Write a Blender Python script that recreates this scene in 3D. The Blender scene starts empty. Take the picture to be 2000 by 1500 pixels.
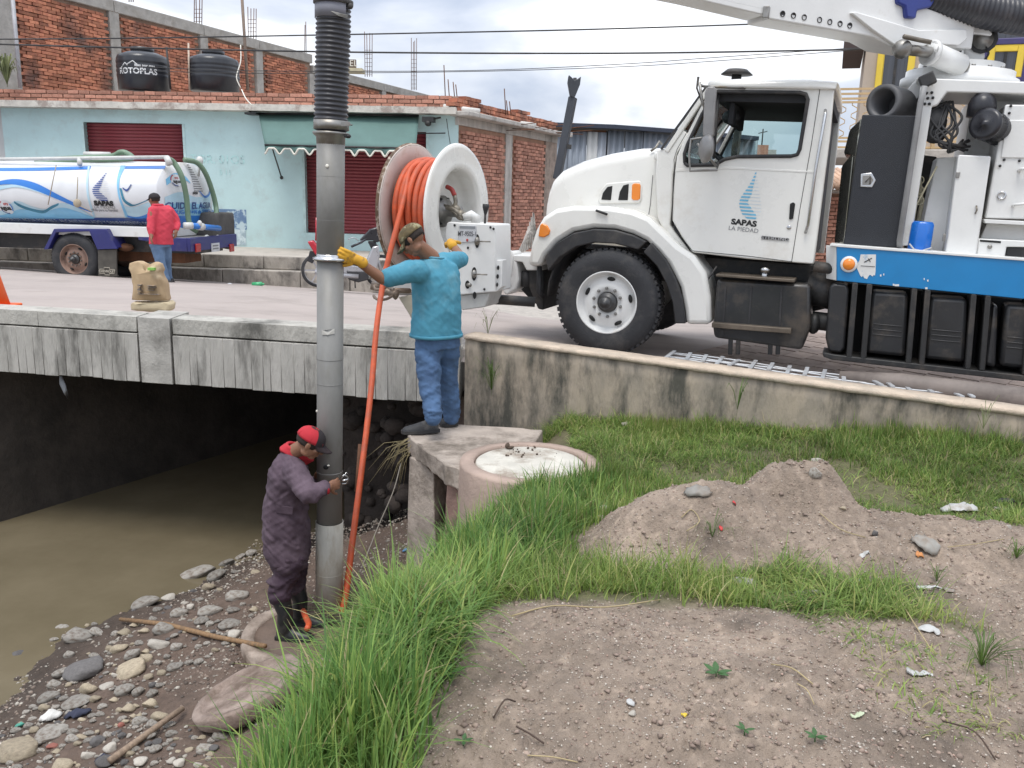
import bpy, bmesh, math, random
import numpy as np
from mathutils import Vector, Matrix, Euler, noise as mnoise
random.seed(7); rng = np.random.default_rng(7)
R = math.radians
SC = bpy.context.scene
COL = SC.collection
# ---------------------------------------------------------------- camera
PITCH, ROLL, FPX, CZ = R(12.4), R(1.5), 1650.0, 1.6
fw = Vector((0, math.cos(PITCH), -math.sin(PITCH)))
r0 = Vector((1, 0, 0)); u0 = Vector((0, math.sin(PITCH), math.cos(PITCH)))
rt = r0*math.cos(ROLL) + u0*math.sin(ROLL)
up = u0*math.cos(ROLL) - r0*math.sin(ROLL)
CAMP = Vector((0, 0, CZ))
cam = bpy.data.cameras.new('camera'); camo = bpy.data.objects.new('camera', cam); COL.objects.link(camo)
cam.sensor_width = 36; cam.lens = 36*FPX/2000; cam.clip_end = 5000; cam.clip_start = 0.05
m3 = Matrix((rt, up, -fw)).transposed()
camo.matrix_world = Matrix.Translation(CAMP) @ m3.to_4x4()
SC.camera = camo
# ---------------------------------------------------------------- sky, sun, exposure
SC.view_settings.view_transform = 'Standard'; SC.view_settings.look = 'None'
SC.view_settings.gamma = 1; SC.view_settings.exposure = 0.48; SC.view_settings.use_curve_mapping = False
SUN_EL, SUN_AZ = 70, 200           # overcast: a soft, high sun behind the left shoulder
w = bpy.data.worlds.new('World'); SC.world = w; w.use_nodes = True
nt = w.node_tree; nt.nodes.clear()
def nn(nt, t, **k):
    n = nt.nodes.new(t)
    for a, b in k.items():
        if a.startswith('i_'): n.inputs[a[2:].replace('_', ' ')].default_value = b
        else: setattr(n, a, b)
    return n
out = nn(nt, 'ShaderNodeOutputWorld'); bg = nn(nt, 'ShaderNodeBackground'); nt.links.new(bg.outputs[0], out.inputs[0])
bg.inputs[1].default_value = 0.095
sky = nn(nt, 'ShaderNodeTexSky', sky_type='NISHITA', sun_disc=False, sun_elevation=R(SUN_EL), sun_rotation=R(SUN_AZ))
tc = nn(nt, 'ShaderNodeTexCoord')
mp = nn(nt, 'ShaderNodeMapping'); mp.inputs['Scale'].default_value = (1, 1, 2.6); mp.inputs['Location'].default_value = (.35, .1, .2)
nt.links.new(tc.outputs['Generated'], mp.inputs[0])
nz = nn(nt, 'ShaderNodeTexNoise'); nz.inputs['Scale'].default_value = 3.1; nz.inputs['Detail'].default_value = 7; nz.inputs['Roughness'].default_value = .5
nz.inputs['Distortion'].default_value = .25
nt.links.new(mp.outputs[0], nz.inputs['Vector'])
rp = nn(nt, 'ShaderNodeValToRGB'); e = rp.color_ramp.elements
e[0].position = .40; e[0].color = (4.4, 5.0, 6.2, 1); e[1].position = .66; e[1].color = (11.5, 11.6, 11.8, 1)
rp.color_ramp.elements.new(.53).color = (6.7, 7.1, 7.9, 1)
nt.links.new(nz.outputs[0], rp.inputs[0])
sx = nn(nt, 'ShaderNodeSeparateXYZ'); nt.links.new(tc.outputs['Generated'], sx.inputs[0])
mr = nn(nt, 'ShaderNodeMapRange'); mr.inputs[1].default_value = 0; mr.inputs[2].default_value = .9; mr.inputs[3].default_value = .88; mr.inputs[4].default_value = 1.75
nt.links.new(sx.outputs[2], mr.inputs[0])
ml = nn(nt, 'ShaderNodeVectorMath', operation='SCALE'); nt.links.new(rp.outputs[0], ml.inputs[0]); nt.links.new(mr.outputs[0], ml.inputs['Scale'])
mx = nn(nt, 'ShaderNodeMixRGB'); mx.inputs[0].default_value = .93
nt.links.new(sky.outputs[0], mx.inputs[1]); nt.links.new(ml.outputs[0], mx.inputs[2]); nt.links.new(mx.outputs[0], bg.inputs[0])
sl = bpy.data.lights.new('sun', 'SUN'); so = bpy.data.objects.new('sun', sl); COL.objects.link(so)
sl.energy = 1.5; sl.angle = R(22); sl.color = (1, .96, .9)
sd = Vector((math.sin(R(SUN_AZ))*math.cos(R(SUN_EL)), math.cos(R(SUN_AZ))*math.cos(R(SUN_EL)), math.sin(R(SUN_EL))))
so.rotation_euler = sd.to_track_quat('Z', 'Y').to_euler()
# ---------------------------------------------------------------- real-space survey helpers (ray of a surveyed point met with a real plane)
def ray(u, v): return (rt*((u-1000)/FPX) + up*((750-v)/FPX) + fw)
def PY(u, v, Y): d = ray(u, v); return CAMP + d*(Y/d.y)
def PZ(u, v, z): d = ray(u, v); return CAMP + d*((z-CZ)/d.z)
class Frame:
    """local frame: x forward along azimuth az (deg left of +Y), y left, z up, tilted nose-up by tilt"""
    def __init__(s, loc, az, tilt=0):
        s.M = Matrix.Translation(loc) @ Matrix.Rotation(R(az)+math.pi/2, 4, 'Z') @ Matrix.Rotation(-R(tilt), 4, 'Y')
        s.I = s.M.inverted(); s.c = s.I @ CAMP
    def Q(s, u, v, ly=0.0):
        d = s.I.to_3x3() @ ray(u, v); p = s.c + d*((ly-s.c.y)/d.y); return Vector((p.x, ly, p.z))
    def QX(s, u, v, lx):
        d = s.I.to_3x3() @ ray(u, v); return s.c + d*((lx-s.c.x)/d.x)
# ---------------------------------------------------------------- materials
MATS = {}
def mat(name, col, rough=.7, metal=0, var=.25, scale=4, bump=.0, bscale=30, col2=None, stretch=(1, 1, 1), dirt=None, dscale=1.2, dpos=(.5, .7), spec=.5, coat=0, rnd=0, attr=None, trans=0, wr=0):
    if name in MATS: return MATS[name]
    m = bpy.data.materials.new(name); m.use_nodes = True; t = m.node_tree; b = t.nodes['Principled BSDF']
    b.inputs['Roughness'].default_value = rough; b.inputs['Metallic'].default_value = metal
    b.inputs['Specular IOR Level'].default_value = spec
    if coat: b.inputs['Coat Weight'].default_value = coat; b.inputs['Coat Roughness'].default_value = .08
    L = t.links.new
    co = nn(t, 'ShaderNodeTexCoord'); mpn = nn(t, 'ShaderNodeMapping'); L(co.outputs['Object'], mpn.inputs[0]); mpn.inputs['Scale'].default_value = stretch
    V = mpn.outputs[0]
    c1 = tuple(col)+(1,); c2 = tuple(col2)+(1,) if col2 else tuple(x*(1-var) for x in col)+(1,)
    n1 = nn(t, 'ShaderNodeTexNoise'); n1.inputs['Scale'].default_value = scale; n1.inputs['Detail'].default_value = 8; n1.inputs['Roughness'].default_value = .62; L(V, n1.inputs['Vector'])
    rmp = nn(t, 'ShaderNodeValToRGB'); rmp.color_ramp.elements[0].position = .36; rmp.color_ramp.elements[1].position = .64
    rmp.color_ramp.elements[0].color = c2; rmp.color_ramp.elements[1].color = c1; L(n1.outputs[0], rmp.inputs[0])
    cur = rmp.outputs[0]
    if attr:
        at = nn(t, 'ShaderNodeVertexColor', layer_name=attr); mm = nn(t, 'ShaderNodeMixRGB', blend_type='MULTIPLY'); mm.inputs[0].default_value = 1
        L(cur, mm.inputs[1]); L(at.outputs[0], mm.inputs[2]); cur = mm.outputs[0]
    if dirt:
        n2 = nn(t, 'ShaderNodeTexNoise'); n2.inputs['Scale'].default_value = dscale; n2.inputs['Detail'].default_value = 9; n2.inputs['Roughness'].default_value = .68; L(V, n2.inputs['Vector'])
        r2 = nn(t, 'ShaderNodeMapRange'); r2.inputs[1].default_value = dpos[0]; r2.inputs[2].default_value = dpos[1]; L(n2.outputs[0], r2.inputs[0])
        m2 = nn(t, 'ShaderNodeMixRGB'); L(r2.outputs[0], m2.inputs[0]); L(cur, m2.inputs[1]); m2.inputs[2].default_value = tuple(dirt)+(1,); cur = m2.outputs[0]
    if rnd:
        g = nn(t, 'ShaderNodeNewGeometry'); oi = nn(t, 'ShaderNodeObjectInfo'); ad = nn(t, 'ShaderNodeMath', operation='ADD'); L(g.outputs['Random Per Island'], ad.inputs[0]); L(oi.outputs['Random'], ad.inputs[1])
        fr = nn(t, 'ShaderNodeMath', operation='FRACT'); L(ad.outputs[0], fr.inputs[0])
        hs = nn(t, 'ShaderNodeHueSaturation'); mr_ = nn(t, 'ShaderNodeMapRange'); mr_.inputs[3].default_value = 1-rnd; mr_.inputs[4].default_value = 1+rnd
        L(fr.outputs[0], mr_.inputs[0]); L(mr_.outputs[0], hs.inputs['Value']); L(cur, hs.inputs['Color']); cur = hs.outputs[0]
    L(cur, b.inputs['Base Color'])
    rr = nn(t, 'ShaderNodeMapRange'); rr.inputs[3].default_value = max(rough-.12, .02); rr.inputs[4].default_value = min(rough+.12, 1); L(n1.outputs[0], rr.inputs[0]); L(rr.outputs[0], b.inputs['Roughness'])
    if bump:
        n3 = nn(t, 'ShaderNodeTexNoise'); n3.inputs['Scale'].default_value = bscale; n3.inputs['Detail'].default_value = 7; n3.inputs['Roughness'].default_value = .6; L(V, n3.inputs['Vector'])
        bp = nn(t, 'ShaderNodeBump'); bp.inputs['Strength'].default_value = bump; bp.inputs['Distance'].default_value = .02; L(n3.outputs[0], bp.inputs['Height']); L(bp.outputs[0], b.inputs['Normal'])
    if wr:
        n4 = nn(t, 'ShaderNodeTexNoise', noise_type='RIDGED_MULTIFRACTAL'); n4.inputs['Scale'].default_value = 7; n4.inputs['Detail'].default_value = 3; n4.inputs['Distortion'].default_value = .8; L(V, n4.inputs['Vector'])
        bp2 = nn(t, 'ShaderNodeBump'); bp2.inputs['Strength'].default_value = wr; bp2.inputs['Distance'].default_value = .03; L(n4.outputs[0], bp2.inputs['Height'])
        if bump: L(bp.outputs[0], bp2.inputs['Normal'])
        L(bp2.outputs[0], b.inputs['Normal'])
    if trans:
        tr = nn(t, 'ShaderNodeBsdfTranslucent'); L(cur, tr.inputs[0]); ms = nn(t, 'ShaderNodeMixShader'); ms.inputs[0].default_value = trans
        L(b.outputs[0], ms.inputs[1]); L(tr.outputs[0], ms.inputs[2]); L(ms.outputs[0], t.nodes['Material Output'].inputs[0])
    MATS[name] = m; return m
def glass(name, tint=(.8, .9, .88), alpha=.25, rough=.03):
    m = bpy.data.materials.new(name); m.use_nodes = True; t = m.node_tree; t.nodes.remove(t.nodes['Principled BSDF'])
    a = nn(t, 'ShaderNodeBsdfTransparent'); a.inputs[0].default_value = tuple(tint)+(1,); g = nn(t, 'ShaderNodeBsdfGlossy'); g.inputs['Roughness'].default_value = rough
    f = nn(t, 'ShaderNodeFresnel'); f.inputs[0].default_value = 1.5; mm = nn(t, 'ShaderNodeMath', operation='MAXIMUM'); mm.inputs[1].default_value = alpha*.3; t.links.new(f.outputs[0], mm.inputs[0])
    ms = nn(t, 'ShaderNodeMixShader'); t.links.new(mm.outputs[0], ms.inputs[0]); t.links.new(a.outputs[0], ms.inputs[1]); t.links.new(g.outputs[0], ms.inputs[2]); t.links.new(ms.outputs[0], t.nodes['Material Output'].inputs[0])
    return m
# ---------------------------------------------------------------- mesh building
LOCAL = set(); RM = {}
def tag(o, label=None, cat=None, group=None, kind=None):
    if label: o['label'] = label
    if cat: o['category'] = cat
    if group: o['group'] = group
    if kind: o['kind'] = kind
    return o
def thing(name, label, cat, loc=(0, 0, 0), group=None, M=None, local=False):
    o = bpy.data.objects.new(name, None); COL.objects.link(o); o.empty_display_size = .2
    o.matrix_world = M if M is not None else Matrix.Translation(loc)
    RM[o.name] = (M.copy() if M is not None else Matrix.Translation(loc))
    if local: LOCAL.add(o.name)
    return tag(o, label, cat, group)
def setparent(o, parent):
    if parent is None: return
    o.parent = parent
    if parent.name in RM and parent.name not in LOCAL: o.matrix_parent_inverse = RM[parent.name].inverted()
def frame_from(d, ref=Vector((0, 0, 1))):
    d = Vector(d).normalized()
    if abs(d.dot(ref)) > .98: ref = Vector((1, 0, 0))
    a = d.cross(ref).normalized(); return a, a.cross(d).normalized()
class MB:
    def __init__(s): s.v = []; s.f = []; s.m = []; s.sm = []
    def add(s, vs, fs, mi=0, smooth=False):
        b = len(s.v); s.v += [tuple(x) for x in vs]; s.f += [tuple(i+b for i in f) for f in fs]; s.m += [mi]*len(fs); s.sm += [smooth]*len(fs); return s
    def hexa(s, p, mi=0):    # 8 points: bottom 4, top 4
        return s.add(p, [(0, 3, 2, 1), (4, 5, 6, 7), (0, 1, 5, 4), (1, 2, 6, 5), (2, 3, 7, 6), (3, 0, 4, 7)], mi)
    def box(s, a, b, mi=0, M=None):
        x0, y0, z0 = a; x1, y1, z1 = b
        p = [Vector(q) for q in ((x0, y0, z0), (x1, y0, z0), (x1, y1, z0), (x0, y1, z0), (x0, y0, z1), (x1, y0, z1), (x1, y1, z1), (x0, y1, z1))]
        if M is not None: p = [M @ q for q in p]
        return s.hexa(p, mi)
    def bar(s, a, b, wd, ht, ref=Vector((0, 0, 1)), mi=0, off=0):
        a = Vector(a); b = Vector(b); x, y = frame_from(b-a, ref); x = x*wd/2; y = y*ht/2
        return s.hexa([a-x-y, a+x-y, b+x-y, b-x-y, a-x+y, a+x+y, b+x+y, b-x+y], mi)
    def tube(s, pts, r, n=10, mi=0, cap=True, smooth=True, closed=False, sx=1, ref=Vector((0, 0, 1))):
        pts = [Vector(p) for p in pts]; k = len(pts); rs = r if isinstance(r, (list, tuple)) else [r]*k
        vs = []; A = None
        for i, p in enumerate(pts):
            d = (pts[(i+1) % k]-pts[i-1]) if closed else (pts[min(i+1, k-1)]-pts[max(i-1, 0)])
            d.normalize()
            if A is None: A, B = frame_from(d, ref)
            else:
                A = (A-d*A.dot(d)); A = A.normalized() if A.length > 1e-6 else frame_from(d, ref)[0]; B = A.cross(d).normalized()
            for j in range(n):
                t = 2*math.pi*j/n; vs.append(p+A*(math.cos(t)*rs[i]*sx)+B*(math.sin(t)*rs[i]))
        fs = []
        for i in range(k if closed else k-1):
            for j in range(n):
                a = i*n+j; b = i*n+(j+1) % n; i2 = (i+1) % k; fs.append((a, b, i2*n+(j+1) % n, i2*n+j))
        if cap and not closed: fs += [tuple(range(n))[::-1], tuple((k-1)*n+j for j in range(n))]
        return s.add(vs, fs, mi, smooth)
    def prism(s, A, B, mi=0, smooth=False):
        n = len(A); return s.add(list(A)+list(B), [tuple(range(n))[::-1], tuple(range(n, 2*n))]+[(i, (i+1) % n, n+(i+1) % n, n+i) for i in range(n)], mi, smooth)
    def lathe(s, prof, c=(0, 0, 0), ax=(0, 0, 1), n=24, mi=0, smooth=True, cap=True, a0=0, a1=2*math.pi, sq=(1, 1)):
        c = Vector(c); ax = Vector(ax).normalized(); A, B = frame_from(ax); full = abs(a1-a0-2*math.pi) < 1e-6; m = n if full else n+1
        vs = [c+ax*z+(A*(math.cos(a0+(a1-a0)*j/n)*sq[0])+B*(math.sin(a0+(a1-a0)*j/n)*sq[1]))*r for r, z in prof for j in range(m)]
        fs = [(i*m+j, i*m+(j+1) % m, (i+1)*m+(j+1) % m, (i+1)*m+j) for i in range(len(prof)-1) for j in range(m if full else n)]
        if cap and full: fs += [tuple(range(m)), tuple((len(prof)-1)*m+j for j in range(m))[::-1]]
        return s.add(vs, fs, mi, smooth)
    def loft(s, rings, mi=0, smooth=True, cap=True, closed=True):
        n = len(rings[0]); vs = [p for r_ in rings for p in r_]; e_ = n if closed else n-1
        fs = [(i*n+j, i*n+(j+1) % n, (i+1)*n+(j+1) % n, (i+1)*n+j) for i in range(len(rings)-1) for j in range(e_)]
        if cap: fs += [tuple(range(n))[::-1], tuple((len(rings)-1)*n+j for j in range(n))]
        return s.add(vs, fs, mi, smooth)
    def ell(s, c, rx, ry, rz, M=None, n=14, k=9, mi=0):
        c = Vector(c); vs = []
        M = M or Matrix.Identity(3)
        for i in range(k+1):
            ph = math.pi*i/k
            for j in range(n):
                t = 2*math.pi*j/n; vs.append(c+M @ Vector((rx*math.sin(ph)*math.cos(t), ry*math.sin(ph)*math.sin(t), rz*math.cos(ph))))
        fs = [(i*n+j, i*n+(j+1) % n, (i+1)*n+(j+1) % n, (i+1)*n+j) for i in range(k) for j in range(n)]
        return s.add(vs, fs, mi, True)
    def mesh(s, name, mats):
        me = bpy.data.meshes.new(name); me.from_pydata(s.v, [], s.f)
        for m in (mats if isinstance(mats, (list, tuple)) else [mats]): me.materials.append(m)
        me.polygons.foreach_set('material_index', s.m); me.polygons.foreach_set('use_smooth', s.sm)
        bm = bmesh.new(); bm.from_mesh(me)
        bmesh.ops.remove_doubles(bm, verts=bm.verts, dist=1e-5)
        bmesh.ops.recalc_face_normals(bm, faces=bm.faces); bm.to_mesh(me); bm.free(); me.update(); return me
    def build(s, name, mats, parent=None, bevel=0, seg=2, label=None, kind=None, cat=None, group=None):
        o = bpy.data.objects.new(name, s.mesh(name, mats)); COL.objects.link(o); setparent(o, parent)
        if bevel:
            b = o.modifiers.new('bevel', 'BEVEL'); b.width = bevel; b.segments = seg; b.limit_method = 'ANGLE'; b.angle_limit = R(35); b.harden_normals = False
            for p in o.data.polygons: p.use_smooth = True
            try: o.data.set_sharp_from_angle(angle=R(40))
            except Exception: pass
        return tag(o, label, cat, group, kind)
def plate(outer, holes, ext, name, mats, parent=None, bevel=0, **k):
    """flat plate: 3D outline + hole outlines, extruded by vector ext"""
    bm = bmesh.new(); ext = Vector(ext)
    for loop in [outer]+list(holes):
        vs = [bm.verts.new(p) for p in loop]
        for i in range(len(vs)): bm.edges.new((vs[i], vs[(i+1) % len(vs)]))
    bmesh.ops.triangle_fill(bm, edges=bm.edges[:], use_beauty=True)
    g = bmesh.ops.extrude_face_region(bm, geom=bm.faces[:])
    bmesh.ops.translate(bm, verts=[x for x in g['geom'] if isinstance(x, bmesh.types.BMVert)], vec=ext)
    bmesh.ops.recalc_face_normals(bm, faces=bm.faces[:])
    bmesh.ops.dissolve_limit(bm, angle_limit=R(1), verts=bm.verts[:], edges=bm.edges[:])
    me = bpy.data.meshes.new(name); bm.to_mesh(me); bm.free()
    for m in (mats if isinstance(mats, (list, tuple)) else [mats]): me.materials.append(m)
    o = bpy.data.objects.new(name, me); COL.objects.link(o); setparent(o, parent)
    if bevel:
        b = o.modifiers.new('bevel', 'BEVEL'); b.width = bevel; b.segments = 2; b.limit_method = 'ANGLE'; b.angle_limit = R(35)
        for p in me.polygons: p.use_smooth = True
        me.set_sharp_from_angle(angle=R(40))
    return tag(o, k.get('label'), k.get('cat'), k.get('group'), k.get('kind'))
def inst(src, name, M, parent):
    o = bpy.data.objects.new(name, src); COL.objects.link(o); o.parent = parent; o.matrix_basis = M; return o
def text_mesh(txt, size=1, depth=.0, bold=0, shear=0, sp=1.0):
    cu = bpy.data.curves.new('t', 'FONT'); cu.body = txt; cu.size = size; cu.extrude = depth; cu.offset = bold; cu.shear = shear; cu.align_x = 'CENTER'; cu.align_y = 'CENTER'; cu.space_character = sp; cu.resolution_u = 3
    o = bpy.data.objects.new('t', cu); COL.objects.link(o); bpy.context.view_layer.update()
    me = bpy.data.meshes.new_from_object(o.evaluated_get(bpy.context.evaluated_depsgraph_get())); bpy.data.objects.remove(o); bpy.data.curves.remove(cu); return me
def put_text(txt, name, size, fn, m, parent, depth=.0, bold=0, shear=0, wscale=1.0, sp=1.0):
    """fn maps local (x,y,z) text coordinates to space"""
    me = text_mesh(txt, size, depth, bold, shear, sp)
    for v in me.vertices: v.co = fn(v.co.x*wscale, v.co.y, v.co.z)
    me.materials.clear(); me.materials.append(m); me.name = name
    o = bpy.data.objects.new(name, me); COL.objects.link(o); setparent(o, parent); return o
def vnoise(x, y, seed=0):
    xi = np.floor(x).astype(int); yi = np.floor(y).astype(int); fx = x-xi; fy = y-yi; fx = fx*fx*(3-2*fx); fy = fy*fy*(3-2*fy)
    def h(a, b):
        n = (a*374761393 + b*668265263 + seed*1442695041) & 0xffffffff; n = ((n ^ (n >> 13))*1274126177) & 0xffffffff; return ((n ^ (n >> 16)) & 0xffff)/65535.
    return (h(xi, yi)*(1-fx)+h(xi+1, yi)*fx)*(1-fy)+(h(xi, yi+1)*(1-fx)+h(xi+1, yi+1)*fx)*fy
def fbm(x, y, oct=4, seed=0):
    s = 0; a = .5; t = 0
    for i in range(oct): s = s+a*vnoise(x*2**i, y*2**i, seed+i); t += a; a *= .55
    return s/t-.5
def circ(c, r, ax, n=24, sx=1, sy=1):
    A, B = frame_from(ax); return [Vector(c)+A*math.cos(2*math.pi*i/n)*r*sx+B*math.sin(2*math.pi*i/n)*r*sy for i in range(n)]
def spline(pts, k=6):
    P = [Vector(p) for p in pts]; P = [P[0]*2-P[1]]+P+[P[-1]*2-P[-2]]; o = []
    for i in range(1, len(P)-2):
        for j in range(k):
            t = j/k; a, b, c, d = P[i-1:i+3]; o.append(.5*((2*b)+(c-a)*t+(2*a-5*b+4*c-d)*t*t+(3*b-a-3*c+d)*t**3))
    return o+[P[-2]]
# shared materials
CONC = mat('weathered_concrete', (.52, .49, .45), .9, bump=.5, bscale=40, scale=6, dirt=(.12, .115, .10), dscale=1.6, dpos=(.5, .72), stretch=(1, 1, .35))
CONC2 = mat('pale_concrete', (.47, .43, .38), .9, bump=.4, bscale=35, scale=9, var=.3)
BRICK = mat('fired_brick', (.50, .21, .12), .9, col2=(.36, .13, .08), scale=9, bump=.6, bscale=60, rnd=.38, dirt=(.13, .07, .055), dscale=.9, dpos=(.5, .68))
BRICK2 = mat('fired_brick_pale', (.48, .25, .18), .9, col2=(.38, .17, .12), scale=9, bump=.6, bscale=60, rnd=.3)
MORT = mat('mortar', (.36, .25, .19), .95, bump=.5, bscale=30, scale=5)
MORT2 = mat('mortar_red', (.42, .25, .17), .95, bump=.5, bscale=30, scale=5)
WHITE = mat('white_truck_paint', (.77, .76, .715), .28, var=.05, scale=2, coat=.4, dirt=(.55, .5, .42), dscale=2.2, dpos=(.56, .9))
WHITE2 = mat('white_equipment_paint', (.74, .74, .72), .4, var=.08, scale=3, dirt=(.42, .38, .32), dscale=3, dpos=(.58, .85), bump=.05)
BLACK = mat('black_rubber_trim', (.03, .03, .032), .6, var=.3, bump=.15, bscale=80, dirt=(.10, .09, .08), dscale=3, dpos=(.5, .8))
TYRE = mat('tyre_rubber', (.035, .036, .04), .75, var=.3, bump=.3, bscale=60, dirt=(.10, .09, .08), dscale=4, dpos=(.5, .85))
DARKM = mat('dirty_black_steel', (.03, .03, .03), .55, var=.4, dirt=(.11, .085, .065), dscale=4, dpos=(.5, .8), bump=.2, bscale=40)
STEEL = mat('dull_steel', (.35, .34, .32), .45, metal=.8, var=.3, scale=8, dirt=(.2, .17, .13), dscale=5)
CHROME = mat('bright_steel', (.6, .6, .6), .22, metal=1, var=.2)
BLUE = mat('blue_band_paint', (.003, .2, .48), .35, var=.1, coat=.3, dirt=(.5, .55, .6), dscale=9, dpos=(.72, .74))
RUST = mat('rust', (.16, .07, .035), .9, var=.4, bump=.4)
ORANGEH = mat('orange_hose_rubber', (.62, .105, .035), .55, var=.25, scale=12, dirt=(.34, .10, .06), dscale=7, dpos=(.48, .75))
AMBER = mat('amber_lens', (.85, .25, .02), .15, var=.1, coat=.6)
BLACKV = mat('black_void', (.008, .008, .008), .7, var=0)
GLASS = glass('window_glass')
DGLASS = mat('dark_glass', (.02, .03, .04), .06, var=.1, coat=.5)
# ================================================================ ground model
LX, LY = np.array([.927, -.375]), None
def road_z(x, y):
    s = (x-.93)*.927+(y-8.4)*-.375; t = (x-.93)*.375+(y-8.4)*.927
    return .085-.038*np.clip(s, -5, 9)-.11*np.clip(t-1.2, 0, 4.9)*np.clip((4-s)/6, 0, 1)+.0*t
def wall_y(x): return 7.3-(x+.42)*(.375/.927)
def bridge_y(x): return 7.5-(x+.93)*.192
def sstep(a, b, x): t = np.clip((x-a)/(b-a), 0, 1); return t*t*(3-2*t)
def bank_x(y): return np.interp(y, [0, 2, 3, 3.6, 4.2, 4.8, 5.4, 6, 8], [-.8, -.66, -.50, -.34, -.18, .0, .2, .36, .5])
def gz(x, y, fine=True):
    x = np.asarray(x, float); y = np.asarray(y, float)
    top = -.22+.26*sstep(0, 4.2, x)*sstep(3.5, 6, y)+.22*(1-sstep(2.6, 5.0, y))
    # mounds: far ridge and the near heap
    def bump(cx, cy, sx_, sy_, h, rot=0):
        c, s = math.cos(rot), math.sin(rot); dx = x-cx; dy = y-cy; a = (dx*c+dy*s)/sx_; b = (-dx*s+dy*c)/sy_; return h*np.exp(-(a*a+b*b))
    top = top+.30*np.exp(-(((x-1.56)/.27)**4+((y-4.4)/.27)**4))+.20*np.exp(-(((x-.90)/.38)**4+((y-4.2)/.30)**2))+bump(1.2, 4.15, .6, .32, .13)+bump(2.2, 4.1, .7, .35, .13)+bump(1.9, 3.9, .9, .35, .05)
    top = top+bump(1.0, 2.35, 1.2, .55, .10)+bump(0.1, 2.9, .5, .3, .07)
    bot = np.interp(x+.42*sstep(7.4, 5.8, y)*sstep(-1.8, -2.8, x), [-7, -3.3, -2.6, -1.6, -.9, 0], [-2.7, -2.02, -1.88, -1.62, -1.32, -1.1])
    bot = bot+.0*y-.16*sstep(6.2, 9, y)*(x < 9)+.12*(fbm(x*1.1+5, y*1.1, 3, 3))
    xb = bank_x(y); wd = .38+.25*sstep(4.2, 5.6, y)
    k = sstep(-wd, .12, x-xb+.12*fbm(x*2, y*2, 3, 9))
    k = k**.8
    z = bot*(1-k)+top*k
    ring = sstep(.66, .40, np.hypot(x+1.37, y-5.62)); z = z*(1-ring)+np.minimum(z, -1.74)*ring
    if fine:
        dirt = dirtmask(x, y)
        z = z+.06*fbm(x*3, y*3, 4, 1)+(.07*dirt+.04*(1-k))*fbm(x*11, y*11, 4, 2)+.045*dirt*np.abs(fbm(x*24, y*24, 4, 5))*np.clip(1+3*fbm(x*3, y*3, 2, 6), .2, 2)
    return z
def dirtmask(x, y):
    """1 = bare soil, 0 = grass"""
    n = .22*fbm(x*2.2, y*2.2, 4, 21)
    near = sstep(.12, -.12, y-(3.08+.16*sstep(0, -1, x-1.2)*0+.0*x)+n-.12*np.sin(x*2.1)) * sstep(-.12, .15, x-(bank_x(y)+.38)+n)
    near2 = sstep(-.2, .3, x-1.75-n)*sstep(.3, -.2, y-4.25+n)
    r = np.minimum(((x-1.6)/.62)**2+((y-4.2)/.5)**2, np.minimum(((x-.95)/.66)**2+((y-4.05)/.42)**2, ((x-2.2)/1.1)**2+((y-3.95)/.45)**2))
    ridge = sstep(1.25, .75, r+n*2)
    return np.clip(np.maximum(np.maximum(near, near2), ridge), 0, 1)
def grid_obj(name, xs, ys, zf, mt, keep=None, attr=None, kind='structure', parent=None):
    X, Y = np.meshgrid(xs, ys); Z = zf(X, Y); n, m = X.shape
    co = np.stack([X, Y, Z], -1).reshape(-1, 3); idx = np.arange(n*m).reshape(n, m)
    q = np.stack([idx[:-1, :-1], idx[:-1, 1:], idx[1:, 1:], idx[1:, :-1]], -1).reshape(-1, 4)
    if keep is not None:
        kk = keep(X, Y); q = q[kk.reshape(-1)[q].all(1)]
        used = np.unique(q); re_ = np.zeros(n*m, int); re_[used] = np.arange(len(used)); q = re_[q]; co = co[used]
    me = bpy.data.meshes.new(name); me.vertices.add(len(co)); me.vertices.foreach_set('co', co.ravel()); me.loops.add(q.size); me.loops.foreach_set('vertex_index', q.ravel())
    me.polygons.add(len(q)); me.polygons.foreach_set('loop_start', np.arange(0, q.size, 4)); me.polygons.foreach_set('use_smooth', np.ones(len(q), bool)); me.update(); me.validate()
    if attr is not None:
        ca = me.color_attributes.new('Col', 'FLOAT_COLOR', 'POINT'); c = attr(co[:, 0], co[:, 1], co[:, 2]); ca.data.foreach_set('color', c.astype(np.float32).ravel())
    me.materials.append(mt); o = bpy.data.objects.new(name, me); COL.objects.link(o); setparent(o, parent); return tag(o, kind=kind)
SOIL = mat('soil', (1, 1, 1), .95, var=.28, scale=22, bump=.9, bscale=70, attr='Col')
def soil_col(x, y, z):
    d = dirtmask(x, y); k = sstep(-.3, .1, x-bank_x(y)); n = fbm(x*5, y*5, 4, 31)[:, None]
    damp = np.clip(fbm(x*3.2+7, y*3.2, 3, 81)*4-.3, 0, 1)[:, None]; dirt = np.array([.335, .262, .203])*(1+.7*n)*(1-.4*damp); grs = np.array([.15, .14, .07])*(1+.6*n)
    wet = sstep(-1.8, -2.02, z)[:, None]; mud = (np.array([.15, .105, .08])*(1-wet)+np.array([.075, .055, .042])*wet)*(1+.6*n)
    drystrip = (sstep(-.75, -.45, x-bank_x(y))*(1-k))[:, None]; mud = mud*(1-drystrip)+np.array([.30, .24, .15])*(1+.8*n)*drystrip
    c = (dirt*d[:, None]+grs*(1-d[:, None])); c = c*k[:, None]+mud*(1-k[:, None])
    sp = vnoise(x*60, y*60, 77); c = np.where((sp > .86)[:, None] & (d > .5)[:, None], c*1.35, c)
    return np.concatenate([c, np.ones((len(c), 1))], 1)
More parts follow.
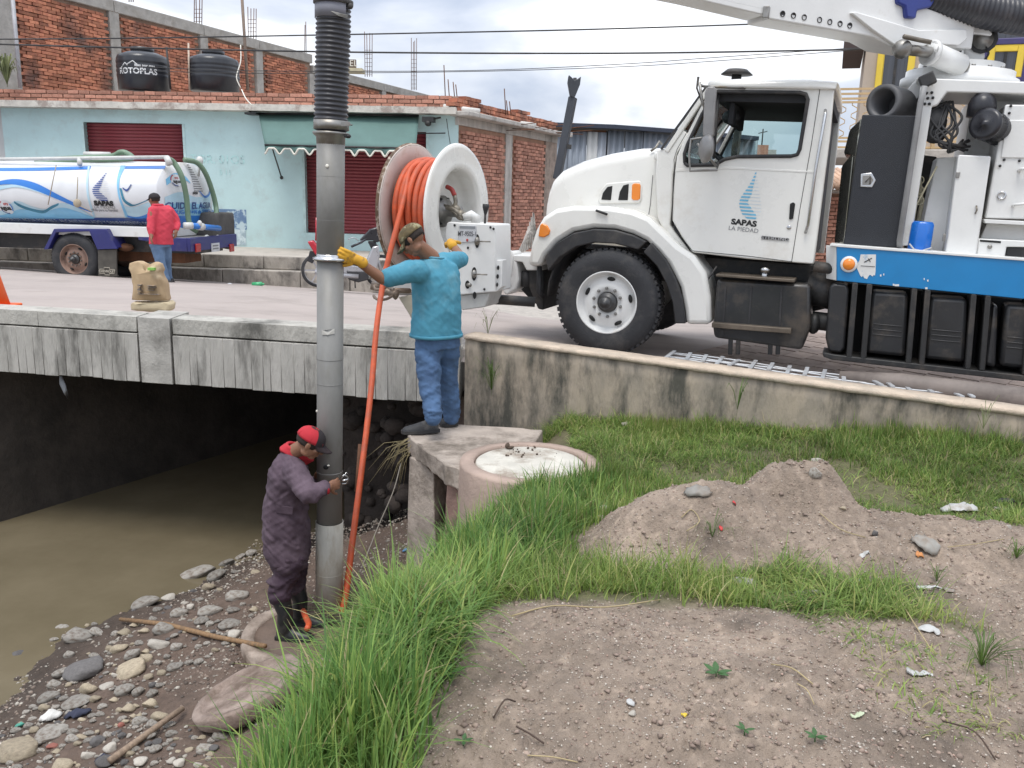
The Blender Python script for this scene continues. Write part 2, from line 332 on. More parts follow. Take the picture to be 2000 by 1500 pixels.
def terr_keep(X, Y): return Y < np.where(X < -.55, 26, wall_y(X)+.12)
grid_obj('bank_ground', np.concatenate([np.arange(-4.4, -1.2, .025), np.arange(-1.2, 2.6, .014), np.arange(2.6, 7.5, .03)]), np.concatenate([np.arange(1.0, 1.8, .03), np.arange(1.8, 4.6, .014), np.arange(4.6, 7.7, .025)]), gz, SOIL, terr_keep, soil_col)
def culv_keep(X, Y): return X < 3.5
grid_obj('culvert_mud', np.arange(-7, 4.2, .1), np.arange(7.6, 24, .1), lambda x, y: np.interp(x-(y-7.6)*.42, [-7, -3.0, -2.2, -1.6, -.9, 0], [-2.7, -2.1, -1.95, -1.75, -1.45, -1.2])+.05*fbm(x*3, y*3, 3, 4), SOIL, None, lambda x, y, z: np.concatenate([np.tile([.05, .036, .028], (len(x), 1))*(1+.5*fbm(x*5, y*5, 3, 3)[:, None]), np.ones((len(x), 1))], 1))  # mud under the deck coloured darker to carry the culvert's shade
# near ground behind/right of the camera, and far ground sheet
FARG = mat('far_ground', (.20, .17, .12), .95, var=.4, scale=.4, bump=.3, bscale=8)
b = MB(); b.add([(-600, 22, -.35), (600, 22, -.35), (600, 1800, -.35), (-600, 1800, -.35)], [(0, 1, 2, 3)]); b.build('far_ground', FARG, kind='structure')
b = MB(); b.add([(7, -20, -.05), (60, -20, -.05), (60, 5, -.12), (7, 4.3, -.12)], [(0, 1, 2, 3)]); b.add([(-1.1, -20, 0), (7.3, -20, 0), (7.3, 1.1, -.03), (-1.1, 1.1, -.03)], [(0, 1, 2, 3)])
b.build('yard_ground', mat('yard_dirt', (.33, .245, .195), .95, var=.3, scale=8, bump=.6, bscale=40), kind='structure')
# river
WATER = mat('muddy_river_water', (.17, .14, .09), .10, var=.12, scale=1.2, col2=(.14, .115, .072), bump=.12, bscale=5, spec=.4)
b = MB(); b.add([(-14, -8, -2.0), (-2.0, -8, -2.0), (-2, 7, -2.0), (4, 25, -2.0), (-6, 25, -2.0), (-9, 9, -2.0)], [(0, 1, 2, 3, 4, 5)]); b.build('river_water', WATER, kind='structure')
b = MB(); b.add([(-16, -9, -2.6), (0, -9, -2.6), (6, 30, -2.6), (-12, 30, -2.6)], [(0, 1, 2, 3)]); b.build('river_bed', mat('river_bed_mud', (.1, .07, .05), .9), kind='structure')
b = MB(); b.add([(-1.0, -8, -1.5), (-.95, 1.2, -1.5), (-1.1, 1.2, 0.0), (-1.1, -8, 0)], [(0, 1, 2, 3)]); b.add([(-4.4, -8, -2.3), (-4.4, 1.1, -2.3), (-.9, 1.1, -1.4), (-.9, -8, -1.4)], [(0, 1, 2, 3)]); b.build('bank_slope', mat('bank_slope_soil', (.2, .15, .11), .95, bump=.5), kind='structure')
# ---------------------------------------------------------------- road
ROADM = mat('road_concrete', (.40, .345, .315), .88, var=.12, scale=1.3, bump=.35, bscale=45, dirt=(.27, .235, .21), dscale=1.6, dpos=(.5, .75), stretch=(.6, 1.6, 1))
def road_keep(X, Y): return (Y > np.where(X < -.6, bridge_y(X)+.12, wall_y(X)+.10)) & (Y < 17.2-(X+5.5)*.05*0+.0*X+np.where(X > -1, 12, 0))
grid_obj('road', np.arange(-16, 14, .2), np.arange(3.2, 30, .2), road_z, ROADM, road_keep)
# paving strips under the truck (joints run away from the camera)
pv = bpy.data.objects.new('paving', None); COL.objects.link(pv); pv['kind'] = 'structure'; RM[pv.name] = Matrix.Identity(4)
PAV = mat('paving_block', (.42, .33, .28), .9, var=.3, scale=5, bump=.3, rnd=.12)
pav_src = None
FT = Frame(PY(1176, 690, 8.4), 68, 2.2)     # truck frame: origin under the front wheel, on its outer face
for i in range(34):
    for j in range(7):
        x0 = -.95-i*.235; w_ = .218
        l0 = -3.0+j*.42
        if j == 6 and i < 30: pass
        me = pav_src
        if me is None: me = MB().box((-w_/2, -.2, -.05), (w_/2, .2, .012)).mesh('paving_block', PAV); pav_src = me
        sh = .32*(l0+.8)
        o = inst(me, 'paving_block', FT.M @ Matrix.Translation((x0+sh, l0, 0)) @ Matrix.Rotation(-.31, 4, 'Z') @ Matrix.Rotation(random.uniform(-.006, .006), 4, 'X'), pv)
# ---------------------------------------------------------------- bridge
br = thing('bridge', 'low concrete road bridge with board-marked edge beam over the dark culvert', 'bridge', (-4, 8, 0))
def beam_face(xa, xb, z0, z1, depth, name, mt, seed, boards=True, yoff=0):
    rs = random.Random(seed); m = MB(); x = xa
    while x < xb:
        w_ = rs.uniform(.07, .17) if boards else .5; x1 = min(x+w_, xb); d = rs.uniform(-.0022, .0022)
        zz0 = z0(x)+rs.uniform(-.004, .004)+.02*mnoise.noise(Vector((x*2, 0, 0))); y0 = bridge_y(x)+d-yoff; y1 = bridge_y(x1-.003)+d-yoff
        zt = z1(x) if not callable(z1) else z1(x)
        p = [(x, y0, zz0), (x1-.0015, y1, zz0), (x1-.0015, y1+depth, zz0), (x, y0+depth, zz0), (x, y0, zt), (x1-.0015, y1, zt), (x1-.0015, y1+depth, zt), (x, y0+depth, zt)]
        m.hexa([Vector(q) for q in p]); x = x1
    return m.build(name, mt, br, bevel=.004, seg=1)
BEAMC = mat('beam_concrete', (.47, .45, .41), .92, bump=.9, bscale=28, scale=7, col2=(.37, .355, .32), dirt=(.085, .08, .07), dscale=4.0, dpos=(.49, .68), stretch=(1, 1, .22))
CURBC = mat('curb_concrete', (.50, .48, .43), .92, bump=.8, bscale=30, scale=5, dirt=(.13, .125, .11), dscale=2.0, dpos=(.48, .68), stretch=(1, 1, .6))
ztop = lambda x: .40+.0*x
xl, xr = -12.5, -.47
beam_face(xl, -3.62, lambda x: -.235, lambda x: .235, .5, 'beam_panel', BEAMC, 1)
beam_face(-3.60, -3.27, lambda x: -.24, lambda x: .40, .5, 'joint_pillar', mat('smooth_patch_concrete', (.46, .44, .40), .9, bump=.4, scale=5, dirt=(.2, .19, .17), dscale=3), 3, False, yoff=.003)
beam_face(-3.25, xr, lambda x: -.235, lambda x: .235, .5, 'beam_panel', BEAMC, 2)
for a, c in ((xl, -3.62), (-3.25, xr)):
    x = a; rs = random.Random(5)
    while x < c:
        x1 = min(x+rs.uniform(1.0, 1.9), c); m = MB(); o_ = rs.uniform(-.001, .001); y0 = bridge_y(x)+.015+o_; y1 = bridge_y(x1-.008)+.015+o_
        m.hexa([Vector(q) for q in ((x, y0, .25), (x1-.003, y1, .25), (x1-.008, y1+.3, .25), (x, y0+.3, .25), (x, y0, .40), (x1-.003, y1, .40), (x1-.008, y1+.3, .40), (x, y0+.3, .40))])
        m.build('curb_block', CURBC, br, bevel=.006); x = x1
m = MB(); m.hexa([Vector(q) for q in ((xl, bridge_y(xl)+.4, -.2), (xr, bridge_y(xr)+.4, -.2), (3.5, 17.6, -.45), (-9, 17.6, -.45), (xl, bridge_y(xl)+.4, .2), (xr, bridge_y(xr)+.4, .2), (3.5, 17.6, -.38), (-9, 17.6, -.38))]); m.build('deck_slab', CONC2, br)
CULV = mat('shade_dark_culvert_wall', (.075, .062, .052), .9, var=.5, bump=.6, bscale=12, scale=2, dirt=(.03, .026, .022), dscale=1.5)  # wall albedo lowered: the tunnel's shade is put into the colour
# left culvert wall and back closure, right abutment
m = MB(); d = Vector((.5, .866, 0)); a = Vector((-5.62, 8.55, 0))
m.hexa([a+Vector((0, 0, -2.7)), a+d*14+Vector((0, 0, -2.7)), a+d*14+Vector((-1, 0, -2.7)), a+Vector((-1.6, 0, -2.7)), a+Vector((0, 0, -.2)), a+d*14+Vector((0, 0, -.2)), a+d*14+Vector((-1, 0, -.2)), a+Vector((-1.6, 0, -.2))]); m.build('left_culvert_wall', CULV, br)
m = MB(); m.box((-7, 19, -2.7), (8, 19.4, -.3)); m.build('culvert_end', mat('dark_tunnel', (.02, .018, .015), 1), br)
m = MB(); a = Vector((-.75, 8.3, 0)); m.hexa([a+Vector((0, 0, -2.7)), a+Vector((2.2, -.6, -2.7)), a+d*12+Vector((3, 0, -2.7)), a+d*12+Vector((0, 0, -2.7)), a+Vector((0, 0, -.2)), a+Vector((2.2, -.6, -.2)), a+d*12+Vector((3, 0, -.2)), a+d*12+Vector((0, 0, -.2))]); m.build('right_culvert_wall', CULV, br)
# rough rubble abutment seen right of the pipe
AB = thing('bridge_abutment', 'dark stained rubble abutment under the bridge end, behind the steel pipe', 'abutment', (-1.5, 7.9, -1))
m = MB(); rs = random.Random(11)
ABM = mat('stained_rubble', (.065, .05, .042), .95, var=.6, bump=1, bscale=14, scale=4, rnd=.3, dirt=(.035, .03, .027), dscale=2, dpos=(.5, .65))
def lump(m, c, rx, ry, rz, rs, k=1):
    n = 10; ring = []
    vs = []; M_ = Euler((rs.uniform(-.3, .3), rs.uniform(-.3, .3), rs.uniform(0, 6))).to_matrix()
    st = len(m.v); m.ell(c, rx, ry, rz, M_, 9, 6)
    for i in range(st, len(m.v)):
        p = Vector(m.v[i]); q = p-Vector(c); f = 1+.22*mnoise.noise(q*(2.2/max(rx, ry))+Vector(c)*7); m.v[i] = tuple(Vector(c)+q*f)
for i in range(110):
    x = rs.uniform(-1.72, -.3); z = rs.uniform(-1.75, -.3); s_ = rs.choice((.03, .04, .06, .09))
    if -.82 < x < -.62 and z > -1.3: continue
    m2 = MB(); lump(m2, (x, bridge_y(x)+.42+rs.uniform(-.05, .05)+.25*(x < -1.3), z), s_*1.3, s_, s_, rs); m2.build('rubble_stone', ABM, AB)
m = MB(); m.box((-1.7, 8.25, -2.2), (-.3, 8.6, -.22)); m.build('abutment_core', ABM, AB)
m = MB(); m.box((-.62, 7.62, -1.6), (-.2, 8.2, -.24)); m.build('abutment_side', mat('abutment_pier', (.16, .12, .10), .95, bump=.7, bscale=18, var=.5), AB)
# bag remnant under the bridge, rope
m = MB(); p = PY(118, 735, 8.33); q = PY(128, 770, 8.3); m.loft([[p+Vector((-.012, 0, 0)), p+Vector((.012, 0, 0)), p+Vector((.012, .012, 0)), p+Vector((-.012, .012, 0))], [(p+q)/2+Vector((-.035, 0, .01)), (p+q)/2+Vector((.025, 0, 0)), (p+q)/2+Vector((.02, .02, 0)), (p+q)/2+Vector((-.03, .02, 0))], [q+Vector((-.02, 0, .02)), q+Vector((.015, 0, -.05)), q+Vector((.02, .01, 0)), q+Vector((0, .01, 0))]])
tag(m.build('plastic_rag', mat('translucent_plastic', (.5, .52, .55), .4, trans=.4)), 'pale torn plastic rag snagged on the underside of the bridge beam', 'rag')
# ---------------------------------------------------------------- parapet wall along the truck
WD = Vector((.927, -.375, 0)); WN = Vector((-.375, -.927, 0)); W0 = Vector((-.42, 7.3, 0))
def wz(s): return .425-.040*s
wl = thing('parapet_wall', 'low stained concrete parapet wall running in front of the white truck', 'wall', (-.42, 7.3, -.2))
WALLC = mat('parapet_plaster', (.42, .35, .27), .92, bump=.8, bscale=18, scale=5, col2=(.30, .26, .21), dirt=(.085, .08, .065), dscale=2.0, dpos=(.46, .60), stretch=(1.3, 1.3, .42))
n = 120; L = 8.2; rings = []
for i in range(n+1):
    s = i*L/n; p = W0+WD*s; row = []
    for k in range(9):
        z = -.75+(wz(s)-.012+.75)*k/8; w_ = .014*mnoise.noise(Vector((s*3, z*4, 1)))+.007*mnoise.noise(Vector((s*14, z*14, 4))); row.append(p+WN*(.0+w_)+Vector((0, 0, z)))
    for k in range(9):
        z = wz(s)-.012-(wz(s)-.012+.75)*k/8; row.append(p-WN*.2+Vector((0, 0, z)))
    rings.append(row)
m = MB(); m.loft(rings); m.build('wall_body', WALLC, wl)
CAPC = mat('cap_concrete', (.60, .49, .38), .9, bump=.6, bscale=35, scale=7, dirt=(.36, .32, .26), dscale=5, dpos=(.5, .75))
m = MB(); rings = []
for i in range(n+1):
    s = i*L/n; p = W0+WD*s; e1 = .006*mnoise.noise(Vector((s*6, 0, 9))); e2 = .008*mnoise.noise(Vector((s*9, 3, 9)))
    rings.append([p+WN*(.022+e1)+Vector((0, 0, wz(s)-.035+e2)), p+WN*(.02+e1)+Vector((0, 0, wz(s)-.006)), p+WN*(.0)+Vector((0, 0, wz(s)+.003)), p-WN*.2+Vector((0, 0, wz(s)+e2*.5)), p-WN*.215+Vector((0, 0, wz(s)-.03))])
m.loft(rings); m.build('wall_cap', CAPC, wl)
for (u, v, w_, h_) in ((925, 690, .17, .15), (925, 735, .17, .17), (948, 772, .16, .13)):   # exposed blocks at the wall end
    p = PY(u, v, 7.29); mm_ = Matrix(((WD.x, WN.x, 0, p.x), (WD.y, WN.y, 0, p.y), (0, 0, 1, p.z), (0, 0, 0, 1)))
    m = MB(); m.box((-w_/2, -.005, -h_/2), (w_/2, .008, h_/2), M=mm_); m.build('concrete_block', CONC, wl, bevel=.01)
# ---------------------------------------------------------------- drain grating behind the parapet
GR = thing('drain_grating', 'bent pale galvanised drain grating lying between parapet and truck wheels', 'grating', PZ(1450, 715, .05))
GAL = mat('galvanised_bars', (.62, .64, .66), .5, metal=.3, var=.3, dirt=(.3, .27, .24), dscale=8)
for k in range(5):
    pts = [FT.M @ Vector((-.72-.24*i, .02+.075*k+.01*math.sin(i*1.3+k), .10+.012*math.sin(i*.9+k*2)+(.03 if i > 8 else 0)*math.sin(k+i))) for i in range(12)]
    MB().tube(pts, .009, 6).build('bar', GAL, GR)
for i in range(17):
    x = -.72-.155*i; l1 = .40+random.uniform(0, .05); tw = random.uniform(-.05, .05)+(.12 if i > 10 else 0)
    MB().bar(FT.M @ Vector((x, -.03, .108+random.uniform(0, .02))), FT.M @ Vector((x-tw, l1, .108+random.uniform(0, .03))), .035, .012).build('bar', GAL, GR)
# ================================================================ shop building
FS = Frame((-1.28, 18.6, .3), 84.5)
shop = thing('shop_building', 'single-storey pale turquoise corner shop with closed maroon shutters and raw brick side wall', 'building', FS.M.translation)
TURQ = mat('turquoise_plaster', (.54, .72, .72), .85, var=.08, scale=1.5, bump=.15, bscale=20, dirt=(.42, .50, .49), dscale=2.2, dpos=(.52, .85))
zb = FS.Q(450, 489).z; zt = FS.Q(450, 214).z; xe = FS.Q(15, 350).x
def FW(x, y, z): return FS.M @ Vector((x, y, z))
def rect(F, u0_, v0_, u1_, v1_, ly=0):
    a = F.Q(u0_, (v0_+v1_)/2, ly); c = F.Q(u1_, (v0_+v1_)/2, ly); t = F.Q((u0_+u1_)/2, v0_, ly).z; bt = F.Q((u0_+u1_)/2, v1_, ly).z
    return a.x, c.x, bt, t
s1 = rect(FS, 171, 240, 361, 440); s2 = rect(FS, 596, 255, 832, 458)
s1 = (s1[0], s1[1], zb+.25, s1[3])
hol = [[FW(a, 0, z) for a, z in ((s[0], s[2]), (s[1], s[2]), (s[1], s[3]), (s[0], s[3]))] for s in (s1, s2)]
nrm = (FS.M.to_3x3() @ Vector((0, -1, 0)))
plate([FW(0, 0, zb-.3), FW(xe, 0, zb-.3), FW(xe, 0, zt), FW(0, 0, zt)], hol, nrm*.2, 'front_wall', TURQ, shop)
SHUT = mat('maroon_shutter_paint', (.27, .045, .055), .45, var=.2, scale=5, stretch=(.3, .3, 2), dirt=(.33, .12, .11), dscale=3)
for s in (s1, s2):
    sh = MB(); sh.box((s[1], -.16, s[2]), (s[0], -.13, s[3])); sho = sh.build('shutter', mat('shutter_shadow_gap', (.12, .02, .025), .6), None); sho.matrix_world = FS.M; sho.parent = shop; sho.matrix_parent_inverse = RM[shop.name].inverted()
    hs = .072; k = 0; z = s[2]; wd_ = s[0]-s[1]
    sl_ = MB(); N = 5; ring = [[(x, -.13+.022*math.sin(math.pi*(q/N)), -hs*.02+hs*.96*q/N) for q in range(N+1)]+[(x, -.14, hs*.94), (x, -.14, 0)] for x in (-wd_/2, wd_/2)]
    sl_.loft([[Vector(p) for p in r_] for r_ in ring]); sm = sl_.mesh('slat', SHUT)
    while z+hs < s[3]+.02: inst(sm, 'slat', Matrix.Translation(((s[0]+s[1])/2, random.uniform(-.002, .002), z)), sho); z += hs
# frame reveals
for s in (s1, s2):
    for e_ in (s[1]-.03, s[0]+.03):
        m = MB(); m.box((e_-.03, -.2, s[2]), (e_+.03, .01, s[3])); o = m.build('door_frame', mat('pale_frame_plaster', (.58, .76, .75), .8), None); o.matrix_world = FS.M; o.parent = shop; o.matrix_parent_inverse = RM[shop.name].inverted()
def shp(m, name, mt, bevel=0, **k):
    o = m.build(name, mt, None, bevel=bevel, **k); o.matrix_world = FS.M; o.parent = shop; o.matrix_parent_inverse = RM[shop.name].inverted(); return o
m = MB(); m.box((-.0, .0, zb-.32), (xe, .04, zb+.0)); shp(m, 'plinth', mat('plinth_plaster', (.62, .72, .70), .85, var=.2, scale=3, dirt=(.4, .42, .42), dscale=3))
# blue painted patch and faded lettering
pa = rect(FS, 366, 408, 481, 448, .012); m = MB(); pts = []
for i in range(28): pts.append((pa[1]+(pa[0]-pa[1])*i/27, pa[2]+random.uniform(-.05, .05)))
P_ = [Vector((x, .006, z)) for x, z in pts]+[Vector((pa[0], .006, pa[3])), Vector((pa[1], .006, pa[3]))]
m.prism(P_, [p-Vector((0, .004, 0)) for p in P_]); shp(m, 'painted_patch', mat('faded_blue_patch', (.16, .26, .42), .8, var=.2, dirt=(.5, .62, .66), dscale=4, dpos=(.5, .56)))
m = MB(); pb = rect(FS, 430, 448, 480, 478, .012); m.box((pb[1], .004, pb[2]), (pb[0], .008, pb[3])); shp(m, 'painted_patch', mat('worn_blue_patch', (.45, .58, .64), .8, dirt=(.6, .7, .72), dscale=6, dpos=(.45, .55)))
FAD = mat('faded_grey_lettering', (.36, .50, .52), .9, dirt=(.5, .76, .74), dscale=14, dpos=(.42, .5))
def shoptext(t, u, v, size, m_=FAD):
    c = FS.Q(u, v, .006); put_text(t, 'faded_lettering', size, lambda x, y, z: FW(c.x-x, .006, c.z+y), m_, shop)
shoptext('TOR. 01O5', 425, 312, .26); shoptext('5 11', 440, 337, .16)
# cornice, parapet
CORN = mat('flaking_white_cornice', (.66, .62, .55), .85, bump=.5, bscale=30, scale=8, var=.2, dirt=(.36, .30, .26), dscale=2.2, dpos=(.5, .6))
zc0 = FS.Q(450, 215, .35).z; zc1 = FS.Q(450, 202, .35).z
m = MB(); rr_ = []
for i in range(81):
    x = -.15*0+(xe+1.5)*i/80+.42*0; j = .01*mnoise.noise(Vector((x*3, 1, 1))); rr_.append([Vector((x, -.3, zc0)), Vector((x, .35+j, zc0+j)), Vector((x, .35+j*2, zc1+j)), Vector((x, -.3, zc1))])
m.loft(rr_, smooth=False); shp(m, 'cornice', CORN)
BK = {}
def brick_wall(F, parent, x0, x1, z0, z1, inside, ly, sgn, mt, nparts, L_=.245, H_=.08, gap=.014, th_=.05, rough=1.0, seed=1):
    rs = random.Random(seed); cells = []; nz_ = int((z1-z0)/H_); M_ = F.M
    for j in range(nz_):
        z = z0+(j+.5)*H_; off = (j % 2)*L_/2
        for i in range(int((x1-x0)/L_)+2):
            x = x0+off+(i-.5+.5)*L_
            if x-L_/2 < x0-.01 or x+L_/2 > x1+.01 or not inside(x, z): continue
            cells.append(((M_ @ Vector((x, ly, z))-CAMP).length, x, z))
    cells.sort(key=lambda c: c[0]); vs = []
    for k in range(5):
        b_ = MB(); jx = rs.uniform(0, .012); b_.box((-L_/2+gap/2+jx, -th_, -H_/2+gap/2), (L_/2-gap/2, th_, H_/2-gap/2-rs.uniform(0, .006))); vs.append(b_.mesh('brick', mt))
    T0 = (RM[parent.name] if parent.name in RM else Matrix.Identity(4)).inverted()
    rest = MB()
    for q, (dd, x, z) in enumerate(cells):
        Ml = Matrix.Translation((x+rs.uniform(-.006, .006)*rough, ly+sgn*rs.uniform(-.004, .014)*rough, z+rs.uniform(-.004, .004)*rough)) @ Euler((rs.uniform(-.02, .02)*rough, rs.uniform(-.025, .025)*rough, rs.uniform(-.04, .04)*rough)).to_matrix().to_4x4()
        if q < nparts: inst(rs.choice(vs), 'brick', T0 @ M_ @ Ml, parent)
        else: rest.box((-L_/2+gap/2+rs.uniform(0, .01), -th_, -H_/2+gap/2), (L_/2-gap/2, th_, H_/2-gap/2), M=M_ @ Ml)
    if rest.v: rest.build('far_bricks', mt, parent, kind='stuff')
xpar = FS.Q(848, 190).x
brick_wall(FS, shop, xpar-.5, xe+1.2, zc1+.0, zc1+.27, lambda x, z: True, -.05, 1, BRICK2, 150, L_=.25, H_=.088, th_=.09, seed=3)
m = MB(); m.box((xpar-.5, -.12, zc1), (xe+1.2, .01, zc1+.25)); shp(m, 'parapet_core', MORT)
m = MB(); m.box((0.0, -12, zt-.02), (xe, -.2, zt+.14)); 
shp(m, 'roof_slab', CONC2)
# side wall
FSd = Frame(FS.M @ Vector((0, 0, 0)), -24)
xs_ = FSd.Q(1084, 350).x
zst = FSd.Q(895, 228).z; M4 = FSd.M
def sd_(m, name, mt, bevel=0, **k):
    o = m.build(name, mt, None, bevel=bevel, **k); o.matrix_world = M4; o.parent = shop; o.matrix_parent_inverse = RM[shop.name].inverted(); return o
m = MB(); m.box((0, .02, -.5), (xs_, .2, zst)); sd_(m, 'side_wall', MORT2)
col = FSd.Q(992, 350).x; cl2 = FSd.Q(1062, 350).x; zbeam = FSd.Q(895, 244).z
brick_wall(FSd, shop, .05, xs_, -.3, zbeam-.02, lambda x, z: abs(x-col) > .32 and x < cl2-.1, .0, -1, BRICK2, 150, L_=.24, H_=.083, th_=.03, seed=4)
m = MB(); m.box((col-.19, -.02, -.4), (col+.19, .05, zbeam)); sd_(m, 'concrete_column', CONC, .01)
m = MB(); m.box((cl2, -.03, -.4), (xs_, .05, zbeam)); sd_(m, 'concrete_column', mat('rough_concrete_edge', (.36, .29, .24), .95, bump=1, bscale=14, var=.4, scale=5), .01)
m = MB(); m.box((-.05, -.04, zbeam), (xs_, .05, zst)); sd_(m, 'ring_beam', CONC, .01)
m = MB(); m.box((-.2, -.35, zst), (xs_, .1, zst+.10)); sd_(m, 'slab_edge', CONC, .02)
zp1 = FSd.Q(905, 196, .1).z
brick_wall(FSd, shop, -.3, xs_-.1, zst+.10, zp1+.08, lambda x, z: z < zp1+.05*math.sin(x*2.3), .05, -1, BRICK, 0, L_=.25, H_=.088, th_=.1, seed=6)
for k, (u, v, w_) in enumerate(((895, 208, .9), (1012, 237, .8), (1088, 257, .9))):
    c = FSd.Q(u, v, -.1)
    a_ = M4 @ Vector((c.x, .25, c.z)); b_ = M4 @ Vector((c.x+.55, -.32, c.z-.05)); MB().tube([a_, b_], .06, 12).build('drain_spout', mat('white_pvc', (.75, .73, .68), .4, dirt=(.5, .45, .4)), shop)
for (u, v0, v1) in ((870, 127, 195), (878, 155, 195), (888, 160, 192), (893, 165, 192), (988, 173, 225), (992, 196, 225), (998, 198, 226)):
    MB().tube([PY(u, v1, 20.5), PY(u-3, v0, 20.5)], .012, 5).build('rebar', RUST, shop)
for i in range(9):
    u, v = random.choice([(1085, 255), (1090, 262), (1000, 245), (1060, 250)]); u += random.uniform(-20, 15); v += random.uniform(-2, 10)
    p = PY(u, v, 19.5+(u-890)/80); MB().tube([p, p+Vector((random.uniform(.5, 1.0), -.3, random.uniform(-.05, .12)))], .009, 5).build('rebar', RUST, shop)
# side cable on turquoise corner
MB().tube([PY(872, 232, 18.4), PY(876, 260, 18.4), PY(884, 310, 18.4), PY(880, 380, 18.4)], .008, 5).build('wall_cable', BLACK, shop)
# awning
AWN = mat('green_awning_canvas', (.15, .26, .235), .7, var=.15, scale=2, trans=.25, stretch=(1, 1, .3))
AWT = mat('cream_awning_trim', (.78, .75, .66), .7, var=.1)
a0 = FS.Q(505, 222, .05); a1 = FS.Q(818, 226, .05); f0 = FS.Q(517, 283, 1.1); f1 = FS.Q(812, 290, 1.1)
m = MB(); N = 40; rows = []
for j in range(7):
    t = j/6; row = []
    for i in range(N+1):
        s = i/N; top_ = a0.lerp(a1, s); bt = f0.lerp(f1, s); p = top_.lerp(bt, t); sag = .05*math.sin(math.pi*t)*(1+.5*math.sin(s*9)); row.append(Vector((p.x, .05+1.05*t, p.z-sag+.04*math.sin(math.pi*t))))
    rows.append(row)
m.loft(rows, cap=False, closed=False)
o = shp(m, 'awning', AWN); so_ = o.modifiers.new('solid', 'SOLIDIFY'); so_.thickness = .006
m = MB(); tr = MB(); prev = None; NS = 10; K = 12; bot = []; topl = []
for i in range(NS*K+1):
    s = i/(NS*K); ph = 2*math.pi*(s*NS); dz = -.13-.055*math.cos(ph)*1.0-.02*math.cos(2*ph)
    bt = f0.lerp(f1, s); topl.append(Vector((bt.x, 1.1, bt.z+.01))); bot.append(Vector((bt.x, 1.1+.03*math.sin(ph*.5), bt.z+dz+.03)))
m.loft([topl, bot], cap=False, closed=False); o2 = shp(m, 'valance', AWN); so_ = o2.modifiers.new('solid', 'SOLIDIFY'); so_.thickness = .006
tr.tube([p+Vector((0, .01, 0)) for p in bot], .02, 6); shp(tr, 'valance_trim', AWT)
m = MB(); m.tube([f0, f1], .02, 8); m.tube([Vector((a0.x, .06, a0.z)), Vector((a1.x, .06, a1.z))], .025, 8); shp(m, 'awning_rod', DARKM)
for u, v in ((550, 347), (893, 330)):
    e_ = FS.Q(u, v, .08); st = f0 if u < 600 else f1; m = MB(); q0 = FS.Q(u-18, v-57, .6) if u < 600 else FS.Q(u+2, v-50, .6); m.tube([Vector((st.x, 1.05, st.z)), q0, e_], .016, 6); m.ell(e_, .04, .03, .04)
    if u < 600: shp(m, 'awning_arm', DARKM)
mid = FS.Q(560, 263, .55); mid2 = FS.Q(870, 260, .1); m = MB(); m.tube([FS.Q(530, 263, .5), mid2], .014, 6); shp(m, 'awning_bar', DARKM)
m = MB(); c = FS.Q(838, 234, .2); m.box((c.x-.12, .1, c.z-.05), (c.x+.12, .35, c.z+.05)); m.tube([c, c+Vector((-.25, 0, .05))], .02, 6); m.ell(c+Vector((0, .1, -.08)), .07, .07, .06); shp(m, 'bracket', DARKM)
m = MB(); c = FS.Q(490, 222, .2); m.box((c.x-.15, .02, c.z-.02), (c.x+.1, .3, c.z+.02)); m.tube([c, c+Vector((0, .1, .12))], .02); shp(m, 'lamp_bracket', DARKM)
# left neighbour
LN = thing('neighbour_house', 'off-white plastered house front at the far left edge', 'building', FW(xe+1, 0, 0))
m = MB(); m.hexa([FW(xe+.03, -.1, zb-.4), FW(xe+5, -.1, zb-.4), FW(xe+5, -3, zb-.4), FW(xe+.03, -3, zb-.4), FW(xe+.03, -.1, zc0), FW(xe+5, -.1, zc0), FW(xe+5, -3, zc0), FW(xe+.03, -3, zc0)]); m.build('wall', mat('offwhite_plaster', (.66, .66, .64), .85, var=.1, scale=2), LN)
m = MB(); m.hexa([FW(xe+.03, .3, zc0+.0), FW(xe+5, .3, zc0), FW(xe+5, -3, zc0), FW(xe+.03, -3, zc0), FW(xe+.03, .3, zc1), FW(xe+5, .3, zc1), FW(xe+5, -3, zc1), FW(xe+.03, -3, zc1)]); m.build('cornice', CORN, LN)
# ---------------------------------------------------------------- brick party wall above the roofs
FP = Frame((-12.3, 20.3, .3), -22)
pw = thing('brick_party_wall', 'tall raw orange brick party wall with concrete columns rising behind the shop roof', 'building', FP.M.translation)
ztp = FP.Q(225, 2).z
xc = [FP.Q(u, v).x for u, v in ((8, 60), (224, 90), (397, 100), (505, 130), (608, 150), (748, 165))]
xend = FP.Q(850, 180).x
def step(x): return ztp-(.0 if x < xc[4] else .35)
m = MB(); rr_ = [[FP.M @ Vector((x, y, z)) for x, y, z in ((x, .05, 2), (x, .05, step(x)-.05), (x, .25, step(x)-.05), (x, .25, 2))] for x in (-3, xc[4]-.01, xc[4]+.01, xend)]
m.loft(rr_, smooth=False); m.build('wall_core', MORT, pw)
zpb = zc1-.3
brick_wall(FP, pw, -2.5, xend, zpb, ztp-.3, lambda x, z: z < step(x)-.36 and min(abs(x-c) for c in xc) > .28, .03, -1, BRICK, 290, L_=.265, H_=.082, th_=.04, rough=1.6, seed=8)
GREYC = mat('grey_column_concrete', (.40, .38, .35), .9, bump=.5, bscale=25, scale=5, dirt=(.25, .23, .2), dscale=2)
for i, c in enumerate(xc):
    w_ = .16 if i else .3; m = MB(); m.box((c-w_, -.06, zpb), (c+w_, .1, step(c)-.28), M=FP.M); m.build('concrete_column', GREYC, pw, bevel=.01)
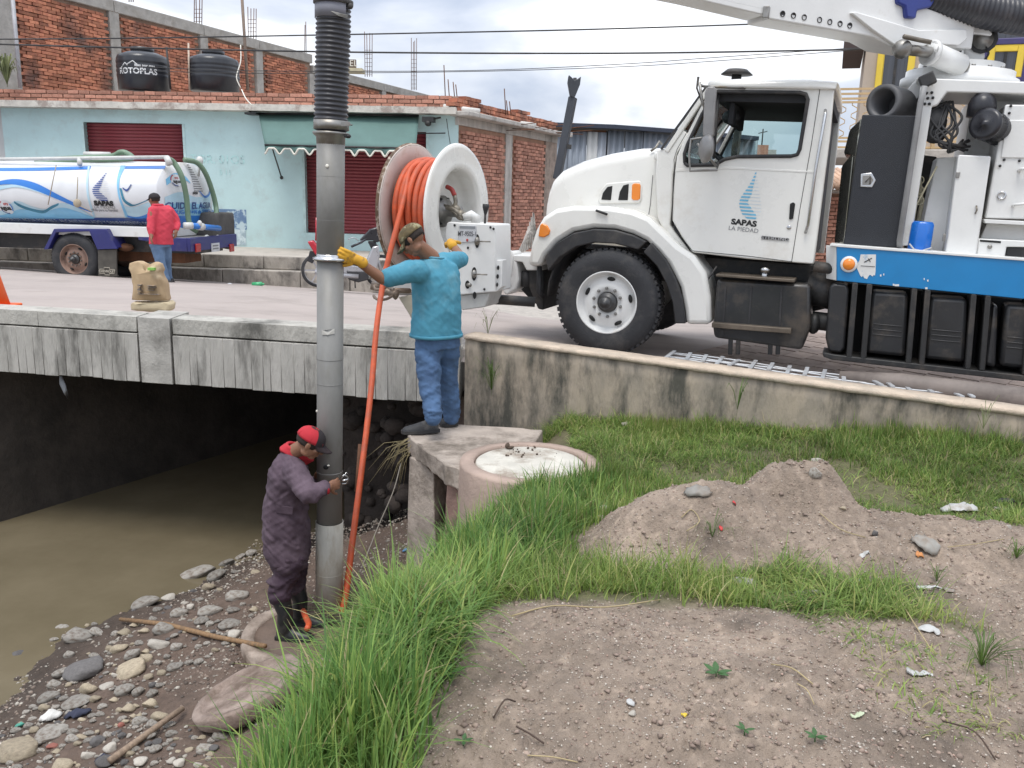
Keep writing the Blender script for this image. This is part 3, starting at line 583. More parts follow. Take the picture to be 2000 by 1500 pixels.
for a_, c_ in zip([-3]+xc[1:], xc[1:]+[xend]):
    m = MB(); m.box((a_+.01, -.08, step((a_+c_)/2)-.3), (c_-.01, .3, step((a_+c_)/2)), M=FP.M); m.build('ring_beam', GREYC, pw, bevel=.015)
for i, (u, v, h_, nb, sp) in enumerate(((258, 0, 60, 3, 4), (389, 50, 62, 4, 5), (495, 78, 64, 4, 5), (598, 108, 60, 2, 3), (722, 146, 82, 4, 4.5), (810, 172, 92, 4, 3.3))):
    Y_ = (FP.M @ Vector((FP.Q(u, v).x, 0, 0))).y
    rb = MB()
    for k in range(nb): rb.tube([PY(u+(k-nb/2)*sp, v+4, Y_+.1*(k % 2)), PY(u+(k-nb/2)*sp+random.uniform(-1.5, 1.5), v-h_+random.uniform(-6, 4), Y_)], .014, 5)
    if nb == 4:
        for q in range(9):
            if q*10 < h_*.8: rb.tube([PY(u-2*sp, v-q*8, Y_), PY(u+1*sp, v-q*8, Y_)], .007, 4)
    rb.build('rebar_bundle', RUST, pw)
def pole(name, pts, r, mt, lab, cat): return tag(MB().tube(pts, r, 8).build(name, mt), lab, cat)
pole('roof_pole', [PY(484, 176, 20.2), PY(471, -30, 20.2)], .035, mat('weathered_pole', (.25, .19, .15), .8), 'tall thin brown pole standing on the shop roof behind the right water tank', 'pole')
pole('drain_pipe', [PY(40, 172, 20), PY(23, -20, 20.2)], .045, mat('grey_pipe', (.42, .42, .44), .5), 'grey vertical pipe on the brick wall at the far left', 'pipe')
pole('roof_stake', [PY(370, 176, 19.6), PY(368, 84, 19.6)], .02, mat('pale_wood', (.6, .48, .38), .8), 'pale thin stake between the two black water tanks', 'stake')
pole('roof_prop', [PY(333, 174, 19.4), PY(325, 92, 19.4)], .022, DARKM, 'dark leaning rod touching the lettered water tank', 'rod')
pole('white_hose', spline([PY(470, 172, 19.2), PY(462, 150, 19.2), PY(470, 120, 19.3), PY(470, 88, 19.4)], 5), .012, AWT, 'thin white hose hanging beside the right water tank', 'hose')
pole('loose_white_cable', spline([PY(472, 175, 18.5), PY(480, 192, 18.3), PY(492, 206, 18.25)], 5), .012, AWT, 'short white cable hanging over the brick parapet', 'cable')
# rooftop plant at far left
def plant(name, c, n_, h_, w_, colr, lab, cat='plant', leafw=.02, broad=False, group=None):
    t = thing(name, lab, cat, c, group=group); c = Vector(c); m = MB(); rs = random.Random(hash(name+str(round(c.x, 2))) % 1000)
    for i in range(n_):
        a = rs.uniform(0, 6.28); rr = rs.uniform(.2, 1)*w_; tip = c+Vector((math.cos(a)*rr, math.sin(a)*rr, h_*rs.uniform(.4, 1))); sdv = Vector((-math.sin(a), math.cos(a), 0))*leafw*rs.uniform(.6, 1.2)
        md = c.lerp(tip, .4)+Vector((0, 0, h_*.22)); md2 = c.lerp(tip, .8)+Vector((0, 0, h_*.12)); tip = tip-Vector((0, 0, rr*.5)); m.add([c-sdv*.4, c+sdv*.4, md-sdv, md+sdv, md2-sdv*.7, md2+sdv*.7, tip], [(0, 1, 3, 2), (2, 3, 5, 4), (4, 5, 6)])
    m.build('leaves', colr, t); MB().tube([c-Vector((0, 0, .05)), c+Vector((0, 0, h_*.4))], leafw*.3, 5).build('stem', colr, t); return t
LEAF = mat('leaf_green', (.12, .20, .04), .5, var=.4, trans=.3, rnd=.3); LEAFD = mat('dusty_leaf', (.22, .25, .11), .6, var=.4, trans=.2, rnd=.3)
plant('weed_tuft', PY(14, 165, 19.2), 90, .7, .35, LEAFD, 'dusty green weed growing on the ledge at the far left of the brick wall')
# water tanks
TKM = mat('black_polyethylene', (.025, .027, .033), .35, var=.2, coat=.1)
def water_tank(u0_, u1_, vt, Y_, lab, sgn_):
    c = PY((u0_+u1_)/2, 180, Y_); r_ = (PY(u1_, 140, Y_)-PY(u0_, 140, Y_)).length/2; ztop_ = PY((u0_+u1_)/2, vt, Y_).z; h_ = ztop_-c.z
    t = thing('water_tank', lab, 'water tank', c, group='black rooftop water tanks')
    m = MB(); pf = [(r_*.94, 0), (r_*.98, h_*.02), (r_, h_*.3)]
    for k in range(4): z = h_*(.3+.1*k); pf += [(r_, z), (r_*1.015, z+h_*.02), (r_*1.015, z+h_*.06), (r_, z+h_*.08)]
    pf += [(r_, h_*.72), (r_*.95, h_*.79), (r_*.62, h_*.87), (r_*.42, h_*.90)]
    m.lathe(pf, c, n=40); m.build('tank_body', TKM, t)
    m = MB(); m.lathe([(r_*.43, h_*.90), (r_*.45, h_*.92), (r_*.45, h_*.985), (r_*.3, h_), (0.001, h_)], c, n=32); m.build('lid', TKM, t)
    if sgn_:
        LW = mat('white_print', (.75, .75, .75), .6)
        def cyl(px, py):
            th_ = -math.pi/2+math.atan2(-c.x, c.y)*0+(px/r_); rr = r_*1.02; th_ += .24; rr = r_*1.02; return Vector((c.x+math.cos(th_)*rr, c.y+math.sin(th_)*rr, c.z+py))
        put_text('ROTOPLAS', 'tank_lettering', .17, lambda x, y, z: cyl(x-.05, y+h_*.40), LW, t, bold=.004)
        put_text('Mas por mas', 'tank_lettering', .08, lambda x, y, z: cyl(x+.12, y+h_*.53), LW, t, bold=.003)
        m = MB(); pts = [(-.40, .36), (-.40, .48), (-.30, .58), (-.24, .52), (-.24, .55), (-.12, .62), (-.05, .56), (-.05, .48)]
        m.tube([cyl(x, h_*y*1.0) for x, y in pts], .012, 5); m.tube([cyl(x, h_*y) for x, y in ((-.34, .36), (-.34, .46), (-.28, .46), (-.28, .40))], .01, 5); m.build('house_logo', LW, t)
water_tank(235, 331, 93, 19.9, 'left black rooftop water tank with white lettering and a house logo', 1)
water_tank(373, 467, 99, 20.0, 'right black rooftop water tank without lettering', 0)
# small rooftop sign
sg = thing('rooftop_sign', 'small brown rooftop sign ending in the letters CEL behind the corrugated hose', 'sign', PY(690, 135, 27))
m = MB(); a_ = PY(640, 118, 27); c_ = PY(696, 118, 27); zt_ = PY(690, 117, 27).z; zb_ = PY(690, 133, 27).z
m.box((a_.x, 26.9, zb_), (c_.x, 27.0, zt_)); m.build('board', mat('brown_sign', (.16, .11, .08), .7), sg)
put_text('CEL', 'sign_lettering', .26, lambda x, y, z: Vector((PY(686, 125, 27).x+x, 26.89, (zt_+zb_)/2+y)), AWT, sg)
m = MB(); m.box((a_.x-.3, 26.8, zb_-.12), (c_.x+.2, 27.4, zb_-.02)); m.tube([(a_.x, 27.2, zb_-.6), (a_.x, 27.2, zb_)], .1); m.build('sign_base', mat('cream_base', (.55, .5, .35), .8), sg)
# ---------------------------------------------------------------- sidewalk with two tiers of concrete blocks
swz = FS.Q(450, 491, 0).z
sw = bpy.data.objects.new('sidewalk', None); COL.objects.link(sw); sw['kind'] = 'structure'; RM[sw.name] = Matrix.Identity(4)
FK = Frame(PY(450, 557, 16.5), 84.5)
k1 = FK.Q(450, 526).z; k2 = FK.Q(450, 498, -.25).z; xa_ = FK.Q(870, 500).x; xb_ = FK.Q(-40, 500).x
SWM = mat('sidewalk_concrete', (.52, .47, .41), .9, var=.2, scale=3, bump=.3)
m = MB(); m.hexa([FK.M @ Vector(p) for p in ((xa_, -.3, k2-.4), (xb_, -.3, k2-.4), (xb_, -4, k2-.4), (xa_-1.5, -4, k2-.4), (xa_, -.3, k2), (xb_, -.3, k2), (xb_, -4, k2+.03), (xa_-1.5, -4, k2+.03))]); m.build('sidewalk_slab', SWM, sw)
KB = mat('kerb_block_concrete', (.42, .38, .33), .92, bump=.7, bscale=22, scale=4, dirt=(.10, .09, .08), dscale=2.2, dpos=(.47, .64), stretch=(1, 1, .5), rnd=.12)
rs = random.Random(2)
for z0_, z1_, y0_, y1_, name in ((-.25, k1, 0, -.35, 'kerb_block'), (k1+.004, k2, -.25, -.6, 'kerb_block')):
    x = xa_
    while x < xb_:
        x1 = min(x+rs.uniform(.9, 1.9), xb_); m = MB(); j = rs.uniform(-.015, .015); m.box((x+.008, y1_, z0_), (x1-.008, y0_+j, z1_+rs.uniform(-.008, .004)), M=FK.M); m.build(name, KB, sw, bevel=.015); x = x1
m = MB(); m.box((xa_-3.2, -2.2, -.3), (xa_-.6, -1.6, k2-.1), M=FK.M); m.build('kerb_block', KB, sw, bevel=.02)
# ---------------------------------------------------------------- corrugated sheds behind the hood
FC = Frame(PY(1080, 330, 27), -76)
shed = thing('corrugated_shed', 'grey corrugated metal shed with a dark wavy roof edge beyond the truck hood', 'shed', FC.M.translation)
CORR = mat('grey_corrugated_metal', (.36, .40, .45), .5, metal=.3, var=.2, scale=2, stretch=(1, 1, .2), rnd=.2, dirt=(.30, .30, .31), dscale=2)
CORR2 = mat('pale_translucent_sheet', (.60, .60, .58), .6, var=.1)
def sheet(u0_, u1_, va, vb, vbot, mt, ly=0, parent=shed, F=FC, name='wall_sheet'):
    a_ = F.Q(u0_, 300, ly).x; c_ = F.Q(u1_, 300, ly).x; za = F.Q(u0_, va, ly).z; zc = F.Q(u1_, vb, ly).z; z0_ = F.Q(u0_, vbot, ly).z
    m = MB(); N = max(int(abs(c_-a_)/.035), 4); r0_ = []; r1_ = []
    for i in range(N+1):
        x = a_+(c_-a_)*i/N; y = ly+.03*math.sin(x*2*math.pi/.2); r0_.append(F.M @ Vector((x, y, z0_))); r1_.append(F.M @ Vector((x, y, za+(zc-za)*i/N)))
    m.loft([r0_, r1_], cap=False, closed=False); o = m.build(name, mt, parent); o.modifiers.new('s', 'SOLIDIFY').thickness = .01; return o
for a_, c_, mt, va, vb in ((1084, 1109, CORR, 262, 258), (1109, 1145, CORR, 256, 257), (1146, 1166, CORR2, 257, 258), (1167, 1183, CORR, 258, 259), (1185, 1218, CORR, 254, 256), (1219, 1254, CORR, 256, 258), (1255, 1300, CORR, 258, 262), (1300, 1400, CORR, 262, 275), (1400, 1478, CORR, 266, 272)): sheet(a_, c_, va, vb, 420, mt)
p = [FC.Q(u, v, -.3) for u, v in ((1082, 247), (1200, 251), (1310, 259), (1420, 268), (1482, 274))]
m = MB(); m.loft([[FC.M @ Vector((q.x, -.3, q.z+dz)), FC.M @ Vector((q.x, 6, q.z+dz-.1)), FC.M @ Vector((q.x, 6, q.z+dz)), FC.M @ Vector((q.x, -.3, q.z+dz+.12))] for q in p for dz in (0,)], smooth=False); m.build('roof', mat('dark_roof_edge', (.035, .045, .07), .6), shed)
for u in (1108, 1184, 1254): a_ = FC.Q(u, 300, .05); m = MB(); m.box((a_.x-.05, .03, 0), (a_.x+.05, .12, FC.Q(u, 256, .05).z), M=FC.M); m.build('post', DARKM, shed)
m = MB(); a_ = FC.Q(1109, 257, .06); c_ = FC.Q(1184, 258, .06); m.bar(FC.M @ Vector((a_.x, .08, a_.z)), FC.M @ Vector((c_.x, .08, c_.z)), .08, .1); z_ = FC.Q(1109, 318, .06).z; m.bar(FC.M @ Vector((a_.x, .08, z_)), FC.M @ Vector((c_.x, .08, z_)), .08, .12); m.build('frame_rail', RUST, shed)
m = MB(); m.box((FC.Q(1450, 290, .1).x, .05, FC.Q(1455, 300, .1).z), (FC.Q(1470, 290, .1).x, .1, FC.Q(1455, 278, .1).z), M=FC.M); m.build('window', DGLASS, shed)
fh = thing('distant_house', 'small distant brick house seen through the cab window', 'building', PY(1490, 300, 40))
m = MB(); m.box((PY(1478, 300, 40).x, 40, -.4), (PY(1500, 300, 40).x, 44, PY(1490, 283, 40).z)); m.build('wall', BRICK2, fh); m = MB(); m.box((PY(1500, 300, 40).x, 40, -.4), (PY(1516, 300, 40).x, 44, PY(1500, 292, 40).z)); m.build('annexe', CONC2, fh)
m = MB(); q = PY(1488, 283, 40); m.tube([q, q+Vector((0, 0, .7))], .03, 5); m.tube([q+Vector((-.2, 0, .5)), q+Vector((.2, 0, .6))], .02, 5); m.build('antenna', DARKM, fh)
# ---------------------------------------------------------------- house on the right behind the truck
FH = Frame(PY(1690, 300, 14.5), -110)
hs_ = thing('balcony_house', 'beige two-storey house with yellow-framed windows and wrought-iron balcony behind the truck', 'building', FH.M.translation)
BEIG = mat('beige_plaster', (.50, .42, .34), .85, var=.12, scale=2, bump=.15)
def hb(u0_, v0_, u1_, v1_, lyn, lyf, name, mt, bevel=0):
    a_, c_, z0_, z1_ = rect(FH, u0_, v0_, u1_, v1_, lyn); m = MB(); m.box((a_, lyf, z0_), (c_, lyn, z1_), M=FH.M); return m.build(name, mt, hs_, bevel=bevel)
# Frame left(+y) points away from camera here, so camera side is -y
hb(1690, -60, 2260, 288, 0, 3, 'upper_wall', BEIG)
hb(1700, 288, 2300, 520, 1.2, 3, 'lower_wall', mat('lower_beige', (.42, .33, .26), .85, var=.2))
hb(1650, 40, 1691, 96, -.1, 2, 'eave', mat('dark_brown_eave', (.08, .055, .05), .8), .01)
hb(1610, 292, 2300, 312, -1.2, 1.2, 'balcony_slab', CONC2, .02)
YEL = mat('yellow_window_paint', (.80, .58, .06), .5, var=.1); PURP = mat('purple_window_paint', (.06, .05, .16), .5)
CURT = mat('dark_curtain', (.055, .06, .075), .3, var=.3, scale=4, stretch=(6, 6, .2), coat=.6)
def window(u0_, v0_, u1_, v1_, outer=None):
    a_, c_, z0_, z1_ = rect(FH, u0_, v0_, u1_, v1_, -.02); w_ = thing and None
    m = MB(); t_ = .1
    for bx in (((a_, z0_), (a_+t_, z1_)), ((c_-t_, z0_), (c_, z1_)), ((a_+t_, z1_-t_), (c_-t_, z1_)), ((a_+t_, z0_), (c_-t_, z0_+t_))): m.box((bx[0][0], -.06, bx[0][1]), (bx[1][0], -.002, bx[1][1]), M=FH.M)
    f = m.build('window', YEL, hs_, bevel=.01)
    m = MB(); m.box((a_+t_, -.03, z0_+t_), (c_-t_, -.004, z1_-t_), M=FH.M); m.build('pane', CURT, f)
    m = MB(); m.box(((a_+c_)/2-.02, -.05, z0_+t_), ((a_+c_)/2+.02, -.031, z1_-t_), M=FH.M); m.build('mullion', DARKM, f)
    if outer:
        m = MB(); g_ = .09
        for bx in (((a_-g_, z0_-g_), (a_, z1_+g_)), ((c_, z0_-g_), (c_+g_, z1_+g_)), ((a_, z1_), (c_, z1_+g_)), ((a_, z0_-g_), (c_, z0_))): m.box((bx[0][0], -.07, bx[0][1]), (bx[1][0], -.002, bx[1][1]), M=FH.M)
        m.build('surround', PURP, f, bevel=.01)
window(1712, 60, 1786, 200); window(1926, 88, 1999, 152, True)
hb(1930, 10, 2100, 76, -.03, -.005, 'dark_shutter', CURT)
RAIL = mat('ochre_rail_paint', (.60, .42, .22), .6, var=.2)
rz0 = FH.Q(1650, 290, -1.1).z; rz1 = FH.Q(1650, 174, -1.1).z
ra = FH.Q(1612, 230, -1.1).x; 
def HV(x, y, z): return FH.M @ Vector((x, y, z))
rail = MB()
for f_ in (1, .92, .84, .78, .18, .12, .02): rail.bar(HV(ra, -1.1, rz0+(rz1-rz0)*f_), HV(ra+5, -1.1, rz0+(rz1-rz0)*f_), .03, .03)
rail.build('railing_rails', RAIL, hs_)
for i in range(4): MB().bar(HV(ra+i*1.55, -1.1, rz0), HV(ra+i*1.55, -1.1, rz1), .05, .05, ref=Vector((1, 0, 0))).build('railing_post', RAIL, hs_)
for k in range(30):
    x = ra+.08+k*.165
    if abs((x-ra) % 1.55) < .07: continue
    pts = [HV(x+.05*(1 if q % 2 else -1)*(1 if q % 4 < 2 else -1)*.8, -1.1, rz0+(rz1-rz0)*(.18+.60*q/12)) for q in range(13)]
    MB().tube(pts, .008, 5).build('railing_scroll', RAIL, hs_)
# street edge below balcony: tile roof, brick wall, grass strip
bw = thing('low_brick_wall', 'red brick wall under a small tiled roof seen between cab and black box', 'wall', PY(1610, 450, 19))
m = MB(); a_ = PY(1560, 450, 19).x; c_ = PY(1760, 450, 19).x; z0_ = -.35; z1_ = PY(1610, 377, 19).z; m.box((a_, 19, z0_), (c_, 19.2, z1_)); m.build('mortar', MORT2, bw)
FB = Frame((a_, 19, 0), -90)
brick_wall(FB, bw, 0, c_-a_, z0_, z1_, lambda x, z: True, 0, -1, BRICK2, 120, seed=12)
tl = PY(1610, 360, 18.7); ze = PY(1610, 366, 18.7).z; zr = PY(1610, 330, 20).z
m = MB()
TILE = mat('clay_roof_tile', (.55, .36, .25), .85, var=.3, rnd=.2)
for i in range(22):
    x = a_+.1+i*.13; MB().tube([(x, 18.6, ze), (x, 20.2, zr)], .06, 8, cap=True).build('roof_tile', TILE, bw)
m.box((a_, 18.7, ze-.1), (c_, 20.3, ze-.04)); m.build('roof_deck', CONC2, bw)
# overhead cables
def cable(name, pts, r, lab): tag(MB().tube(spline([PY(*p) for p in pts], 6), r, 6).build(name, BLACK), lab, 'cable')
cable('overhead_cable', [(-80, 77, 14), (300, 74, 14), (900, 63, 13.5), (1200, 56, 13.4), (1520, 45, 13.6), (1800, 30, 13.8), (2100, 20, 13.8)], .011, 'topmost black overhead cable crossing the whole sky')
cable('overhead_cable', [(-80, 84, 13.5), (200, 92, 13.5), (700, 102, 13.2), (1200, 104, 13.1), (1600, 98, 13.2), (1720, 94, 14.3)], .013, 'thick black overhead cable, second from the top')
cable('overhead_cable', [(230, 128, 15), (480, 138, 15), (900, 138, 15), (1200, 126, 15), (1400, 112, 15), (1690, 92, 14.4)], .006, 'upper of the two thin grey overhead cables under the thick one')
cable('overhead_cable', [(230, 136, 15), (480, 143, 15), (900, 140, 15), (1200, 131, 15), (1400, 119, 15), (1690, 96, 14.4)], .006, 'lower of the two thin grey overhead cables under the thick one')
# ================================================================ white vacuum truck (local frame FT: x forward, y toward the camera, z up)
truck = thing('vacuum_truck', 'big white sewer vacuum truck with blue side band and orange hose reel on its nose', 'truck', M=FT.M, local=True)
Q = FT.Q
def V3(*a): return Vector(a)
def tp(m, name, mt, bevel=0, parent=None, seg=2, **k): return m.build(name, mt, parent or truck, bevel=bevel, seg=seg, **k)
def spl(name, px, ly, th, mt, bevel=.01, parent=None, holes=(), **k):
    """side panel: outline surveyed on the plane y=ly, thickness th going inward"""
    return plate([Q(u, v, ly) for u, v in px], [[Q(u, v, ly) for u, v in h] for h in holes], (0, -th, 0), name, mt, parent or truck, bevel, **k)
def tb(name, u0_, v0_, u1_, v1_, ly, th, mt, bevel=.008, parent=None, label=None):
    uc, vc = (u0_+u1_)/2, (v0_+v1_)/2
    x0 = Q(u0_, vc, ly).x; x1 = Q(u1_, vc, ly).x; z1 = Q(uc, v0_, ly).z; z0 = Q(uc, v1_, ly).z
    m = MB(); m.box((min(x0, x1), ly-th, z0), (max(x0, x1), ly, z1)); return tp(m, name, mt, bevel, parent, label=label)
# ---- front wheels
def wheel(cx, cy, cz, r, w_, side=1, parent=truck, rimm=WHITE2, big=True):
    """side=+1: outer face toward +y, outer face at cy"""
    wh = bpy.data.objects.new('wheel', None); COL.objects.link(wh); setparent(wh, parent); wh.location = (cx, cy, cz)
    if parent.name in RM and parent.name not in LOCAL: pass
    s = side; pf = [(.56*r, 0), (.60*r, .015), (.80*r, .028), (.92*r, .010), (.975*r, -.02), (r, -.05), (r, -w_+.05), (.97*r, -w_+.02), (.8*r, -w_-.01), (.56*r, -w_)]
    m = MB(); m.lathe([(a, b*s) for a, b in pf], (0, 0, 0), (0, 1, 0), 56, cap=False); m.build('tyre', TYRE, wh)
    m = MB(); n_ = 52
    for i in range(n_):
        a = 2*math.pi*i/n_
        for q in range(3 if big else 2):
            yy = -.045-(w_-.09)*(q+.2)/(3 if big else 2); M_ = Matrix.Rotation(a+q*.06, 4, 'Y') @ Matrix.Translation((r+.004, yy*s, 0))
            m.box((-.02, -(w_-.1)/6.5, -.02), (.008, (w_-.1)/6.5, .022), M=M_)
    m.build('tread_blocks', TYRE, wh, kind='stuff')
    rim = MB(); rim.lathe([(a*r, b*s) for a, b in ((.575, -w_*.6), (.56, .0), (.575, .018), (.60, .012), (.595, -.004), (.555, -.02), (.53, -.055), (.50, -.075), (.42, -.045), (.33, -.028), (.20, -.028), (.20, -.06))], (0, 0, 0), (0, 1, 0), 48, cap=True)
    ro = rim.build('rim', rimm, wh)
    m = MB(); m.lathe([(a*r, b*s) for a, b in ((.19, -.05), (.19, -.012), (.175, .0), (.12, .0), (.12, .05), (.095, .075), (.05, .078), (.05, .10), (.001, .10))], (0, 0, 0), (0, 1, 0), 28); m.build('hub', mat('dark_hub_steel', (.10, .10, .10), .45, metal=.6, var=.3), wh)
    for i in range(5 if big else 4):
        a = 2*math.pi*(i+.3)/(5 if big else 4); m = MB(); c = V3(math.cos(a)*.445*r, -.045*s, math.sin(a)*.445*r); M_ = Matrix.Rotation(-a, 4, 'Y').to_3x3(); m.ell((0, 0, 0), .028*r*1.4, .018, .062*r*1.3, None, 14, 6)
        me = m.mesh('hand_hole', BLACKV); inst(me, 'hand_hole', Matrix.Translation(c) @ Matrix.Rotation(-a, 4, 'Y'), wh)
    nut = MB(); nut.lathe([(.026*r*1.2, 0), (.026*r*1.2, .02*s), (.018*r*1.2, .03*s), (.001, .032*s)], (0, 0, 0), (0, 1, 0), 6, smooth=False); nm = nut.mesh('wheel_nut', STEEL)
    for i in range(10): a = 2*math.pi*i/10+.2; inst(nm, 'wheel_nut', Matrix.Translation((math.cos(a)*.27*r, -.030*s, math.sin(a)*.27*r)), wh)
    return wh
rad = .525; zc_ = rad-.01
wheel(0, 0, zc_, rad, .30); wheel(0, -2.15, zc_, rad, .30, -1)
m = MB(); m.tube([(0, -.3, zc_-.02), (0, -1.9, zc_-.02)], .07, 10); tp(m, 'front_axle', DARKM)
# ---- frame rails
for y in (-.62, -1.5):
    m = MB(); m.box((-7.5, y-.08, .72), (1.05, y, .98)); tp(m, 'frame_rail', DARKM, .01)
# ---- fender
fo = [(1030, 520), (1036, 480), (1046, 448), (1060, 424), (1085, 408), (1120, 402), (1187, 403), (1235, 411), (1268, 425), (1296, 452), (1325, 480), (1355, 500), (1378, 532), (1387, 580), (1389, 634), (1339, 634), (1337, 607), (1328, 561), (1305, 516), (1285, 492), (1262, 470), (1235, 457), (1200, 447), (1160, 445), (1120, 452), (1088, 472), (1065, 498), (1055, 520)]
spl('front_fender', fo, -.02, .55, WHITE, .045)
# round bulge skin over the arch for softer shading
ao = [(1063, 502), (1086, 475), (1120, 455), (1160, 447), (1200, 449), (1236, 459), (1262, 472)]; ai = [(1070, 530), (1092, 503), (1125, 482), (1160, 474), (1200, 476), (1228, 483), (1246, 488)]
bo = [(1272, 474), (1300, 506), (1320, 545), (1333, 585), (1339, 632)]; bi = [(1256, 492), (1283, 520), (1302, 556), (1313, 590), (1318, 632)]
for o_, i_ in ((ao, ai), (bo, bi)): spl('arch_trim', spline2 if False else [tuple(p) for p in o_]+[tuple(p) for p in i_[::-1]], .012, .16, BLACK, .012)
# arch liner
m = MB(); rs_ = []
for k in range(15):
    a = math.pi*(-.02+1.02*k/14); rs_.append([V3(math.cos(a)*.68, -.12, zc_+.03+math.sin(a)*.66), V3(math.cos(a)*.68, -.75, zc_+.03+math.sin(a)*.66)])
m.loft(rs_, cap=False, closed=False); o = tp(m, 'arch_liner', BLACK); o.modifiers.new('s', 'SOLIDIFY').thickness = .02
# ---- hood
ho = [(1064, 424), (1066, 400), (1071, 374), (1079, 353), (1096, 336), (1130, 321), (1180, 306), (1240, 296), (1287, 291), (1292, 292), (1300, 420), (1300, 455), (1240, 452), (1120, 450), (1064, 450)]
LYH = -.30
m = MB(); secs = []
for k, (dy, up_, fr) in enumerate(((0, -.10, -.02), (-.012, -.045, -.01), (-.04, -.012, .0), (-.10, .012, .01), (-.3, .045, .03), (-.85, .07, .05), (-1.40, .045, .03), (-1.6, .012, .01), (-1.66, -.012, 0), (-1.688, -.045, -.01), (-1.70, -.10, -.02))):
    pts = [Q(u, v, LYH) for u, v in ho]; zmin = min(p.z for p in pts); zmax = max(p.z for p in pts); row = []
    for i, p in enumerate(pts):
        fz = max((p.z-zmin)/(zmax-zmin), 0); fx = 1 if i < 8 else (.6 if i < 10 else 0)
        row.append(V3(p.x+(fr if i < 6 else 0), LYH+dy, p.z+up_*fx*min(1, fz*1.6)))
    secs.append(row)
m.loft(secs); o = tp(m, 'hood', WHITE); o.modifiers.new('sub', 'BEVEL').width = .01
# hood flange crease towards the cab
spl('cowl_panel', [(1283, 292), (1300, 290), (1330, 250), (1345, 262), (1322, 300), (1314, 340), (1312, 400), (1308, 440), (1345, 488), (1352, 498), (1330, 486), (1297, 455), (1284, 425), (1280, 345)], -.16, .3, WHITE, .02)
# vents and marker
spl('vent_surround', [(1168, 392), (1172, 372), (1184, 358), (1230, 354), (1250, 353), (1254, 362), (1253, 390), (1248, 397), (1172, 398)], -.285, .02, WHITE, .012)
spl('hood_vent', [(1174, 390), (1177, 377), (1186, 365), (1196, 363), (1193, 391)], -.278, .012, BLACKV, .006)
spl('hood_vent', [(1207, 391), (1210, 375), (1217, 362), (1228, 359), (1226, 391)], -.278, .012, BLACKV, .006)
spl('side_marker', [(1233, 388), (1234, 361), (1238, 358), (1248, 358), (1251, 362), (1250, 388), (1246, 391), (1237, 391)], -.275, .02, AMBER, .008)
spl('turn_lamp', [(1051, 462), (1054, 440), (1058, 436), (1068, 440), (1074, 450), (1072, 458), (1062, 464)], -.0, .05, AMBER, .01)
m = MB(); m.tube([Q(1164, 411, 0), Q(1170, 413, 0), Q(1186, 419, 0)], .012, 8); tp(m, 'hood_latch', DARKM)
# ---- cab
CY = -.12
cab_o = [(1386, 170), (1392, 163), (1618, 168), (1630, 170), (1622, 260), (1606, 380), (1590, 516), (1462, 506), (1352, 493), (1330, 460), (1313, 430), (1316, 350), (1322, 305), (1335, 275), (1360, 225)]
win = [(1338, 318), (1337, 300), (1343, 282), (1372, 222), (1397, 183), (1402, 179), (1562, 181), (1574, 184), (1578, 194), (1562, 292), (1557, 302), (1545, 305), (1440, 306), (1416, 311), (1396, 322), (1342, 323)]
spl('cab_side', cab_o, CY, .07, WHITE, .012, holes=[win], label='left cab side with door')
far_o = [Q(u, v, CY) for u, v in cab_o]; far_w = [Q(u, v, CY) for u, v in win]
sh_ = V3(0, -1.98, 0)
plate([p+sh_ for p in far_o], [[p+sh_ for p in far_w]], (0, -.07, 0), 'cab_side', WHITE, truck, .01, label='right cab side')
a_ = Q(1388, 164, CY); c_ = Q(1628, 168, CY)
m = MB(); rr_ = []
for dy, dz in ((.03, -.02), (.01, .02), (-.1, .045), (-.5, .075), (-1.02, .09), (-1.55, .075), (-1.95, .045), (-2.06, .02), (-2.08, -.02)):
    rr_.append([V3(a_.x+.02-.02*(abs(dy+1) < .9), CY+dy, a_.z+dz), V3(a_.x-.25, CY+dy, a_.z+dz+.015), V3(c_.x+.2, CY+dy, c_.z+dz+.02), V3(c_.x-.02, CY+dy, c_.z+dz), V3(c_.x-.02, CY+dy, c_.z-.03), V3(a_.x, CY+dy, a_.z-.03)])
m.loft(rr_); tp(m, 'cab_roof', WHITE)
INT = mat('dark_cab_interior', (.035, .037, .042), .8, var=.3, scale=8)
m = MB(); m.box((c_.x, CY-2.02, a_.z-.14), (a_.x-.05, CY-.08, a_.z-.06)); tp(m, 'headliner', INT)
b0 = Q(1588, 505, CY); b1 = Q(1622, 185, CY)
m = MB(); m.hexa([V3(b0.x+.03, CY-2.0, b0.z), V3(b0.x+.08, CY-2.0, b0.z), V3(b0.x+.08, CY-.06, b0.z), V3(b0.x+.03, CY-.06, b0.z), V3(b1.x+.03, CY-2.0, b1.z), V3(b1.x+.08, CY-2.0, b1.z), V3(b1.x+.08, CY-.06, b1.z), V3(b1.x+.03, CY-.06, b1.z)]); tp(m, 'cab_back', INT)
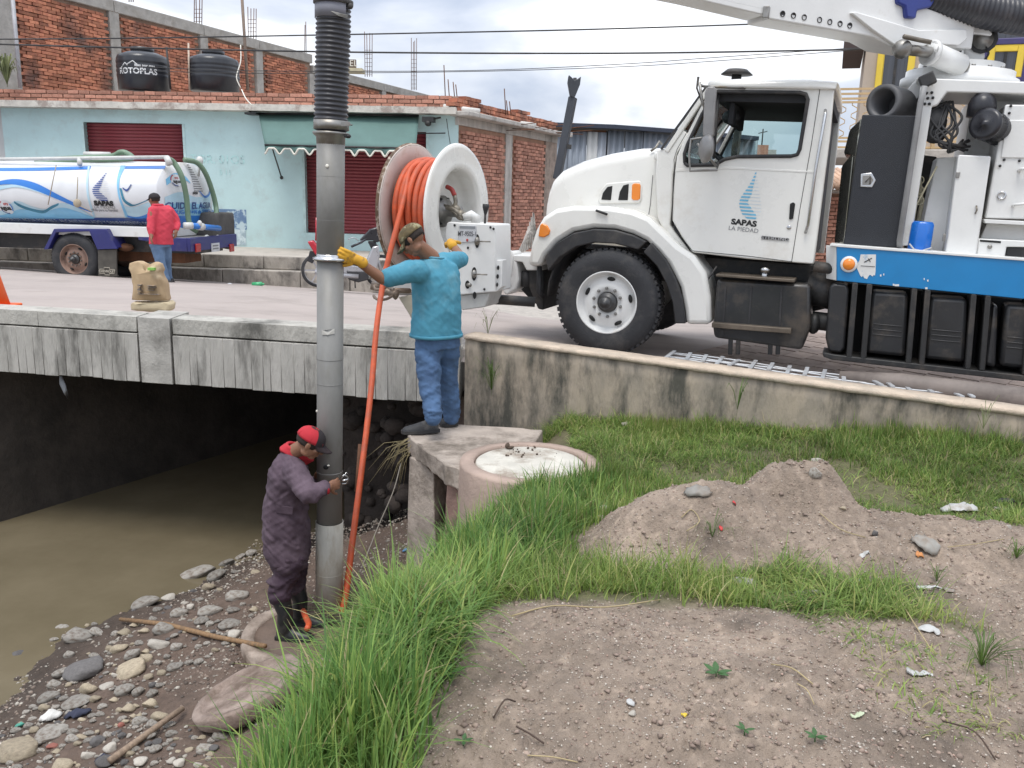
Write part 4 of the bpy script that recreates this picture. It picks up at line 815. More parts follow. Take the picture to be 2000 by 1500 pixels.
# window rubber, glass
wo = [V3(p.x, CY+.006, p.z) for p in far_w]
m = MB(); m.tube(wo+[wo[0]], .017, 8); tp(m, 'window_rubber', BLACK)
bl = Q(1398, 181, CY); b2 = Q(1413, 311, CY)
m = MB(); m.tube([V3(bl.x-.02, CY-.02, bl.z), V3(Q(1392, 320, CY).x, CY-.02, b2.z)], .015, 6); tp(m, 'vent_window_bar', BLACK)
m = MB(); m.prism([V3(p.x, CY-.03, p.z) for p in far_w[:5]]+[V3(Q(1392, 320, CY).x, CY-.03, far_w[0].z)], [V3(p.x, CY-.036, p.z) for p in far_w[:5]]+[V3(Q(1392, 320, CY).x, CY-.036, far_w[0].z)]); tp(m, 'vent_window', GLASS)
m = MB(); fw2 = [p+sh_+V3(0, .0, 0) for p in far_w]; m.prism(fw2, [p+V3(0, -.006, 0) for p in fw2]); tp(m, 'far_window', GLASS)
m = MB(); m.tube(fw2+[fw2[0]], .016, 6); tp(m, 'window_rubber', BLACK)
# far mirror seen through the window
m = MB(); q = Q(1436, 275, CY-2.2); m.box((q.x-.03, CY-2.45, q.z-.22), (q.x+.04, CY-2.25, q.z+.2)); tp(m, 'far_mirror', DARKM, .015)
# interior: dash, steering wheel, seats, sun visor
dz_ = far_w[0].z
m = MB(); m.hexa([V3(Q(1420, 300, CY).x, CY-1.95, dz_-.5), V3(Q(1325, 300, CY).x, CY-1.95, dz_-.5), V3(Q(1325, 300, CY).x, CY-.09, dz_-.5), V3(Q(1420, 300, CY).x, CY-.09, dz_-.5), V3(Q(1410, 300, CY).x, CY-1.95, dz_+.02), V3(Q(1330, 300, CY).x, CY-1.95, dz_+.06), V3(Q(1330, 300, CY).x, CY-.09, dz_+.06), V3(Q(1410, 300, CY).x, CY-.09, dz_+.02)]); tp(m, 'dashboard', INT, .02)
m = MB(); q = V3(Q(1412, 300, CY-.5).x, CY-.55, dz_+.06); ax = V3(-.55, 0, .8); cc = circ(q, .22, ax, 28); m.tube(cc, .016, 8, closed=True, cap=False); [m.tube([q, cc[i]], .01, 5) for i in (2, 12, 21)]; tp(m, 'steering_wheel', BLACK)
for y in (CY-.55, CY-1.5):
    m = MB(); x = Q(1545, 300, CY).x; m.box((x-.1, y-.26, dz_-.75), (x+.42, y+.26, dz_-.55)); m.box((x-.12, y-.25, dz_-.7), (x+.0, y+.25, dz_-.03)); tp(m, 'seat', INT, .03)
m = MB(); x = Q(1420, 200, CY).x; m.box((x-.05, CY-.9, a_.z-.34), (x+.0, CY-.15, a_.z-.14)); tp(m, 'sun_visor', INT, .01)
m = MB(); x = Q(1418, 220, CY).x; m.ell((x, CY-.35, Q(1418, 222, CY).z), .09, .06, .07); tp(m, 'cab_fan', BLACK)
m = MB(); m.box((b0.x+.1, CY-1.95, Q(1450, 490, CY).z), (Q(1330, 450, CY).x, CY-.08, Q(1450, 485, CY).z)); tp(m, 'cab_floor', INT)
m = MB(); fx = Q(1318, 400, CY).x; m.box((fx-.06, CY-1.95, Q(1450, 490, CY).z), (fx, CY-.08, dz_)); tp(m, 'firewall', INT)
# windshield & pillars
wa = Q(1296, 292, CY-.05); wb = Q(1386, 172, CY-.05)
m = MB(); m.prism([V3(wa.x-.03, CY-.12, wa.z), V3(wb.x+.0, CY-.12, wb.z), V3(wb.x, CY-1.9, wb.z), V3(wa.x-.03, CY-1.9, wa.z)], [V3(wa.x-.04, CY-.12, wa.z), V3(wb.x-.01, CY-.12, wb.z), V3(wb.x-.01, CY-1.9, wb.z), V3(wa.x-.04, CY-1.9, wa.z)]); tp(m, 'windshield', GLASS)
for y in (CY-.06, CY-1.98):
    m = MB(); m.bar(V3(wa.x-.03, y, wa.z-.02), V3(wb.x+.01, y, wb.z), .06, .05); tp(m, 'windshield_pillar', WHITE, .01)
    m = MB(); m.bar(V3(wa.x+.02, y+.02, wa.z), V3(wb.x+.035, y+.02, wb.z), .02, .02); tp(m, 'windshield_seal', BLACK)
m = MB(); m.box((wa.x-.12, CY-1.95, wa.z-.10), (wa.x+.1, CY-.08, wa.z-.02)); tp(m, 'cowl', WHITE, .02)
m = MB(); m.tube([Q(1271, 295, -.3), Q(1281, 288, -.3), Q(1288, 276, -.35), Q(1293, 282, -.35)], .012, 8); tp(m, 'hood_mirror_bracket', STEEL)
# door seams (thin recessed dark gaskets), handle, badge, screw
seam = mat('panel_gap', (.05, .05, .05), .8)
def seamline(px, ly=CY+.0015, w_=.006, mt=seam, name='door_gap'):
    m = MB(); P = [Q(u, v, ly) for u, v in px]; m.tube(P, w_/2, 5); return tp(m, name, mt)
seamline([(1602, 170), (1585, 280), (1562, 410), (1546, 512)])
seamline([(1385, 176), (1352, 240), (1322, 292), (1316, 312), (1318, 335), (1313, 400), (1311, 440), (1330, 462), (1352, 490), (1460, 500), (1546, 511)])
seamline([(1275, 342), (1270, 400), (1266, 424), (1281, 447)], -.29)
spl('door_badge', [(1487, 461), (1541, 466), (1541, 471), (1487, 467)], CY+.008, .007, BLACK, .001)
pl = Q(1514, 466, CY); ang = math.atan2(Q(1541, 468, CY).z-Q(1487, 463, CY).z, -(Q(1541, 468, CY).x-Q(1487, 463, CY).x))
put_text('STERLING', 'badge_lettering', .042, lambda x, y, z: V3(pl.x-x, CY+.0095, pl.z+y+x*math.tan(ang)), mat('badge_silver', (.45, .45, .45), .4), truck, bold=.0005, wscale=1.35)
spl('handle_recess', [(1541, 430), (1540, 400), (1543, 394), (1552, 393), (1554, 398), (1551, 425), (1547, 430)], CY+.003, .004, WHITE, .001)
spl('door_handle', [(1541, 428), (1543, 398), (1549, 395), (1553, 398), (1549, 427), (1544, 429)], CY+.014, .014, BLACKV, .004)
m = MB(); q = Q(1541, 444, CY); m.lathe([(.02, 0), (.02, .006), (.012, .008), (.001, .008)], q, (0, 1, 0), 16); tp(m, 'door_lock', CHROME)
spl('door_crease', [(1320, 330), (1420, 325), (1480, 329), (1590, 334), (1590, 338), (1480, 333), (1420, 330), (1320, 335)], CY+.004, .006, WHITE, .0025)
# logo: striped sail drop
LBL = mat('logo_light_blue', (.20, .55, .78), .4); LPB = mat('logo_pale_blue', (.60, .72, .80), .4); LBK = mat('logo_black', (.015, .015, .015), .5); LGR = mat('logo_grey', (.22, .22, .23), .5)
def sail(fn, parent, s=1.0, mlb=LBL, mpb=LPB):
    """fn maps unit coords (x -.5..5, y 0..1) to space"""
    lft = [(0, -.02), (.04, -.18), (.10, -.30), (.2, -.40), (.28, -.46), (.38, -.47), (.46, -.42), (.55, -.32), (.65, -.20), (.78, -.08), (.9, -.0), (1, .06)]
    lx = lambda y: np.interp(y, [a for a, b in lft], [b for a, b in lft])
    mx_ = lambda y: np.interp(y, [0, .05, .1, .2, .28, .32, .4, .5, .62, .8, 1], [.28, .33, .30, .10, .0, -.13, -.10, -.0, .02, .06, .10])
    rx = lambda y: np.interp(y, [0, .06, .15, .3, .5, .7, .85, 1], [.32, .42, .48, .47, .36, .24, .15, .09])
    m = MB(); m2 = MB(); n_ = 14
    for i in range(n_):
        y0, y1 = (i+.12)/n_, (i+.66)/n_
        P = [(lx(y0), y0), (mx_(y0)*1.0, y0), (mx_(y1), y1), (lx(y1), y1)]; m.add([fn(*p) for p in P], [(0, 1, 2, 3)])
        y0 = (i+.35)/n_; y1 = (i+.48)/n_
        P = [(mx_(y0)+.02, y0), (rx(y0), y0), (rx(y1), y1), (mx_(y1)+.02, y1)]; m2.add([fn(*p) for p in P], [(0, 1, 2, 3)])
    m.build('logo_sail', mlb, parent); m2.build('logo_lines', mpb, parent)
lt = Q(1468, 334, CY); lb = Q(1462, 428, CY); lh = lt.z-lb.z
sail(lambda x, y: V3(lb.x-x*lh*.5-(lt.x-lb.x)*0, CY+.003, lb.z+y*lh), truck)
q = Q(1453, 435.5, CY); put_text('SAPAS', 'door_lettering', .070, lambda x, y, z: V3(q.x-x, CY+.003, q.z+y-x*.035), LBK, truck, bold=.0035, wscale=1.2)
q2 = Q(1452, 448.5, CY); put_text('LA PIEDAD', 'door_lettering', .056, lambda x, y, z: V3(q2.x-x, CY+.003, q2.z+y-x*.035), LGR, truck, wscale=1.02)
# exterior details
m = MB(); m.tube([Q(1612, 215, CY+.02), Q(1612, 222, CY+.06), Q(1593, 330, CY+.06), Q(1578, 440, CY+.06), Q(1573, 455, CY+.02)], .014, 8); tp(m, 'grab_rail', CHROME)
# mirror
MIRM = mat('mirror_housing_grey', (.33, .32, .31), .45, metal=.4, var=.2)
spl('mirror_housing', [(1372, 264), (1376, 180), (1381, 169), (1394, 168), (1399, 175), (1394, 264), (1390, 268), (1376, 268)], .17, .06, MIRM, .018)
m = MB(); m.lathe([(.11, 0), (.12, .03), (.08, .06), (.001, .07)], Q(1384, 290, .15), (.8, .6, 0), 24, sq=(1, 1.1)); tp(m, 'round_mirror', MIRM)
m = MB(); m.tube([Q(1389, 170, CY), Q(1372, 168, .1), Q(1366, 165, .15)], .013, 7); m.tube([Q(1366, 160, .15), Q(1372, 200, .13), Q(1376, 210, .13)], .013, 7); m.tube([Q(1403, 318, CY), Q(1400, 332, .12), Q(1348, 334, .12), Q(1346, 300, .12), Q(1350, 272, .12), Q(1382, 268, .13)], .012, 7); m.tube([Q(1362, 280, .12), Q(1400, 325, .05)], .012, 7); m.tube([Q(1386, 169, .14), Q(1455, 172, CY+.01)], .011, 7); tp(m, 'mirror_bracket', STEEL)
m = MB(); m.tube([Q(1364, 150, .0), Q(1361, 172, .0), Q(1376, 215, .0)], [.012, .009, .006], 6); tp(m, 'antenna', DARKM)
m = MB(); q = Q(1439, 146, -1.1); m.lathe([(.16, 0), (.10, .05), (.001, .06)], q, (0, 0, 1), 20); m.tube([q-V3(0, 0, .12), q], .05, 8); tp(m, 'roof_beacon', DARKM)
# ---- battery box, step
spl('step_box', [(1400, 545), (1583, 556), (1583, 640), (1566, 684), (1395, 660), (1392, 640)], -.02, .5, mat('black_painted_box', (.022, .023, .025), .4, var=.4, dirt=(.10, .08, .06), dscale=3, dpos=(.5, .8), coat=.2), .03)
spl('step_tread', [(1398, 535), (1552, 546), (1552, 552), (1398, 540)], .04, .3, mat('worn_step_metal', (.16, .13, .10), .5, metal=.4, var=.4), .006)
spl('step_tread', [(1390, 630), (1545, 642), (1545, 652), (1390, 640)], .06, .3, mat('worn_step_metal', (.16, .13, .10), .5), .006)
m = MB(); q = Q(1494, 531, -.1); m.lathe([(.045, 0), (.045, .03), (.02, .045), (.001, .045)], q, (0, 0, 1), 16); m.tube([q-V3(0, 0, .08), q], .03, 8); tp(m, 'filler_cap', CHROME)
for u in (1428, 1443, 1506, 1521):
    m = MB(); m.bar(Q(u, 640, -.05), Q(u-2, 692, -.05), .04, .04, ref=V3(1, 0, 0)); tp(m, 'step_bracket', DARKM, .004)
for u in (1400, 1415, 1465, 1525):
    spl('box_rib', [(u+60*0, 560), (u+4, 560), (u-2, 655), (u-6, 655)], -.012, .008, BLACK, .001) if u > 1410 else None
m = MB(); m.tube([Q(1348, 596, -.1), Q(1400, 520, -.1)], .01, 6); tp(m, 'stay_rod', DARKM)
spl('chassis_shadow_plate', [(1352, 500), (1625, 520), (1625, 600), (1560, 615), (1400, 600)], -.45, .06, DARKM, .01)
m = MB(); m.tube([Q(1585, 625, -.25), Q(1640, 632, -.25)], .085, 14); m.ell(Q(1590, 632, -.2), .06, .08, .1); tp(m, 'air_cylinder', DARKM)
m = MB(); m.tube([Q(1590, 520, -.1), Q(1630, 526, -.1)], .05, 12); m.tube([Q(1576, 560, -.3), Q(1640, 575, -.3)], .16, 14); tp(m, 'exhaust_can', DARKM)
# ---- blue sill band
band = [(1634, 480), (2060, 513), (2060, 590), (1634, 548)]
spl('side_band', band, .0, .05, BLUE, .006)
spl('band_edge', [(1622, 476), (1640, 477), (2060, 509), (2060, 514), (1634, 482), (1620, 480)], .012, .25, WHITE2, .004)
m = MB(); a_, b_ = Q(1633, 482, 0), Q(1633, 548, 0); m.hexa([a_+V3(.0, -.01, 0), a_+V3(.09, -.12, 0), a_+V3(.09, -.2, 0), a_+V3(-.05, -.1, 0), b_+V3(0, -.01, 0), b_+V3(.09, -.12, 0), b_+V3(.09, -.2, 0), b_+V3(-.05, -.1, 0)]); tp(m, 'band_end', WHITE2, .005)
m = MB(); m.lathe([(.068, 0), (.072, .012), (.058, .02)], Q(1658, 516, 0), (0, 1, 0), 24); tp(m, 'marker_ring', WHITE2)
m = MB(); m.lathe([(.056, .005), (.05, .03), (.03, .042), (.001, .046)], Q(1658, 516, 0), (0, 1, 0), 20); tp(m, 'side_marker', AMBER)
rs = random.Random(4); P = [(1681, 497), (1711, 497), (1710, 530)]+[(1709-i*2.6, 541+rs.uniform(-5, 5)) for i in range(12)]+[(1672, 520), (1679, 508)]
spl('torn_decal', P, .004, .003, mat('peeled_paper', (.72, .72, .70), .7, dirt=(.35, .45, .55), dscale=14, dpos=(.6, .66)), 0)
m = MB(); m.tube([Q(1688, 512, .006), Q(1696, 508, .006), Q(1703, 504, .006)], .004, 4); m.tube([Q(1696, 505, .006), Q(1700, 512, .006)], .003, 4); m.tube([Q(1681, 519, .006), Q(1709, 521, .006)], .002, 4); tp(m, 'decal_drawing', LBK)
for (u, v, w_) in ((1751, 557, 10), (1745, 556, 3), (1809, 563, 5), (1805, 545, 2), (1812, 548, 3), (1720, 538, 3), (1726, 536, 2)):
    spl('paint_chip', [(u-w_/2, v-1.5), (u+w_/2, v-2), (u+w_/2, v+2), (u-w_/3, v+2)], .003, .002, WHITE2, 0)
# ---- black tank bank below the band
BT = mat('black_poly_tank', (.020, .021, .023), .45, var=.3, dirt=(.085, .07, .055), dscale=5, dpos=(.52, .8), coat=.15, bump=.1)
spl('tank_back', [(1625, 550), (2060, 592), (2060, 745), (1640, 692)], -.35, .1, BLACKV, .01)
spl('side_tank', [(1620, 560), (1628, 553), (1653, 555), (1658, 566), (1650, 680), (1642, 690), (1618, 686), (1612, 660)], -.02, .3, BT, .06)
for (ua, ub) in ((1700, 1774), (1814, 1890), (1930, 1950), (1962, 2030)):
    s_ = (ua-1640)*.097
    spl('side_tank', [(ua+3, 563+s_), (ub, 567+s_), (ub-5, 692+s_), (ua-10, 684+s_)], -.04, .28, BT, .035)
    if ub-ua > 60:
        for k_, vv in enumerate((630, 640, 650)): spl('tank_emboss', [(ua+6-k_, vv+s_-4), (ub-12-k_, vv+s_+1), (ub-12-k_, vv+s_+3), (ua+6-k_, vv+s_-2)], -.032, .01, BT, .003)
for u in (1666, 1694, 1782, 1808, 1898, 1926, 2010):
    s_ = (u-1640)*.097
    spl('tank_frame_post', [(u-1, 549+s_), (u+10, 550+s_), (u-2, 697+s_*1.0), (u-14, 696+s_)], .0, .33, DARKM, .008)
spl('tank_frame_rail', [(1606, 688), (1630, 693), (2060, 740), (2060, 752), (1625, 703), (1608, 697)], .0, .33, DARKM, .008)
# long suction tube lying behind the parapet, below the tanks
m = MB(); m.tube([FT.M.inverted() @ PY(1575, 745, 7.3) if False else Q(1640, 735, .16), Q(1760, 748, .22), Q(2080, 790, .28)], [.05, .085, .10], 16); tp(m, 'spare_pipe', mat('dusty_pipe', (.25, .21, .185), .7, var=.3, dirt=(.12, .1, .09), dscale=3))
# ---- cabinet behind the cab
m = MB(); f = [Q(u, v, -.12) for u, v in ((1694, 226), (1790, 226), (1790, 238), (1757, 482), (1646, 478), (1648, 456), (1680, 250))]
TOOLB = mat('black_textured_cabinet', (.022, .025, .032), .65, var=.2, bump=.5, bscale=140)
spl('tool_cabinet', [(1684, 224), (1793, 226), (1757, 484), (1647, 478)], -.10, .06, TOOLB, .01)
ALU = mat('worn_polished_aluminium', (.42, .42, .38), .25, metal=.9, var=.35, scale=6, dirt=(.2, .2, .15), dscale=3)
a0_, a1_, a2_ = Q(1684, 228, -.16), Q(1668, 300, -.16), Q(1649, 478, -.16)
m = MB(); 
for p_, q_ in ((a0_, a1_), (a1_, a2_)):
    m.hexa([V3(p_.x, -.16, p_.z), V3(p_.x+.09, -.30, p_.z-.1), V3(p_.x+.09, -.95, p_.z-.1), V3(p_.x-.3, -.95, p_.z), V3(q_.x, -.16, q_.z), V3(q_.x+.09, -.30, q_.z), V3(q_.x+.09, -.95, q_.z), V3(q_.x-.3, -.95, q_.z)])
tp(m, 'fluid_tank', ALU, .02)
spl('cabinet_latch', [(1681, 339), (1703, 337), (1711, 352), (1704, 366), (1680, 365)], -.092, .02, CHROME, .006); spl('latch_recess', [(1685, 343), (1700, 342), (1706, 352), (1700, 361), (1684, 361)], -.088, .008, STEEL, .002); m = MB(); m.tube([Q(1690, 356, -.08), Q(1700, 345, -.08), Q(1699, 360, -.08)], .005, 5); tp(m, 'latch_handle', DARKM)
m = MB(); m.tube([V3(Q(1698, 476, -.1).x*0+Q(1726, 202, -.3).x+.0, -.12, Q(1726, 200, -.2).z), V3(Q(1726, 202, -.3).x, -1.3, Q(1726, 200, -.2).z)], .15, 24) if False else None
q = Q(1724, 199, -.25); dr = V3(.45, .89, 0).normalized()
m = MB(); m.lathe([(.15, .0), (.155, -.04), (.15, -.08), (.15, -1.0)], q, dr, 28, cap=False); m.lathe([(.11, .0), (.11, -.5)], q, dr, 28, cap=False); m.lathe([(.15, .0), (.11, .0)], q, dr, 28, cap=False); m.lathe([(.001, -.35), (.11, -.35)], q, dr, 28, cap=False); tp(m, 'suction_tube_end', mat('grey_tube_rubber', (.14, .14, .145), .5, var=.3))
# ---- white upper body
WB = -.18
spl('body_post', [(1800, 152), (1818, 150), (1826, 170), (1778, 480), (1757, 480), (1790, 240)], WB, .10, WHITE2, .01)
m = MB(); m.tube([Q(1806, 168, -.05), Q(1798, 200, -.05), Q(1757, 470, -.05), Q(1757, 482, -.1)], .025, 10); tp(m, 'grey_conduit', mat('grey_conduit', (.28, .28, .28), .5))
m = MB(); m.box((-.06, -.09, -.05), (.06, .0, .05), M=Matrix.Translation(Q(1812, 155, -.05)) @ Matrix.Rotation(.5, 4, 'Y')); tp(m, 'work_lamp', BLACK, .01)
spl('deck_beam', [(1790, 152), (2080, 162), (2080, 186), (1850, 180), (1832, 205), (1812, 212), (1822, 172)], WB, .9, WHITE2, .012)
spl('deck_plate', [(1762, 186), (1793, 150), (1815, 152), (1806, 175), (1768, 222)], WB-.3, .5, WHITE2, .01)
for (u, v) in ((1810, 182), (1820, 181), (1812, 192), (1822, 191), (1806, 203), (1815, 203)):
    m = MB(); m.lathe([(.012, 0), (.012, .012), (.001, .014)], Q(u, v, WB), (0, 1, 0), 10); tp(m, 'bolt', DARKM)
m = MB(); q = Q(1917, 215, WB-.05); 
m.lathe([(.11, 0), (.11, .10), (.095, .15), (.06, .19), (.001, .2)], q+V3(0, 0, -.06), (0, 0, 1), 24); tp(m, 'intake_cap', mat('black_gloss', (.02, .02, .025), .3, var=.1))
q = Q(1926, 243, -.08); m = MB(); dr = V3(.55, .83, .12).normalized(); m.lathe([(.115, -.42), (.12, -.02), (.13, 0), (.13, .02), (.10, .035), (.03, .025), (.02, .05), (.001, .05)], q, dr, 28)
for k in range(3): m.lathe([(.121, -.1-.1*k), (.126, -.11-.1*k), (.121, -.12-.1*k)], q, dr, 28, cap=False)
tp(m, 'air_filter', mat('black_gloss', (.02, .02, .025), .3))
m = MB()
rs = random.Random(9)
for k in range(9):
    pts = [Q(1850+rs.uniform(-6, 10), 200+rs.uniform(-3, 3), -.3), Q(1835+rs.uniform(-20, 50), 235+rs.uniform(-10, 10), -.22), Q(1828+rs.uniform(-8, 60), 268+rs.uniform(-10, 10), -.2), Q(1850+rs.uniform(-10, 20), 292+rs.uniform(-10, 6), -.22), Q(1885+rs.uniform(-10, 20), 285+rs.uniform(-12, 10), -.3)]
    MB().tube(spline(pts, 6), .011, 7).build('hydraulic_hose', BLACK, truck)
m = MB(); m.ell(Q(1820, 240, -.3), .12, .09, .14); m.ell(Q(1826, 262, -.28), .09, .07, .08); m.box(tuple(Q(1834, 262, -.4)), tuple(Q(1815, 218, -.32))); tp(m, 'valve_block', BLACK, .01)
# blue container with strap
q0_ = Q(1798, 463, -.2); m = MB(); w2 = .085; rr_ = []
for z_, s_ in ((-.15, .88), (-.12, 1), (0, 1.02), (.11, 1.0), (.135, .85)): rr_.append([q0_+V3(math.cos(a)*w2*s_*1.15, math.sin(a)*w2*s_, z_) for a in [i*math.pi/4+math.pi/8 for i in range(8)]])
m.loft(rr_); tp(m, 'blue_jug', mat('blue_plastic', (.01, .16, .62), .3, coat=.4, var=.1), .01)
m = MB(); m.tube([Q(1776, 476, -.1), Q(1785, 487, -.1), Q(1800, 490, -.1), Q(1820, 484, -.1)], .008, 6); tp(m, 'jug_strap', mat('grey_strap', (.5, .5, .5), .6))
m = MB(); m.tube([Q(1795, 345, -.5), Q(1800, 400, -.5), Q(1785, 470, -.5)], .02, 7); m.tube([Q(1830, 325, -.3), Q(1790, 400, -.4), Q(1778, 470, -.3)], .008, 6); 
for v in (352, 372, 392): m.tube(circ(Q(1796, v, -.45), .035, (0, 1, 0), 12), .006, 5, closed=True, cap=False)
tp(m, 'chain_hooks', mat('cream_hook', (.6, .55, .38), .6))
# cabinets
spl('side_cabinet', [(1830, 308), (1884, 306), (1840, 498), (1790, 494)], -.42, .5, WHITE2, .01, label='set-back cabinet side')
spl('side_cabinet', [(1872, 302), (1936, 305), (1907, 499), (1846, 496)], -.12, .5, WHITE2, .012)
spl('cabinet_hinge', [(1868, 336), (1876, 336), (1873, 348), (1866, 347)], -.11, .02, STEEL, .003); spl('cabinet_hinge', [(1842, 457), (1848, 457), (1846, 472), (1840, 471)], -.11, .02, STEEL, .003)
m = MB(); m.tube([Q(1907, 402, -.11), Q(1908, 410, -.09), Q(1905, 417, -.11)], .008, 6); tp(m, 'cabinet_handle', STEEL)
spl('rear_cabinet', [(1964, 204), (2080, 205), (2080, 430), (1924, 426), (1946, 300)], WB, .6, WHITE2, .012)
spl('cabinet_panel', [(1966, 234), (2080, 236), (2080, 310), (1955, 308)], WB+.012, .012, WHITE2, .006)
m = MB(); m.lathe([(.034, .0), (.036, .012), (.022, .012), (.02, .0)], Q(1956, 382, WB), (0, 1, 0), 22, cap=False); tp(m, 'gauge_ring', CHROME)
for (u, v) in ((1953, 324), (1974, 207), (1971, 221), (1961, 312), (1991, 314)):
    m = MB(); m.lathe([(.011, 0), (.011, .01), (.001, .012)], Q(u, v, WB), (0, 1, 0), 10); tp(m, 'bolt', DARKM)
m = MB(); m.tube([Q(1978, 402, WB), Q(1982, 400, WB+.06), Q(2000, 398, WB+.06), Q(2040, 400, WB+.06)], .012, 7); m.tube([Q(1990, 334, WB), Q(1993, 330, WB+.05), Q(2010, 329, WB+.05)], .014, 7); tp(m, 'cabinet_handle', WHITE2)
spl('shelf_channel', [(1922, 428), (2080, 436), (2080, 444), (1924, 436)], WB+.05, .2, WHITE2, .005)
spl('lower_body_panel', [(1928, 436), (2080, 444), (2080, 474), (1915, 466)], WB-.12, .3, WHITE2, .006)
spl('lower_tray', [(1912, 466), (2080, 474), (2080, 484), (1966, 482), (1962, 505), (1907, 500)], WB+.04, .25, WHITE2, .008)
spl('tray_slot', [(1914, 468), (1955, 471), (1955, 475), (1914, 472)], WB+.045, .01, BLACKV, .002)
spl('black_bin', [(1966, 480), (2080, 485), (2080, 515), (1962, 506)], WB, .3, BLACK, .01)
m = MB(); m.lathe([(.018, 0), (.018, .012), (.001, .014)], Q(1933, 482, WB+.04), (0, 1, 0), 12); tp(m, 'bolt', STEEL)
spl('body_core', [(1900, 190), (2080, 195), (2080, 500), (1850, 496)], -.75, 1.0, WHITE2, .01)
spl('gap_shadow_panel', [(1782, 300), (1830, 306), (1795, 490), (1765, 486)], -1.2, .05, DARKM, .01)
# ---- boom turret
q = Q(1872, 158, -1.1)
m = MB(); m.lathe([(.50, -.08), (.50, .0), (.46, .02), (.46, .07), (.36, .09), (.36, .14), (.001, .14)], q, (0, 0, 1), 40); tp(m, 'turret_ring', WHITE2)
bl_ = MB().lathe([(.018, 0), (.018, .02), (.001, .022)], (0, 0, 0), (0, 0, 1), 8).mesh('bolt', STEEL)
for i in range(18): a = 2*math.pi*i/18; inst(bl_, 'bolt', Matrix.Translation(q+V3(math.cos(a)*.41, math.sin(a)*.41, .07)), truck)
LT = -.95
spl('turret_column', [(1884, 62), (1928, 60), (1936, 72), (1924, 90), (1922, 150), (1880, 148), (1882, 100)], LT, .35, WHITE2, .02)
m = MB(); qp = Q(1920, 78, LT); m.lathe([(.085, 0), (.085, .03), (.05, .035), (.05, .06), (.001, .06)], qp, (0, 1, 0), 20); tp(m, 'pivot_pin', STEEL)
m = MB(); m.lathe([(.11, .0), (.12, .015), (.075, .018)], qp, (0, 1, 0), 12, cap=False, smooth=False); tp(m, 'pivot_plate', BLACK)
spl('turret_cap', [(1866, 50), (1900, 48), (1932, 56), (1939, 66), (1934, 70), (1870, 62)], LT+.08, .5, WHITE2, .03)
m = MB(); m.tube(spline([Q(1835, 100, LT+.02), Q(1855, 86, LT+.05), Q(1873, 90, LT+.05), Q(1876, 100, LT), Q(1866, 112, LT)], 5), .012, 6); m.tube(spline([Q(1926, 92, LT+.03), Q(1931, 105, LT+.06), Q(1922, 118, LT+.03)], 5), .008, 6); tp(m, 'hydraulic_hose', BLACK)
# ---- boom: from the turret over the cab towards the pipe
def B(u, v, k=0):    # boom side plane: passes turret, swings toward the bridge side
    t = (1880-u)/880; return PY(u, v, 7.95-1.3*max(t, -.2)+k)
BW = FT.M.inverted()
def bp(px, k=0): return [BW @ B(u, v, k) for u, v in px]
bdir = (BW.to_3x3() @ (B(1400, 0)-B(1880, 60))).normalized(); bn = bdir.cross(V3(0, 0, 1)).normalized(); bn = bn if bn.y < 0 else -bn
plate(bp([(1330, -48), (1640, -22), (1760, -2), (1880, 40), (1905, 52), (1898, 96), (1850, 92), (1790, 100), (1740, 92), (1706, 73), (1500, 37), (1500, 22), (1330, -15)]), [], bn*.32, 'boom_main', WHITE2, truck, .012)
plate(bp([(1240, -50), (1460, -28), (1495, -5), (1495, 30), (1350, -4), (1240, -26)]), [], bn*.28, 'boom_inner', WHITE2, truck, .01)
bb = bn*-.035
plate([p+bb for p in bp([(1658, 26), (1666, 24), (1790, 60), (1882, 58), (1884, 76), (1868, 90), (1812, 86), (1770, 104), (1760, 104), (1738, 86), (1700, 60)])], [], bn*.05, 'boom_gusset', WHITE2, truck, .008)
for (u, v) in ((1528, 27), (1549, 30.5), (1570, 34), (1600, 39), (1620, 43), (1640, 46.5), (1659, 50)):
    m = MB(); c_ = BW @ B(u, v); m.lathe([(.021, -.006), (.024, .008), (.019, .01), (.017, .002), (.001, .002)], c_, -bn, 16); tp(m, 'boom_plug', BLACK)
m = MB(); c_ = BW @ B(1498, 26); m.box((-.02, -.05, -.04), (.03, .04, .05), M=Matrix.Translation(c_)); tp(m, 'boom_roller', STEEL, .005)
# lift cylinder
c1, c2, c3 = BW @ B(1762, 96, -.1), BW @ B(1815, 102, -.1), BW @ B(1875, 128, -.05)
m = MB(); m.tube([c2, c3], .095, 20); m.tube([c2+(c3-c2)*.0, c2+(c3-c2)*.08], .11, 20); tp(m, 'lift_cylinder', WHITE2, 0)
m = MB(); m.tube([c1, c2, c3], .045, 14); m.ell(c1, .08, .08, .08); m.ell(c3, .08, .08, .08); tp(m, 'cylinder_rod', STEEL)
m = MB(); m.tube([c1+V3(0, .12, .08), c2+V3(.1, .12, .08), c2+V3(0, .12, .06)], .02, 8); tp(m, 'cylinder_fitting', mat('greasy_steel', (.25, .22, .18), .5, metal=.5, var=.5))
